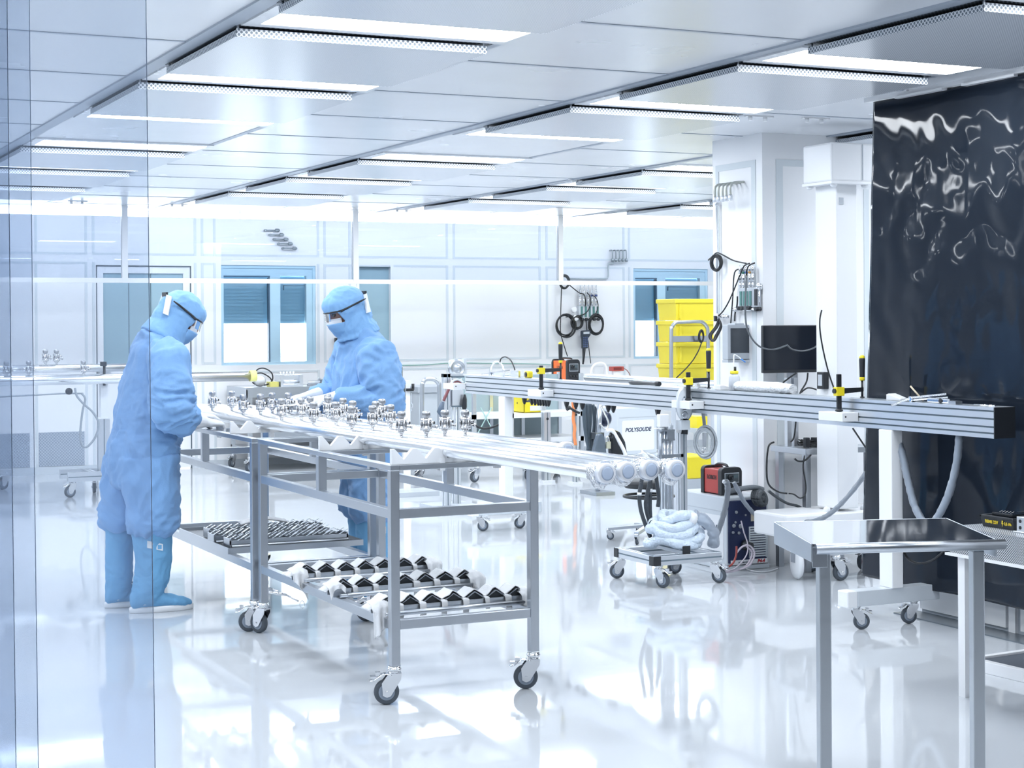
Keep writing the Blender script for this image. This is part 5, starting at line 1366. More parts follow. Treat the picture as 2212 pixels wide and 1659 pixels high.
cable('black hose hanging left of the gas panel', [atX(a, b, XC-.03) for a, b in ((1605, 581), (1590, 584), (1585, 600), (1583, 640), (1580, 680), (1578, 706))], .0045)
cable('black hose in front of the gas panel running to the monitor', [atX(a, b, XC-.07) for a, b in ((1630, 568), (1618, 574), (1612, 590), (1611, 630), (1609, 664))], .005)
cable('short black hose with fitting below the gas panel', [atX(a, b, XC-.03) for a, b in ((1593, 640), (1592, 660), (1588, 676), (1587, 694))], .005)
k = MB(); rnd = random.Random(3)
for q in range(9):
    o_ = rnd.uniform(-.018, .018); zt2 = atX(1553, 688, XC-.09); zb2 = atX(1542, 732, XC-.09)
    k.tube([zt2+Vector((0, o_*.3, 0)), zt2+Vector((.0, .03+o_, -.05)), zb2+Vector((0, .045+o_, .02)), zb2+Vector((o_*.3, .01+o_, -.015)), zb2+Vector((0, -.028+o_, .02)), zt2+Vector((0, -.02+o_*.6, -.05)), zt2], .0045, 6, sub=6)
o = k.build('cable_bundle', HOSE); tag(o, 'long black cable bundle hanging below the valve on the cladded column', 'cable bundle')
vl = thing('pipe_valve', 'chromed valve with fittings at the foot of the gas pipe on the column', 'valve', (XC, yp, 1.45))
q = atX(1552, 684, XC-.04)
MB().lathe([(.012, -.02), (.018, -.015), (.018, .015), (.012, .02)], q, (0, 0, 1), 14).cyl(q, q+Vector((0, -.10, 0)), .008, n=10).lathe([(.010, 0), (.015, .005), (.015, .02), (.010, .025)], q+Vector((0, -.05, 0)), (0, -1, 0), 12).lathe([(.010, 0), (.014, .005), (.014, .02), (.008, .025)], q+Vector((0, -.09, 0)), (0, -1, 0), 12).build('valve_body', CHROME, vl)
MB().b(q.x-.03, q.x-.012, q.y-.01, q.y+.01, q.z-.03, q.z+.005).build('valve_lever', BLACK, vl)
# grey touch panel on the column, paper bag behind
tp = thing('touch_panel', 'grey industrial touch panel with dark screen in front of the cladded column', 'touch panel', (5.8, 8.9, 1.3))
y_ = 8.80; A = atY(1572, 702, y_); B = atY(1628, 776, y_)
Mt = frame_M((A.x, y_, B.z), (1, .10, 0), (0, 0, 1)); Wt = (B.x-A.x); Ht = A.z-B.z
MB().b(0, Wt, 0, Ht, -.055, 0, M=Mt).build('housing', GPAINT, tp, bev=.004)
MB().b(.022, Wt-.022, .04, Ht-.02, 0, .0015, M=Mt).build('screen', mat('touch screen', (.055, .065, .08), .25), tp)
MB().b(-.004, Wt+.035, -.018, -.002, -.05, .006, M=Mt).build('lower_rail', GPAINT, tp)
MB().b(Wt*.55, Wt+.14, -.01, Ht+.01, -.13, -.058, M=Mt).build('rear_box', GPAINT, tp, bev=.003)
MB().b(Wt+.09, Wt+.115, Ht*.6, Ht*.75, -.058, -.056, M=Mt).build('rating_label', PLW, tp)
# wash bottle on the beam
p = atX(1583, 835, XB+.05); wb = thing('wash_bottle', 'clear wash bottle with yellow cap and bent spout on the beam', 'bottle', (XB+.06, p.y, ZB1))
BOT = mat('milky bottle', (.80, .84, .90), .3, trans=.35)
MB().lathe([(.028, 0), (.031, .004), (.031, .075), (.026, .088), (.018, .095)], (0, 0, .0005), (0, 0, 1), 20).build('bottle_body', BOT, wb, local=True)
MB().cyl((0, 0, .095), (0, 0, .112), .024, n=20).build('bottle_cap', YEL, wb, local=True)
MB().cyl((.004, 0, .112), (.004, 0, .135), .009, n=10).build('nozzle_base', BLACK, wb, local=True)
MB().tube([(-.003, 0, .112), (-.002, 0, .19), (.004, 0, .203), (.03, 0, .19), (.05, 0, .176)], .0035, 8, sub=6).build('spout', PLW, wb, local=True)
MB().cyl((.045, 0, .179), (.075, 0, .160), .0042, n=8).build('spout_tip', mat('blue tip', (.08, .28, .75), .35), wb, local=True)
MB().add([(-.012, -.0315, .012), (.012, -.0315, .012), (.012, -.0315, .038), (-.012, -.0315, .038)], [(0, 1, 2, 3)]).build('hazard_label', PLW, wb, local=True)
wf = thing('film_wrapped_part', 'white film-wrapped long part lying on the beam under the monitor', 'wrapped part', (XB+.06, 7.9, ZB1))
A = atX(1590, 838, XB+.06); B = atX(1712, 845, XB+.06)
P = [Vector((XB+.065, A.y+(B.y-A.y)*t, ZB1+.026)) for t in [i/20 for i in range(21)]]
MB().loft([(q, .022+.012*math.sin(PI*min(1, .15+.7*i/20))+.004*noise.noise(q*20)) for i, q in enumerate(P)], 14).build('wrap', BAGM if False else mat('white film', (.82, .85, .89), .4, bump=.8, bscale=50, bdist=.015), wf)
ph = thing('pale_part', 'small pale plastic part on the beam beside the wash bottle', 'plastic part', (XB+.05, atX(1560, 832, XB+.05).y, ZB1))
MB().prism([(-.03, 0), (.05, 0), (.05, .012), (-.01, .03), (-.03, .028)], frame_M((0, .03, 0), (1, 0, 0), (0, 0, 1)), .06).build('block', PLW, ph, local=True, bev=.003)
# tools on the near end of the beam
def on_beam(px_, x=XB+.05): return Vector((x, atX(px_, 850, x).y, ZB1))
y1 = on_beam(1985).y
pr = thing('clamp_pliers', 'chrome locking pliers lying on the near end of the beam', 'pliers', (XB+.03, y1, ZB1))
k = MB()
k.bar((XB-.02, y1+.12, ZB1-.02), (XB+.03, y1+.03, ZB1+.02), .016, .012).bar((XB+.03, y1+.03, ZB1+.02), (XB+.07, y1-.18, ZB1+.045), .014, .010).bar((XB+.03, y1+.04, ZB1+.008), (XB+.08, y1-.18, ZB1+.028), .014, .010)
k.cyl((XB+.02, y1+.03, ZB1+.014), (XB+.05, y1+.03, ZB1+.014), .014, n=12)
k.build('pliers', CHROME, pr, bev=.002)
wd = MB().cyl((XB+.06, y1-.02, ZB1+.006), (XB+.04, y1+.05, ZB1+.075), .0045, n=8).build('wooden_stick', mat('pale wood', (.62, .54, .40), .6)); tag(wd, 'pale wooden stick standing between the chrome pliers on the beam', 'stick')
gp = thing('steel_gauge_part', 'long pale steel part with oval slot on the near end of the beam', 'steel part', (XB+.06, on_beam(2030).y, ZB1))
a, b = on_beam(2008).y, on_beam(2056).y
MB().b(XB+.03, XB+.075, b, a, ZB1, ZB1+.026).build('body', STEELB, gp, bev=.008)
MB().lathe([(.0, 0), (.012, 0), (.012, .002), (.008, .002)], (XB+.0285, (a*.35+b*.65), ZB1+.013), (-1, 0, 0), 16).build('slot', BLACK, gp)
MB().b(XB+.03, XB+.07, b-.05, b, ZB1, ZB1+.016).build('tail', STEELD, gp)
wt2 = thing('white_wedge', 'small white plastic wedge on the beam beside the black clamp arm', 'wedge', on_beam(1935))
MB().prism([(-.05, 0), (.06, 0), (.06, .012), (-.035, .034), (-.05, .03)], frame_M((.03, 0, 0), (0, -1, 0), (0, 0, 1)), .05).build('wedge', PLW, wt2, local=True, bev=.003)
rod = MB().cyl((XB+.05, on_beam(2105).y, ZB1+.004), (XB+.05, on_beam(2150).y, ZB1+.004), .004, n=8).build('steel_rod', CHROME); tag(rod, 'short steel rod lying on the near tip of the beam', 'rod')
# angle square, tape, flashlight and protractor parts on the middle of the beam
fl = thing('flashlight', 'slim black flashlight lying on the beam right of the orange machine', 'flashlight', on_beam(1395, XB+.05))
a, b = on_beam(1364).y, on_beam(1428).y
MB().loft([((XB+.04, a, ZB1+.012), .010), ((XB+.04, a-.03, ZB1+.012), .012), ((XB+.04, (a+b)/2, ZB1+.012), .0105), ((XB+.04, b+.06, ZB1+.012), .0105), ((XB+.04, b+.04, ZB1+.014), .014), ((XB+.04, b, ZB1+.014), .014)], 14).build('barrel', BLACK, fl)
prt = thing('steel_protractor', 'white half-round steel protractor standing on the beam near the yellow crates', 'protractor', on_beam(1502))
MB().prism([(.06*math.cos(PI*i/20), .045*math.sin(PI*i/20)) for i in range(21)]+[(-.035+.07*0, 0)]+[(-.035*math.cos(PI*i/12), .026*math.sin(PI*i/12)) for i in range(13)], frame_M((0, 0, .001), (0, -1, 0), (0, 0, 1)), .02).build('half_ring', PLW, prt, local=True)
MB().b(-.03, .02, -.09, .09, .001, .010).build('foot', STEELB, prt, local=True)
yt = thing('tape_measure', 'yellow and black tape measure on the beam left of the first clamp', 'tape measure', on_beam(1142))
MB().b(-.02, .02, -.035, .035, 0, .05).build('case', YEL, yt, local=True, bev=.01)
MB().lathe([(.0, 0), (.018, 0), (.018, .003), (.0, .003)], (-.021, 0, .026), (-1, 0, 0), 16).build('disc', BLACK, yt, local=True)
sq = thing('hinged_bracket', 'steel angle tools with a curved clamp lying on the far half of the beam', 'tool', on_beam(1090))
a = on_beam(1060).y; b = on_beam(1118).y
k = MB().bar((XB+.05, a, ZB1+.01), (XB+.04, b, ZB1+.03), .016, .014).bar((XB+.03, a+.1, ZB1+.008), (XB+.08, a-.25, ZB1+.045), .02, .008).b(XB+.02, XB+.06, b-.08, b+.05, ZB1, ZB1+.05)
k.torus((XB+.05, (a*.75+b*.25), ZB1+.02), .085, .008, (1, .2, 0), n=24, k=8)
k.build('tools', STEELB, sq)
cable('black curved hose arching over the tools on the far half of the beam', [atX(t[0], t[1], XB+.06) for t in ((1080, 782), (1083, 774), (1092, 771), (1103, 778), (1110, 792), (1113, 802))], .005)
# ================================================================== things at the far end of the room
# ------------------------------------------------------------------ far left rig with tubes
def PY(L, y): return [atY(a, b, y) for a, b in L]
YR = 15.05
rig = thing('tube_rig', 'rolling profile stand carrying two long tubes at the far left', 'stand', (3.1, YR, 0))
a = atY(145, 1030, YR-.15).x; b = atY(300, 1030, YR-.15).x
f_, g_ = MB(), MB()
prof(f_, g_, (a, YR-.2, .135), (b, YR-.15, .215), 0, 0, 0); prof(f_, g_, (a, YR+.15, .135), (b, YR+.2, .215), 0, 0, 0); prof(f_, g_, (a+.2, YR-.15, .14), (a+.26, YR+.15, .21), 0, 0, 1)
pz = atY(215, 905, YR).z; pxx = atY(211, 905, YR).x
prof(f_, g_, (pxx, YR-.03, .2), (pxx+.10, YR+.03, pz), 0, 0, 2)
prof(f_, g_, (pxx+.30, YR-.03, .2), (pxx+.36, YR+.03, 1.0), 0, 0, 2)
f_.build('profile_frame', ALU, rig); g_.build('frame_slot', GROOVE, rig)
MB().b(pxx-.004, pxx+.104, YR-.034, YR+.034, pz, pz+.012).b(pxx+.02, pxx+.08, YR-.04, YR+.04, pz, 1.0).build('post_cap', PLW, rig)
for x, y, q in ((a+.05, YR-.17, .2), (a+.30, YR+.17, 1.4), (b-.05, YR-.17, .1)): put_caster(rig, x-3.1, y-YR, q)
MB().b(pxx+.02, pxx+.07, YR-.09, YR-.03, 1.0, 1.05).cyl((pxx+.045, YR-.07, .96), (pxx+.045, YR-.07, 1.14), .012, n=10).b(pxx+.01, pxx+.06, YR-.10, YR-.06, 1.13, 1.17).build('tube_clamp', BLACK, rig)
tz = [atY(200, 795, YR).z, atY(200, 819, YR-.08).z]
for i, (z, y) in enumerate(((tz[0], YR+.03), (tz[1], YR-.08))):
    o = thing('steel_tube', ['upper bright steel tube on the far left stand', 'lower bright steel tube with yellow end cap on the far left stand'][i], 'steel tube', (0, y, z), 0, 'tubes on the far left stand')
    xe = atY(548 if i else 300, 812, y).x
    MB().cyl((.9, 0, 0), (xe, 0, 0), .045 if i else .036, n=20).build('pipe', TUBE, o, local=True)
    if i: MB().cyl((xe-.04, 0, 0), (xe+.02, 0, 0), .050, n=20).build('end_cap', mat('pale yellow cap', (.90, .86, .30), .45), o, local=True)
    for px_, py_ in (((98, 790), (122, 792)) if i == 0 else ((62, 806), (180, 806), (14, 800))):
        c = dup_part(VP[0], o, (atY(px_, py_, y).x, 0, .03), .2); c.scale = (1.25,)*3
cable('thin grey hose hanging from the far left stand in a long loop', PY([(162, 838), (166, 855), (180, 872), (200, 890), (212, 912), (208, 940), (190, 964), (178, 962), (173, 940), (178, 890), (184, 862), (176, 850)], YR-.25), .010, mat('grey tube', (.34, .38, .42), .4), 'hose')
cable('thin grey conduit running left from the far left stand', PY([(-20, 858), (40, 855), (100, 852), (140, 850), (180, 850)], YR-.2), .008, MATS['grey tube'], 'pipe')
MB_ = MB().lathe([(.02, 0), (.03, .01), (.03, .03), (.02, .04)], atY(148, 845, YR-.2), (0, -1, 0), 14); tag(MB_.build('conduit_valve', BLACK), 'small black valve on the thin conduit left of the stooping person', 'valve')
tc = thing('caster_stand', 'dark wheeled foot of a stand at the far left edge', 'stand', (2.55, 15.9, 0))
MB().b(1.9, 2.62, 15.87, 15.93, .13, .18).b(2.2, 2.26, 15.85, 15.95, .18, 1.0).build('stand_frame', ALU, tc)
put_caster(tc, 0, 0, .4, scale=1.1); put_caster(tc, -.5, 0, .4, scale=1.1)
# return-air grilles in the far wall
VENT = dotmat('wall vent mesh', (.50, .56, .64), (.30, .35, .42), .03, .3, axes='XZ')
for i, (x0, x1) in enumerate(((1.32, 2.24), (2.46, 3.0), (3.09, 3.54))):
    o = struct('trim_%d' % (3+i), MB().b(x0, x1, YW-.007, YW-.001, .08, .42), VENT)

# ------------------------------------------------------------------ bench against the far wall
wb2 = thing('wall_bench', 'stainless workbench against the far wall under the left window', 'bench', (5.0, 16.5, 0))
bx, by0, by1, bz = 5.0, 16.5, 17.2, .85
MB().b(bx, bx+1.45, by0, by1, bz-.02, bz).b(bx, bx+1.45, by0, by0+.01, bz-.10, bz-.02).b(bx, bx+.01, by0, by1, bz-.10, bz-.02).build('bench_top', STEEL, wb2)
MB().b(bx+.30, bx+1.4, by0+.03, by0+.05, .30, bz-.10).build('front_panel', STEEL, wb2)
for x, y in ((bx+.05, by0+.05), (bx+.05, by1-.05), (bx+1.4, by0+.05), (bx+1.4, by1-.05)):
    MB().b(x-.02, x+.02, y-.02, y+.02, .14, bz-.02).build('leg', STEEL, wb2); put_caster(wb2, x-5.0, y-16.5, .7)
MB().b(bx+.03, bx+1.4, by0+.03, by1-.03, .22, .24).build('lower_shelf', STEEL, wb2)
p = atY(560, 832, 16.7)
ga = thing('pressure_gauge', 'round pressure gauge with a loop of black hose on the far bench', 'gauge', (p.x, 16.7, bz))
q = atY(561, 820, 16.66)
MB().lathe([(.055, 0), (.062, .006), (.062, .03), (.05, .034)], (q.x, 16.68, bz+.064), (0, -1, 0), 24).build('case', GPAINT, ga)
MB().lathe([(.0, 0), (.052, 0), (.052, .003), (.0, .003)], (q.x, 16.645, bz+.064), (0, -1, 0), 24).build('dial', PLW, ga)
MB().tube(PY([(545, 826), (556, 832), (575, 831), (588, 822), (587, 806), (572, 796), (558, 797), (552, 806), (566, 806), (582, 815), (588, 824)], 16.68), .007, 6).build('hose_loop', HOSE, ga)
MB().b(q.x+.10, q.x+.19, 16.62, 16.75, bz, bz+.05).build('yellow_box', mat('pale yellow box', (.88, .82, .25), .5), ga)
p0, p1 = atY(600, 833, 16.7).x, atY(648, 833, 16.7).x
ad = thing('clamp_device', 'small aluminium clamping device on the far bench', 'device', (p0, 16.7, bz))
k = MB().b(p0, p1, 16.6, 16.8, bz+.001, bz+.02).b(p0, p0+.03, 16.6, 16.8, bz+.02, bz+.12).b(p1-.03, p1, 16.6, 16.8, bz+.02, bz+.12).b(p0+.03, p1-.03, 16.65, 16.75, bz+.075, bz+.115).cyl((p0+.02, 16.64, bz+.05), (p1-.02, 16.64, bz+.05), .016, n=12)
for i in range(5): k.cyl((p0+.03+i*.035, 16.7, bz+.115), (p0+.03+i*.035, 16.7, bz+.15), .009, n=8)
k.build('device_body', ALU, ad)
p0 = atY(658, 833, 16.7).x
td = thing('hand_tools', 'small heap of steel hand tools on the far bench', 'tools', (p0, 16.7, bz))
k = MB().bar((p0, 16.6, bz+.012), (p0+.28, 16.7, bz+.03), .022).bar((p0+.08, 16.75, bz+.01), (p0+.2, 16.6, bz+.07), .025).bar((p0+.12, 16.62, bz+.075), (p0+.30, 16.64, bz+.02), .016).cyl((p0+.02, 16.66, bz+.03), (p0+.14, 16.62, bz+.035), .022, n=10)
k.build('tools', STEELD, td, bev=.003)
p0 = atY(719, 833, 16.7).x
dv = thing('controller_box', 'dark blue controller with green cable on the far bench beside the person facing left', 'controller', (p0, 16.7, bz))
MB().b(p0, p0+.10, 16.6, 16.72, bz+.001, bz+.14).build('box', mat('teal black box', (.02, .05, .09), .3), dv, bev=.005)
MB().b(p0+.02, p0+.06, 16.597, 16.60, bz+.07, bz+.115).build('display', mat('blue display', (.05, .22, .42), .2), dv)
MB().tube([(p0, 16.66, bz+.02), (p0-.04, 16.62, bz+.07), (p0-.02, 16.6, bz+.15), (p0+.06, 16.6, bz+.19)], .006, 6).build('green_cable', mat('green cable', (.03, .20, .10), .4), dv)
es = thing('emergency_stop', 'small dark box with red button on the far wall between the two windows', 'emergency stop', (6.2, YW, 1.33))
p0, p1 = atY(724, 730, YW-.03), atY(741, 746, YW-.03)
MB().b(p0.x, p1.x, YW-.06, YW-.001, p1.z, p0.z).build('box', BLACK, es, bev=.004)
MB().b(p0.x+.028, p1.x-.008, YW-.072, YW-.06, p1.z+.015, p0.z-.015).build('button', mat('dull red', (.35, .06, .09), .4), es)
# hanging cable and elbows on the wall (left group turned sideways)
wo_ = thing('wall_outlets', 'five staggered gas outlet elbows on the far wall above the left window', 'gas outlets', (5.5, YW, 2.4))
ELB = mat('outlet metal', (.30, .34, .36), .35, .7)
for i in range(5):
    A = atY(573+9.4*i, 497.5+9.7*i, YW-.02); B = atY(604+9.4*i, 497.5+9.7*i, YW-.05)
    k = MB().cyl((A.x, YW, A.z), (A.x, YW-.05, A.z), .012, n=8).cyl((A.x, YW-.05, A.z), (B.x-.04, YW-.05, A.z), .007, n=8).lathe([(.010, -.05), (.019, -.045), (.019, -.015), (.010, 0)], (B.x, YW-.05, A.z), (1, 0, 0), 10)
    k.build('outlet_elbow', ELB, wo_)
wo2 = thing('wall_outlets', 'row of five gas outlet elbows on the far wall with a conduit running down', 'gas outlets', (9.3, YW, 2.3))
for i in range(5):
    A = atY(1319+7.5*i, 541, YW-.02); B = atY(1323+7.5*i, 562, YW-.06)
    MB().tube([(A.x, YW, A.z), (A.x, YW-.05, A.z), (B.x, YW-.06, A.z-.02), (B.x, YW-.06, B.z)], .0075, 6, sub=4).lathe([(.010, -.02), (.018, -.015), (.018, .015), (.010, .02)], (B.x, YW-.06, B.z), (0, 0, 1), 10).build('outlet_elbow', ELB, wo2)
L_ = PY([(1325, 562), (1325, 569), (1315, 569), (1314, 575), (1314, 596), (1312, 601), (1306, 602), (1230, 602)], YW-.03)
MB().tube(L_, .010, 8, smooth_path=False).build('conduit', mat('conduit grey', (.50, .55, .57), .4), wo2)

# ------------------------------------------------------------------ gas panel with hoses on the far wall
YP = YW-.04
gp2 = thing('gas_flow_station', 'gas flow meter panel with coiled black hoses on the far wall', 'gas panel', (8.9, YW, 1.55))
A = atY(1249, 664, YP); B = atY(1278, 692, YP)
MB().b(A.x, B.x, YP-.02, YW-.001, B.z, A.z+.02).build('panel_body', GPAINTL, gp2)
for i in range(5):
    x = A.x+.035+i*.052
    MB().b(x-.012, x+.012, YP-.026, YP-.02, B.z+.04, A.z+.01).build('flow_tube', GREENT, gp2)
    MB().lathe([(.0, 0), (.018, 0), (.018, .03), (.0, .03)], (x, YP-.02, B.z+.012), (0, -1, 0), 10).build('valve_knob', BLACK, gp2)
    x = A.x-.005+i*.052
    MB().lathe([(.004, 0), (.014, .006), (.014, .07), (.008, .08), (.014, .09), (.016, .15), (.006, .20), (.010, .24), (.004, .27)], (x+.02, YP-.02, A.z+.02), (0, 0, 1), 10).build('quick_coupling', CHROME, gp2)
    MB().lathe([(.0155, .105), (.0175, .108), (.0175, .125), (.0155, .128)], (x+.02, YP-.02, A.z+.02), (0, 0, 1), 10).build('coupling_ring', [GPAINT, GPAINT, GPAINT, mat('ring navy', (.06, .09, .25), .4), MATS['ring navy']][i], gp2)
for px_, py_ in ((1240, 669), (1243, 687)):
    q = atY(px_, py_, YP-.03)
    MB().lathe([(.02, -.02), (.035, -.015), (.035, .012), (.028, .015)], q, (0, -1, 0), 16).build('pressure_gauge', PLW, gp2)
for lab, c, R, sx, n_ in (('left big black hose coil beside the wall gas panel', (1221, 702), .125, .92, 4), ('small black hose coil under the wall gas panel', (1246, 697), .068, .92, 4), ('right black hose coil beside the wall gas panel', (1288, 701), .105, .85, 5)):
    coil('hose_coil', lab, atY(c[0], c[1], YP-.03), R, (0, -1, 0), n_, .0085, sx, 'hose coil', HOSE, 'hose coils at the wall gas panel', .014)
coil('hose_coil', 'black hose coil behind the screen post above the wall gas panel', atY(1220, 609, YP-.03), .075, (0, -1, 0), 4, .009, .8, 'hose coil', HOSE, 'hose coils at the wall gas panel', .008)
def wcab(label, L, r=.006): return cable(label, PY(L, YP-.035), r, HOSE, 'cable', 'wall_cable', 'cables at the wall gas panel')
wcab('black cable from the upper coil to the couplings of the wall gas panel', [(1227, 613), (1240, 624), (1252, 633), (1262, 637), (1265, 655), (1264, 662)])
wcab('black cable running down the wall left of the gas panel', [(1213, 618), (1212, 650), (1211, 690), (1211, 718), (1218, 745), (1226, 770)], .0055)
wcab('black cable curving right of the wall gas panel', [(1268, 632), (1274, 640), (1276, 655), (1270, 671), (1258, 680), (1235, 683), (1222, 685)])
wcab('outer black cable looping right of the wall gas panel', [(1279, 637), (1288, 645), (1292, 660), (1288, 675), (1281, 684)], .005)
wcab('short cable from the gas panel to the hand-held remote', [(1266, 690), (1267, 703), (1268, 714)])
wcab('thin cable dropping from the hand-held remote', [(1270, 735), (1273, 760), (1276, 785)], .005)
hs2 = thing('remote_pendant', 'dark hand-held remote control hanging on the far wall', 'remote control', (9.0, YW, 1.3))
A = atY(1255, 714, YP-.05); B = atY(1275, 753, YP-.05); w_ = B.x-A.x; h_ = A.z-B.z
Mh = frame_M((A.x, YP-.03, B.z), (1, 0, .04), (0, 0, 1))
MB().prism([(.10*w_, 0), (.70*w_, 0), (.72*w_, .55*h_), (w_, .72*h_), (w_, .97*h_), (.9*w_, h_), (.1*w_, h_), (0, .95*h_), (0, .70*h_), (.08*w_, .5*h_)], Mh, .035).build('housing', mat('slate plastic', (.035, .05, .075), .4), hs2, bev=.006)
MB().b(.2*w_, .85*w_, .80*h_, .92*h_, .035, .038, M=Mh).build('display', GPAINTL, hs2)
k = MB()
for i in range(3):
    for j in range(6): k.b((.18+.18*i)*w_, (.30+.18*i)*w_, (.08+.10*j)*h_, (.14+.10*j)*h_, .035, .039, M=Mh)
k.build('keypad', mat('key blue', (.10, .15, .30), .4), hs2)
MB().loft([(Mh @ Vector((.35*w_, .02, .015)), .022), (Mh @ Vector((.30*w_, -.10, .015)), .014), (Mh @ Vector((.22*w_, -.18, .015)), .010)], 10).build('cord_sleeve', BLACK, hs2)
cable('thin pale green cable running along the far wall at bench height', PY([(842, 789), (880, 789), (920, 788), (960, 785), (1000, 784), (1060, 785), (1150, 786), (1190, 788)], YW-.02), .006, mat('pale green cable', (.25, .45, .40), .5))
# ------------------------------------------------------------------ orange welding inverter on a steel table behind the beam
YO = 15.5
zo = atY(1230, 822, YO).z
ot = thing('machine_table', 'white table behind the beam carrying the orange welding inverter', 'table', (7.4, YO, 0))
xo = atY(1190, 822, YO).x
MB().b(xo-.45, xo+.85, YO-.25, YO+.35, zo-.03, zo).build('table_top', WPAINT, ot)
for x, y in ((xo-.40, YO-.2), (xo-.40, YO+.3), (xo+.80, YO-.2), (xo+.80, YO+.3)): MB().b(x-.02, x+.02, y-.02, y+.02, 0, zo-.03).build('leg', ALU, ot)
MB().b(xo-.42, xo+.82, YO-.22, YO+.32, .50, .53).build('middle_shelf', WPAINT, ot); MB().b(xo-.42, xo+.82, YO-.22, YO+.32, .22, .25).build('lower_shelf', WPAINT, ot)
oi = thing('welding_inverter', 'orange and black welding inverter standing behind the beam', 'welding machine', (atY(1225, 822, YO-.1).x, YO-.12, zo+.001), 0)
inverter(oi, .135, .36, .215, ORANGE, 'LORCH', mat('brown print', (.20, .06, .03), .5))
# stack on the table: loops and red meter
mt2 = thing('red_meter', 'small red measuring box lying on the white tube loops behind the beam', 'meter', (atY(1330, 797, YO).x, YO, zo))
A = atY(1318, 792, YO); B = atY(1344, 801, YO)
MB().b(A.x, B.x, YO-.04, YO+.03, B.z, A.z).build('meter_case', mat('dull red case', (.45, .08, .07), .5), mt2, bev=.004)
MB().b(A.x+.02, B.x-.03, YO-.042, YO-.04, B.z+.01, A.z-.008).build('meter_print', mat('meter print', (.2, .03, .03), .5), mt2)
MB().tube(PY([(1344, 796), (1352, 798), (1360, 808), (1362, 820)], YO), .004, 6).build('meter_lead', mat('dark red lead', (.3, .1, .1), .5), mt2)
MB().b(A.x+.03, B.x-.03, YO-.02, YO+.02, zo, B.z).build('meter_foot', PLW, mt2)
wl = MB()
for i in range(3): wl.tube(PY([(1274+3*i, 822), (1277+2*i, 800), (1284, 788+i), (1298, 784+2*i), (1308-i, 790), (1311-2*i, 808), (1310, 822)], YO+.05*i-.05), .012, 8)
tag(wl.build('white_tube_loops', PLW), 'white flexible tube loops standing behind the beam right of the orange machine', 'tube')
lt = thing('steel_tube', 'bright steel tube lying above the beam in front of the yellow crates', 'steel tube', (6.4, 11, 1.1))
A = atX(1268, 813, 6.3); B = atX(1590, 836, 6.3)
MB().cyl((6.3, A.y, (A.z+B.z)/2), (6.3, B.y, (A.z+B.z)/2), .030, n=18).build('pipe', TUBE, lt)
ym = atX(1462, 826, 6.3).y; zm = (A.z+B.z)/2
MB().b(6.27, 6.32, ym-.03, ym+.03, .0, zm-.030).b(6.18, 6.42, ym-.10, ym+.10, 0, .02).build('tube_stand', ALU, lt)
MB().b(6.26, 6.34, B.y+.15, B.y+.25, .0, zm-.030).b(6.15, 6.45, B.y+.10, B.y+.30, 0, .02).build('tube_stand', ALU, lt)

# ------------------------------------------------------------------ yellow crates on a platform trolley
YC = 15.0
def crate(x, y, z, w, l, h, label, grp='yellow crates on the platform trolley'):
    o = thing('plastic_crate', label, 'crate', (x, y, z), 0, grp)
    k = MB(); d = .02
    k.add([(d, d, 0), (w-d, d, 0), (w-d, l-d, 0), (d, l-d, 0), (0.008, .008, h*.80), (w-.008, .008, h*.80), (w-.008, l-.008, h*.80), (.008, l-.008, h*.80)], [(3, 2, 1, 0), (0, 1, 5, 4), (1, 2, 6, 5), (2, 3, 7, 6), (3, 0, 4, 7)])
    k.b(.012, w-.012, .012, l-.012, h*.78, h*.80)
    k.build('crate_body', YELL, o, local=True, bev=.006)
    MB().b(-.008, w+.008, -.008, l+.008, h*.80, h).build('crate_rim', YELL, o, local=True, bev=.008)
    for q in (.08, .88): MB().b(w*q, w*(q+.04), -.004, .014, .02, h*.78).build('crate_rib', YELL, o, local=True)
    return o
A = atY(1459, 645, YC); B = atY(1459, 835, YC); hcr = .225
xs_c = A.x
for i, nm in enumerate(('topmost', 'second from the top', 'third from the top', 'lowest visible')):
    crate(xs_c, YC, A.z-hcr*(i+1), .58, .38, hcr-.003, 'yellow plastic crate on the platform trolley, %s of its stack' % nm)
zb0 = A.z-hcr*4
ptr = thing('platform_trolley', 'platform trolley with tubular handle in front of the yellow crates', 'trolley', (xs_c, YC, 0))
MB().b(xs_c-.1, xs_c+.7, YC-.25, YC+.5, zb0-.06, zb0).build('platform', GPAINT, ptr)
hA = PY([(1450, 835), (1450, 720), (1452, 706), (1460, 697), (1475, 696), (1508, 695), (1518, 697), (1526, 706), (1529, 722), (1530, 835)], YC-.2)
MB().tube(hA, .020, 10, sub=5).build('handle_tube', STEEL, ptr)
A1 = atY(1452, 726, YC-.2); B1 = atY(1528, 738, YC-.2)
MB().b(A1.x, B1.x, YC-.21, YC-.19, B1.z, A1.z).build('handle_plate', STEEL, ptr)
for x in (xs_c, xs_c+.6):
    for y in (YC-.15, YC+.4): MB().b(x-.02, x+.02, y-.02, y+.02, .14, zb0-.06).build('leg', GPAINT, ptr); put_caster(ptr, x-xs_c, y-YC, .3)
coil('cable_coil', 'small black cable coil on the handle of the platform trolley', atY(1515, 726, YC-.26), .055, (.3, -1, 0), 5, .008, .6, 'cable coil')
cable('black cable hanging from the platform trolley handle down to the beam', PY([(1516, 738), (1510, 755), (1502, 770), (1494, 782), (1478, 800), (1455, 822), (1445, 833)], YC-.3), .006)
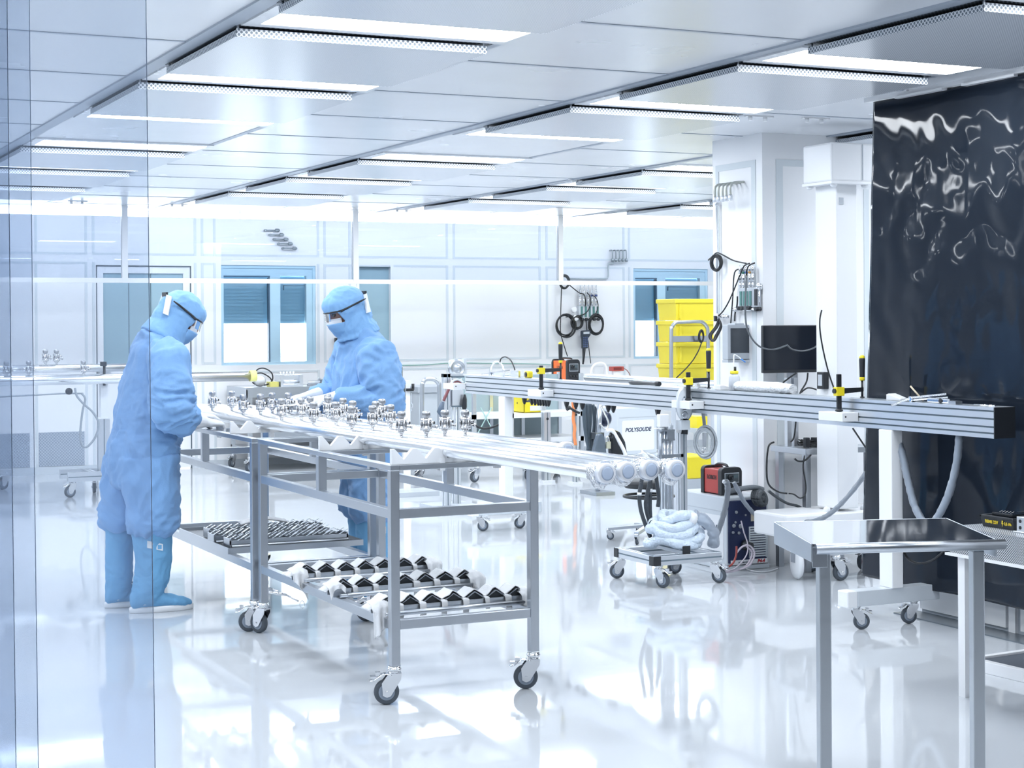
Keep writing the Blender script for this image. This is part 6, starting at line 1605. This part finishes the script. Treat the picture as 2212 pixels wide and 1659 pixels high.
# ------------------------------------------------------------------ handle trolley and cabinet behind the valves
YH = 14.6
ht = thing('handle_trolley', 'platform trolley with tubular handle behind the person facing left', 'trolley', atY(930, 1000, YH))
MB().tube(PY([(912, 940), (912, 838), (914, 826), (921, 819), (938, 820), (946, 827), (949, 840), (949, 940)], YH), .020, 10, sub=5).build('handle_tube', STEEL, ht)
A = atY(912, 940, YH); B = atY(949, 940, YH)
MB().b(A.x-.05, B.x+.2, YH-.02, YH+.8, A.z-.05, A.z+.0).build('platform', STEELD, ht)
MB().b(A.x-.03, B.x+.18, YH, YH+.78, .20, A.z-.05).build('platform_skirt', GPAINTL, ht)
for x in (A.x, B.x+.12):
    for y in (YH+.05, YH+.7): put_caster(ht, x-ht.location.x, y-ht.location.y, .5).location.z = -ht.location.z
cbn = thing('grey_cabinet', 'low grey steel cabinet with dark top behind the handle trolley', 'cabinet', (6.9, 16.3, 0))
A = atY(905, 836, 16.2); B = atY(1010, 836, 16.2)
MB().b(A.x, B.x, 16.2, 16.8, .12, A.z-.06).build('cabinet_body', GPAINTL, cbn); MB().b(A.x-.02, B.x+.02, 16.18, 16.82, A.z-.06, A.z).build('cabinet_top', GPAINT, cbn)
MB().b(A.x, B.x, 16.2, 16.8, 0, .12).build('cabinet_plinth', GPAINT, cbn)
# welding head stand right of the person facing left
YS2 = 13.6
ws = thing('weld_stand', 'white post with clamped welding head right behind the person facing left', 'stand', atY(873, 1000, YS2))
P_ = lambda a, b: atY(a, b, YS2)
A = P_(876, 822); B = P_(886, 960)
MB().b(A.x, P_(886, 822).x, YS2, YS2+.06, 0, A.z).build('post', WPAINT, ws)
MB().b(P_(867, 822).x, A.x, YS2+.01, YS2+.05, P_(867, 885).z, P_(867, 822).z).build('rail_plate', STEELD, ws)
MB().b(P_(846, 793).x, P_(860, 793).x, YS2-.05, YS2+.05, P_(850, 835).z, P_(850, 793).z).b(P_(852, 840).x, P_(864, 840).x, YS2-.03, YS2+.03, P_(850, 872).z, P_(850, 838).z).b(P_(851, 872).x, P_(875, 872).x, YS2-.02, YS2+.02, P_(850, 885).z, P_(850, 872).z).build('weld_head_body', GPAINTL, ws, bev=.006)
MB().b(P_(860, 793).x, P_(865, 793).x, YS2-.05, YS2+.05, P_(850, 838).z, P_(850, 793).z).b(P_(851, 806).x, P_(856, 806).x, YS2-.055, YS2-.05, P_(850, 815).z, P_(850, 805).z).b(P_(867, 828).x, P_(875, 828).x, YS2-.0, YS2+.01, P_(850, 858).z, P_(850, 834).z).build('dark_plate', mat('dark steel', (.13, .17, .17), .4), ws)
MB().b(A.x+.0, P_(891, 840).x, YS2-.03, YS2-.01, P_(880, 845).z, P_(880, 839).z).cyl(P_(892, 842), P_(892, 829), .013, n=10).build('crank_handle', BLACK, ws)
MB().tube([P_(888, 846), P_(888, 870), P_(889, 872), P_(891, 875), P_(890, 880), P_(887, 882), P_(889, 888)], .006, 6).build('hook_wire', GPAINT, ws)
MB().b(A.x-.15, A.x+.25, YS2-.15, YS2+.2, 0, .04).build('floor_plate', GPAINT, ws)
# lift unit at the far end of the beam
YL = 12.15
lu = thing('lift_unit', 'aluminium lift unit with round drive head at the far end of the beam', 'lift unit', atY(985, 1000, YL))
P_ = lambda a, b, d=0: atY(a, b, YL+d)
f_, g_ = MB(), MB()
x0, x1 = P_(960, 808).x, P_(973, 808).x
prof(f_, g_, (x0, YL, 0.05), (x1, YL+.06, P_(960, 808).z), 0, 0, 2)
x2, x3 = P_(1004, 850).x, P_(1017, 850).x
prof(f_, g_, (x2, YL+.2, 0.05), (x3, YL+.26, P_(1010, 850).z), 0, 0, 2)
f_.b(x0, P_(1000, 808).x, YL, YL+.06, P_(960, 815).z, P_(960, 807).z); f_.b(P_(975, 842).x, P_(999, 842).x, YL-.02, YL+.04, P_(980, 877).z, P_(980, 842).z)
f_.build('posts', ALU, lu); g_.build('post_slot', GROOVE, lu)
for px_ in (978, 986, 995): MB().cyl(P_(px_, 935, .02), P_(px_, 818, .02), .008, n=8).build('guide_rod', CHROME, lu)
MB().b(P_(974, 875).x, P_(1000, 875).x, YL-.03, YL-.01, P_(980, 879).z, P_(980, 876).z).build('carriage_bar', GROOVE, lu)
MB().b(P_(974, 875).x, P_(1000, 875).x, YL-.03, YL-.01, P_(980, 816).z, P_(980, 812).z).build('carriage_bar', GROOVE, lu)
hc2 = P_(990, 795)
MB().b(P_(974, 778).x, P_(1005, 778).x, YL+.02, YL+.07, P_(980, 808).z, P_(980, 777).z).build('drive_plate', GPAINTL, lu, bev=.02)
MB().lathe([(.0, -.01), (.020, -.01), (.024, 0), (.05, .002), (.054, -.006), (.062, -.006), (.07, .01), (.07, .03)], (hc2.x, YL+.015, hc2.z), (0, 1, 0), 28).build('drive_disc', STEEL, lu)
MB().b(P_(1013, 776).x, P_(1019, 776).x, YL+.1, YL+.14, P_(1013, 808).z, P_(1013, 775).z).build('end_plate', GPAINTL, lu)
MB().b(x0-.05, x3+.1, YL-.1, YL+.4, 0, .05).build('foot', GPAINT, lu)
cable('red and grey cable arching over the lift unit at the far end of the beam', PY([(999, 828), (990, 823), (980, 826), (972, 836), (965, 850), (958, 866)], YL-.05), .012, mat('dark red hose', (.22, .07, .08), .4))
cable('grey hose arching over the lift unit beside the dark red one', PY([(1000, 826), (990, 820), (980, 822), (973, 830), (968, 838)], YL-.06), .009, GPAINTL, 'hose', 'hose')
MB_ = MB().loft([(atY(956, 868, YL-.05), .016), (atY(953, 880, YL-.05), .022), (atY(952, 888, YL-.05), .032), (atY(957, 900, YL-.05), .02)], 12); tag(MB_.build('torch_head', mat('slate torch', (.10, .14, .20), .4)), 'dark slate torch head hanging at the end of the dark red cable', 'torch')
MB_ = MB().loft([(atY(1004, 852, YL-.05), .008), (atY(1004, 862, YL-.05), .016), (atY(1003, 880, YL-.05), .020), (atY(1003, 889, YL-.05), .008)], 12); tag(MB_.build('black_torch_grip', BLACK), 'black torch grip hanging beside the lift unit under the beam', 'torch')
cable('black cable swinging in a wide loop under the beam from the torch grip', PY([(1003, 888), (1008, 900), (1020, 915), (1040, 925), (1060, 924), (1080, 916), (1095, 905), (1102, 896)], YL-.1), .009)
# ------------------------------------------------------------------ shelf trolley below the beam
YT = 14.4
sh = thing('shelf_trolley', 'glazed shelf trolley with white shelves standing under the far half of the beam', 'shelf', (6.9, YT, 0))
xa, xb2 = atY(1022, 900, YT).x, atY(1262, 900, YT).x
zz = [atY(1060, 900, YT).z, atY(1060, 955, YT).z, .25]
for z in (zz[0], zz[1], .20): MB().b(xa, xb2, YT, YT+.5, z-.022, z+.022).build('shelf', WPAINT, sh)
for x in (xa, xa+(xb2-xa)*.33, xa+(xb2-xa)*.62, xb2-.04):
    for y in (YT, YT+.46): MB().b(x, x+.035, y, y+.035, .14, 1.0).build('post', ALU, sh)
MB().b(xa, xb2, YT+.47, YT+.475, .25, .98).build('back_pane', mat('teal pane', (.36, .46, .50), .2), sh)
MB().bar(atY(1038, 880, YT-.01), atY(1062, 925, YT-.01), .008).bar(atY(1062, 880, YT-.01), atY(1030, 940, YT-.01), .008).build('pale_cord', mat('pale teal cord', (.45, .66, .62), .5), sh)
for x, q in ((xa+.05, .3), (xa+(xb2-xa)*.5, .8), (xb2-.05, .5)):
    for y in (YT+.03, YT+.45): put_caster(sh, x-6.9, y-YT, q)
yb = thing('yellow_bin', 'yellow open-front bin with white label on the shelf under the beam', 'bin', (atY(1134, 890, YT).x, YT+.02, zz[0]+.0225))
A = atY(1134, 890, YT); B = atY(1180, 872, YT); w_ = B.x-A.x
MB().b(0, w_, 0, .01, 0, .10).b(0, .01, 0, .4, 0, .15).b(w_-.01, w_, 0, .4, 0, .15).b(0, w_, .39, .4, 0, .15).b(0, w_, 0, .4, 0, .01).build('bin_body', YEL, yb, local=True, bev=.003)
MB().b(w_*.28, w_*.95, -.004, 0, .02, .065).build('label_card', PLW, yb, local=True)
k = MB(); rnd = random.Random(2)
for i in range(14): k.sphere((.03+w_*.9*i/14, .10+.05*rnd.random(), .07+.02*rnd.random()), .035, 8)
k.build('dark_content', BLACK, yb, local=True)
# profile posts standing near the shelf
for i, (px0, px1, py0, py1, lab) in enumerate(((1176, 1198, 891, 1042, 'white aluminium profile post standing on the floor under the beam, left of the orange strap'), (1240, 1254, 882, 1046, 'white aluminium profile post with orange strap under the beam'))):
    p = atZ((px0+px1)/2, py1, 0); yq = p.y
    o = thing('profile_post', lab, 'post', p, 0, 'profile posts under the beam')
    f_, g_ = MB(), MB(); x0, x1 = atY(px0, 950, yq).x, atY(px1, 950, yq).x; zt2 = atY(px0, py0, yq).z
    wdt = (x1-x0)*.62
    prof(f_, g_, (x0, yq, .02), (x0+wdt, yq+wdt, zt2), 0, 0, 2); f_.build('profile', ALU, o); g_.build('profile_slot', GROOVE, o)
    MB().b(x0-.03, x0+wdt+.03, yq-.03, yq+wdt+.03, 0, .02).b(x0-.003, x0+wdt+.003, yq-.003, yq+wdt+.003, zt2, zt2+.015).build('end_plate', PLW, o)
    MB().cyl((x0+wdt/2, yq-.004, zt2-.06), (x0+wdt/2, yq, zt2-.06), .012, n=10).cyl((x0+wdt/2, yq-.004, .12), (x0+wdt/2, yq, .12), .012, n=10).build('bolt_hole', BLACK, o)
    if i == 1:
        L_ = PY([(1238, 868), (1240, 890), (1239, 905), (1242, 925), (1241, 940), (1244, 962)], yq-.04)
        k = MB(); S_ = spline(L_, 5); k.add([q for s_ in S_ for q in (s_+Vector((-.018, 0, 0)), s_+Vector((.018, .01, 0)))], [(2*j, 2*j+2, 2*j+3, 2*j+1) for j in range(len(S_)-1)], 0, True)
        tag(k.build('orange_strap', mat('orange strap', (.95, .32, .12), .6), solid=.004), 'bright orange strap hanging down from the beam', 'strap')
        MB().tube(PY([(1228, 880), (1234, 883), (1244, 889), (1252, 892)], yq-.06), .012, 8).cyl(atY(1224, 884, yq-.05), atY(1232, 880, yq-.05), .018, n=8).build('clamping_lever', BLACK, o)
# black spring clips under the beam edge
for i, px_ in enumerate((1133, 1149, 1156, 1163, 1168, 1174, 1180, 1185, 1224, 1244, 1258, 1314, 1325, 1421)):
    q = atX(px_, 880, XB+.03); q.z = ZB0
    c = MB().add([(q.x-.016, q.y-.012, q.z-.0005), (q.x+.016, q.y-.012, q.z-.0005), (q.x+.016, q.y+.012, q.z-.0005), (q.x-.016, q.y+.012, q.z-.0005), (q.x-.010, q.y-.006, q.z-.035), (q.x+.010, q.y-.006, q.z-.035), (q.x+.010, q.y+.006, q.z-.035), (q.x-.010, q.y+.006, q.z-.035)], [(3, 2, 1, 0)[::-1], (4, 5, 6, 7)[::-1], (0, 1, 5, 4), (1, 2, 6, 5), (2, 3, 7, 6), (3, 0, 4, 7)])
    c.sphere((q.x, q.y, q.z-.038), .010, 8)
    tag(c.build('spring_clip', BLACK), 'small black spring clip hanging under the beam edge', 'clip', 'black clips under the beam')
# ------------------------------------------------------------------ hoses, mask and far power source under the beam
YG = 12.9
for i, (L_, r) in enumerate((([(1262, 872), (1262, 905), (1266, 940), (1272, 970)], .016), ([(1268, 872), (1270, 910), (1271, 945), (1270, 975)], .015), ([(1275, 872), (1276, 905), (1274, 935), (1276, 965)], .013), ([(1280, 874), (1284, 900), (1283, 930), (1278, 955), (1272, 985)], .017), ([(1286, 878), (1291, 900), (1296, 915)], .007))):
    cable('dark hose hanging in a bundle under the beam, %s from the left' % ['first', 'second', 'third', 'fourth', 'last'][i], PY(L_, YG+.02*i), r, mat('slate hose', (.06, .085, .11), .4), 'hose', 'hose', 'dark hoses under the beam')
hp_ = thing('steel_pole_stand', 'steel pole with bent hook standing under the beam before the grey power source', 'pole', atY(1293, 1000, YG))
MB().cyl(atY(1296, 870, YG), atY(1292, 945, YG), .026, n=14).build('pole', STEEL, hp_)
MB().tube(PY([(1297, 875), (1306, 893), (1314, 912), (1312, 924), (1306, 927), (1300, 920), (1296, 915)], YG-.08), .009, 8).build('hook', CHROME, hp_)
MB().b(atY(1280, 935, YG).x, atY(1298, 935, YG).x, YG-.06, YG+.06, atY(1290, 948, YG).z, atY(1290, 934, YG).z).cyl((atY(1291, 1000, YG).x, YG, 0), atY(1292, 945, YG), .02, n=10).b(atY(1270, 1000, YG).x, atY(1310, 1000, YG).x, YG-.15, YG+.15, 0, .03).build('pole_base', STEELD, hp_)
wm_ = thing('welding_mask', 'dark shiny welding masks hanging on the steel pole under the beam', 'welding mask', atY(1300, 960, YG-.15))
MB().prism([(-.12, -.02), (.02, -.02), (.0, .13), (-.03, .16), (-.07, .15)], frame_M(atY(1300, 975, YG-.16), (1, .1, 0), (0, 0, 1)), .05).build('mask_shell', mat('slate film mask', (.10, .13, .17), .2, bump=.5, bscale=20), wm_, bev=.012)
MB().prism([(-.03, -.05), (.16, -.06), (.13, .08), (.07, .17), (.0, .19), (-.04, .12)], frame_M(atY(1318, 975, YG-.10), (1, .2, 0), (0, 0, 1)), .06).build('mask_body', BLACKG, wm_, bev=.02)
MB().tube([atY(1309, 932, YG-.15), atY(1322, 930, YG-.15), atY(1332, 945, YG-.15), atY(1345, 968, YG-.15), atY(1352, 985, YG-.15)], .018, 8).build('mask_edge', PLW, wm_)
MB().b(atY(1308, 955, YG-.2).x, atY(1317, 955, YG-.2).x, YG-.22, YG-.20, atY(1310, 969, YG-.2).z, atY(1310, 954, YG-.2).z).build('padlock', mat('brass lock', (.55, .56, .48), .4, .6), wm_)
MB().tube([atY(1309, 954, YG-.21), atY(1310, 944, YG-.21), atY(1314, 944, YG-.21), atY(1316, 954, YG-.21)], .005, 6).build('lock_shackle', CHROME, wm_)
MB().lathe([(.045, 0), (.07, .03), (.07, .10), (.04, .12)], atY(1310, 905, YG+.1), (0, 1, 0), 20).build('dark_drum', mat('navy drum', (.02, .03, .07), .25), wm_)
yq = 13.55
A = atY(1328, 985, yq)
ps2 = power_source(A.x, yq, .42, .47, .46, 'far grey welding power source with white front panel under the beam', 0, .0, False)
ps2.rotation_euler = (0, 0, math.radians(90+8)); ps2.location = (A.x+.46, yq, A.z-.02)
MB().b(0, .42, 0, .47, -(A.z-.02), 0).build('base_frame', GPAINT, ps2, local=True)
bs = atZ(1402, 1166, 0)
stl = thing('lab_stool', 'low black lab stool on a star base behind the hanging cables', 'stool', bs)
zs2 = .40
MB().lathe([(.05, zs2-.045), (.165, zs2-.04), (.175, zs2-.02), (.172, zs2), (.15, zs2+.012), (.02, zs2+.015)], (0, 0, 0), (0, 0, 1), 28).build('seat', BLACK, stl, local=True)
MB().cyl((0, 0, .08), (0, 0, zs2-.04), .022, n=14).build('column', CHROME, stl, local=True)
MB().torus((0, 0, .30), .17, .010, n=32).bar((-.17, 0, .30), (.17, 0, .30), .012).build('foot_ring', BLACK, stl, local=True)
for q in range(5):
    a_ = math.radians(150+72*q); e_ = Vector((math.cos(a_), math.sin(a_), 0))
    MB().bar(Vector((0, 0, .10)), e_*.28+Vector((0, 0, .075)), .035, .022).build('base_leg', STEEL, stl, local=True, bev=.004)
    c = put_caster(stl, e_.x*.28, e_.y*.28, a_, scale=.5)
wb3 = thing('white_bag', 'crumpled white plastic bag in front of the far power source', 'bag', atY(1385, 990, 12.8))
MB().sheet(lambda u, v: atY(1352+70*u, 1000-28*v*math.sin(PI*(.1+.8*u)), 12.8)+Vector((0, .1*math.sin(7*u+3*v)+.04*noise.noise(Vector((u*9, v*9, 2))), .02*noise.noise(Vector((u*12, v*12, 5))))), 24, 10).build('bag_film', MATS['white film'], wb3, solid=.004)
# film-wrapped coil hanging above the red inverter, small yellow parts behind
wc = thing('wrapped_hose_coil', 'film-wrapped grey hose coil hanging from the beam above the red inverter', 'hose coil', atX(1522, 955, XB+.05))
c = atX(1522, 955, XB+.06); k = MB(); rnd = random.Random(4)
for i in range(5): k.torus(c+Vector((rnd.uniform(-.008, .008), rnd.uniform(-.01, .01), 0)), .070+.006*i, .0075, (-.75, -.66, 0), n=28, k=8, sx=.68)
k.build('coil', mat('silver film', (.50, .54, .57), .2, .3, bump=.6, bscale=70), wc)
MB().tube([c+Vector((0, 0, .07)), c+Vector((.01, .02, .12)), (XB+.05, c.y, ZB0)], .010, 8).build('hanger', GREYH, wc)
ypl = MB().b(atY(1505, 900, 11).x, atY(1528, 900, 11).x, 11, 11.3, atY(1505, 925, 11).z, atY(1505, 900, 11).z)
yp_ = thing('yellow_bin', 'yellow bin seen under the beam behind the film-wrapped hose coil', 'bin', atY(1515, 925, 11))
ypl.build('bin_body', YEL, yp_)
MB().b(atY(1500, 925, 11).x, atY(1535, 925, 11).x, 10.98, 11.4, atY(1505, 935, 11).z, atY(1505, 925, 11).z).b(atY(1503, 925, 11).x, atY(1506, 925, 11).x, 11, 11.03, 0, atY(1505, 935, 11).z).b(atY(1530, 925, 11).x, atY(1533, 925, 11).x, 11, 11.03, 0, atY(1505, 935, 11).z).build('bin_stand', GPAINT, yp_)
y2 = thing('yellow_bin', 'low yellow bin on the floor stand left of the red inverter', 'bin', atY(1490, 1030, 10.6))
A = atY(1487, 1035, 10.6); B = atY(1512, 985, 10.6)
MB().b(A.x, B.x+.1, 10.6, 10.9, A.z, B.z).build('bin_body', YEL, y2, bev=.01)
MB().b(A.x, B.x+.1, 10.6, 10.9, 0, A.z).build('bin_plinth', GPAINT, y2)
# crates behind the lifting column
for i in range(3):
    A = atY(1856, 1120, 10.4)
    crate(A.x, 10.4, .055+.26*i, .45, .35, .255, 'yellow crate standing behind the white lifting column, %s of its stack' % ['lowest', 'middle', 'topmost'][i], 'yellow crates behind the lifting column')
dl_ = thing('crate_dolly', 'flat grey dolly under the yellow crates behind the lifting column', 'dolly', atY(1856, 1120, 10.4)); A = atY(1856, 1120, 10.4)
MB().b(A.x-.03, A.x+.48, 10.38, 10.77, .0, .053).build('deck', GPAINT, dl_)
fb = thing('far_bench', 'white bench far behind, seen between the lifting column and the curtain', 'bench', atY(1868, 900, 14.5)); A = atY(1850, 842, 14.5)
MB().b(A.x, A.x+1.2, 14.5, 15.1, A.z-.05, A.z).build('bench_top', PLW, fb); MB().b(A.x+.05, A.x+.1, 14.52, 14.57, 0, A.z-.05).b(A.x+1.1, A.x+1.15, 14.52, 14.57, 0, A.z-.05).build('leg', ALU, fb)
v = thing('steel_valve', 'small steel valve standing on the far white bench', 'valve', atY(1864, 842, 14.6)); v.location.z = A.z
c = dup_part(VP[0], v, (0, 0, 0), .5); c.scale = (1.6,)*3

# ------------------------------------------------------------------ clear strip curtain at the left, close to the viewer
STRIP = glassmat('clear strip curtain', (.945, .967, .998), gloss=.055, rough=.02, haze=.10, hazecol=(.72, .83, 1.0), bump=.12, bscale=2.2, stretch=(1, 1, .6))
def strip(xl, xr, d, label, lean=0.0):
    """vertical clear strip hung from the ceiling; xl, xr picture columns at eye height"""
    a = atD(xl, 695, d); b = atD(xr, 695, d); u = (b-a); w = u.length; u.normalize(); n_ = Vector((-u.y, u.x, 0))
    o = thing('strip_curtain', label, 'strip curtain', (a.x, a.y, .03), 0, 'clear strips of the doorway curtain')
    def fn(s, t):
        z = .03+(H-.03-.005)*t
        return a+u*(w*s+lean*(z-1.5))+n_*(.012*math.sin(s*3.1)+.004*math.sin(z*2+s*2))+Vector((0, 0, z-a.z))
    MB().sheet(fn, 14, 24, smooth=False).build('strip', STRIP, o, solid=.0012)
    e = MB()
    for sgn in (0, 1):
        pts = [fn(sgn, t/16) for t in range(17)]
        e.loft([(p, .0006) for p in pts], 6)
        if sgn == 0: e2 = e; e = MB()
    e2.build('strip_edge', mat('strip edge', (.52, .66, .90), .3), o); e.build('strip_edge', MATS['strip edge'], o)
    return o
strip(-260, 324, 2.55, 'wide clear plastic strip in front of the left person, nearest the room', -.006)
strip(-420, 24, 2.50, 'clear plastic strip at the left edge overlapping the wide one', -.006)
strip(-330, 72, 2.60, 'third clear plastic strip behind the two at the left edge', -.006)
rl = thing('curtain_rail', 'ceiling rail of the clear strip curtain at the left', 'rail', atD(0, 695, 2.55)); rl.location.z = H
a = atD(-420, 695, 2.55); b = atD(330, 695, 2.55)
MB().bar((a.x, a.y, H-.02), (b.x, b.y, H-.02), .05, .038).build('rail_bar', ALU, rl)

dt = None
for px_, py_ in ((1640, 250), (1762, 254), (1250, 387), (870, 452), (385, 440), (168, 434), (1985, 196)):
    q = atZ(px_, py_, H)
    if dt is None:
        dt = thing('ceiling_bracket', 'pair of small white brackets on the ceiling between the panels', 'bracket', q, 0, 'small ceiling brackets'); r = dt
        MB().b(-.09, .09, -.012, .012, -.008, 0).build('plate', WPAINT, dt, local=True)
        for x in (-.06, .04): MB().cyl((x, 0, -.03), (x, 0, -.008), .012, n=10).build('stud', WPAINT, dt, local=True)
    else: dup(dt, q)
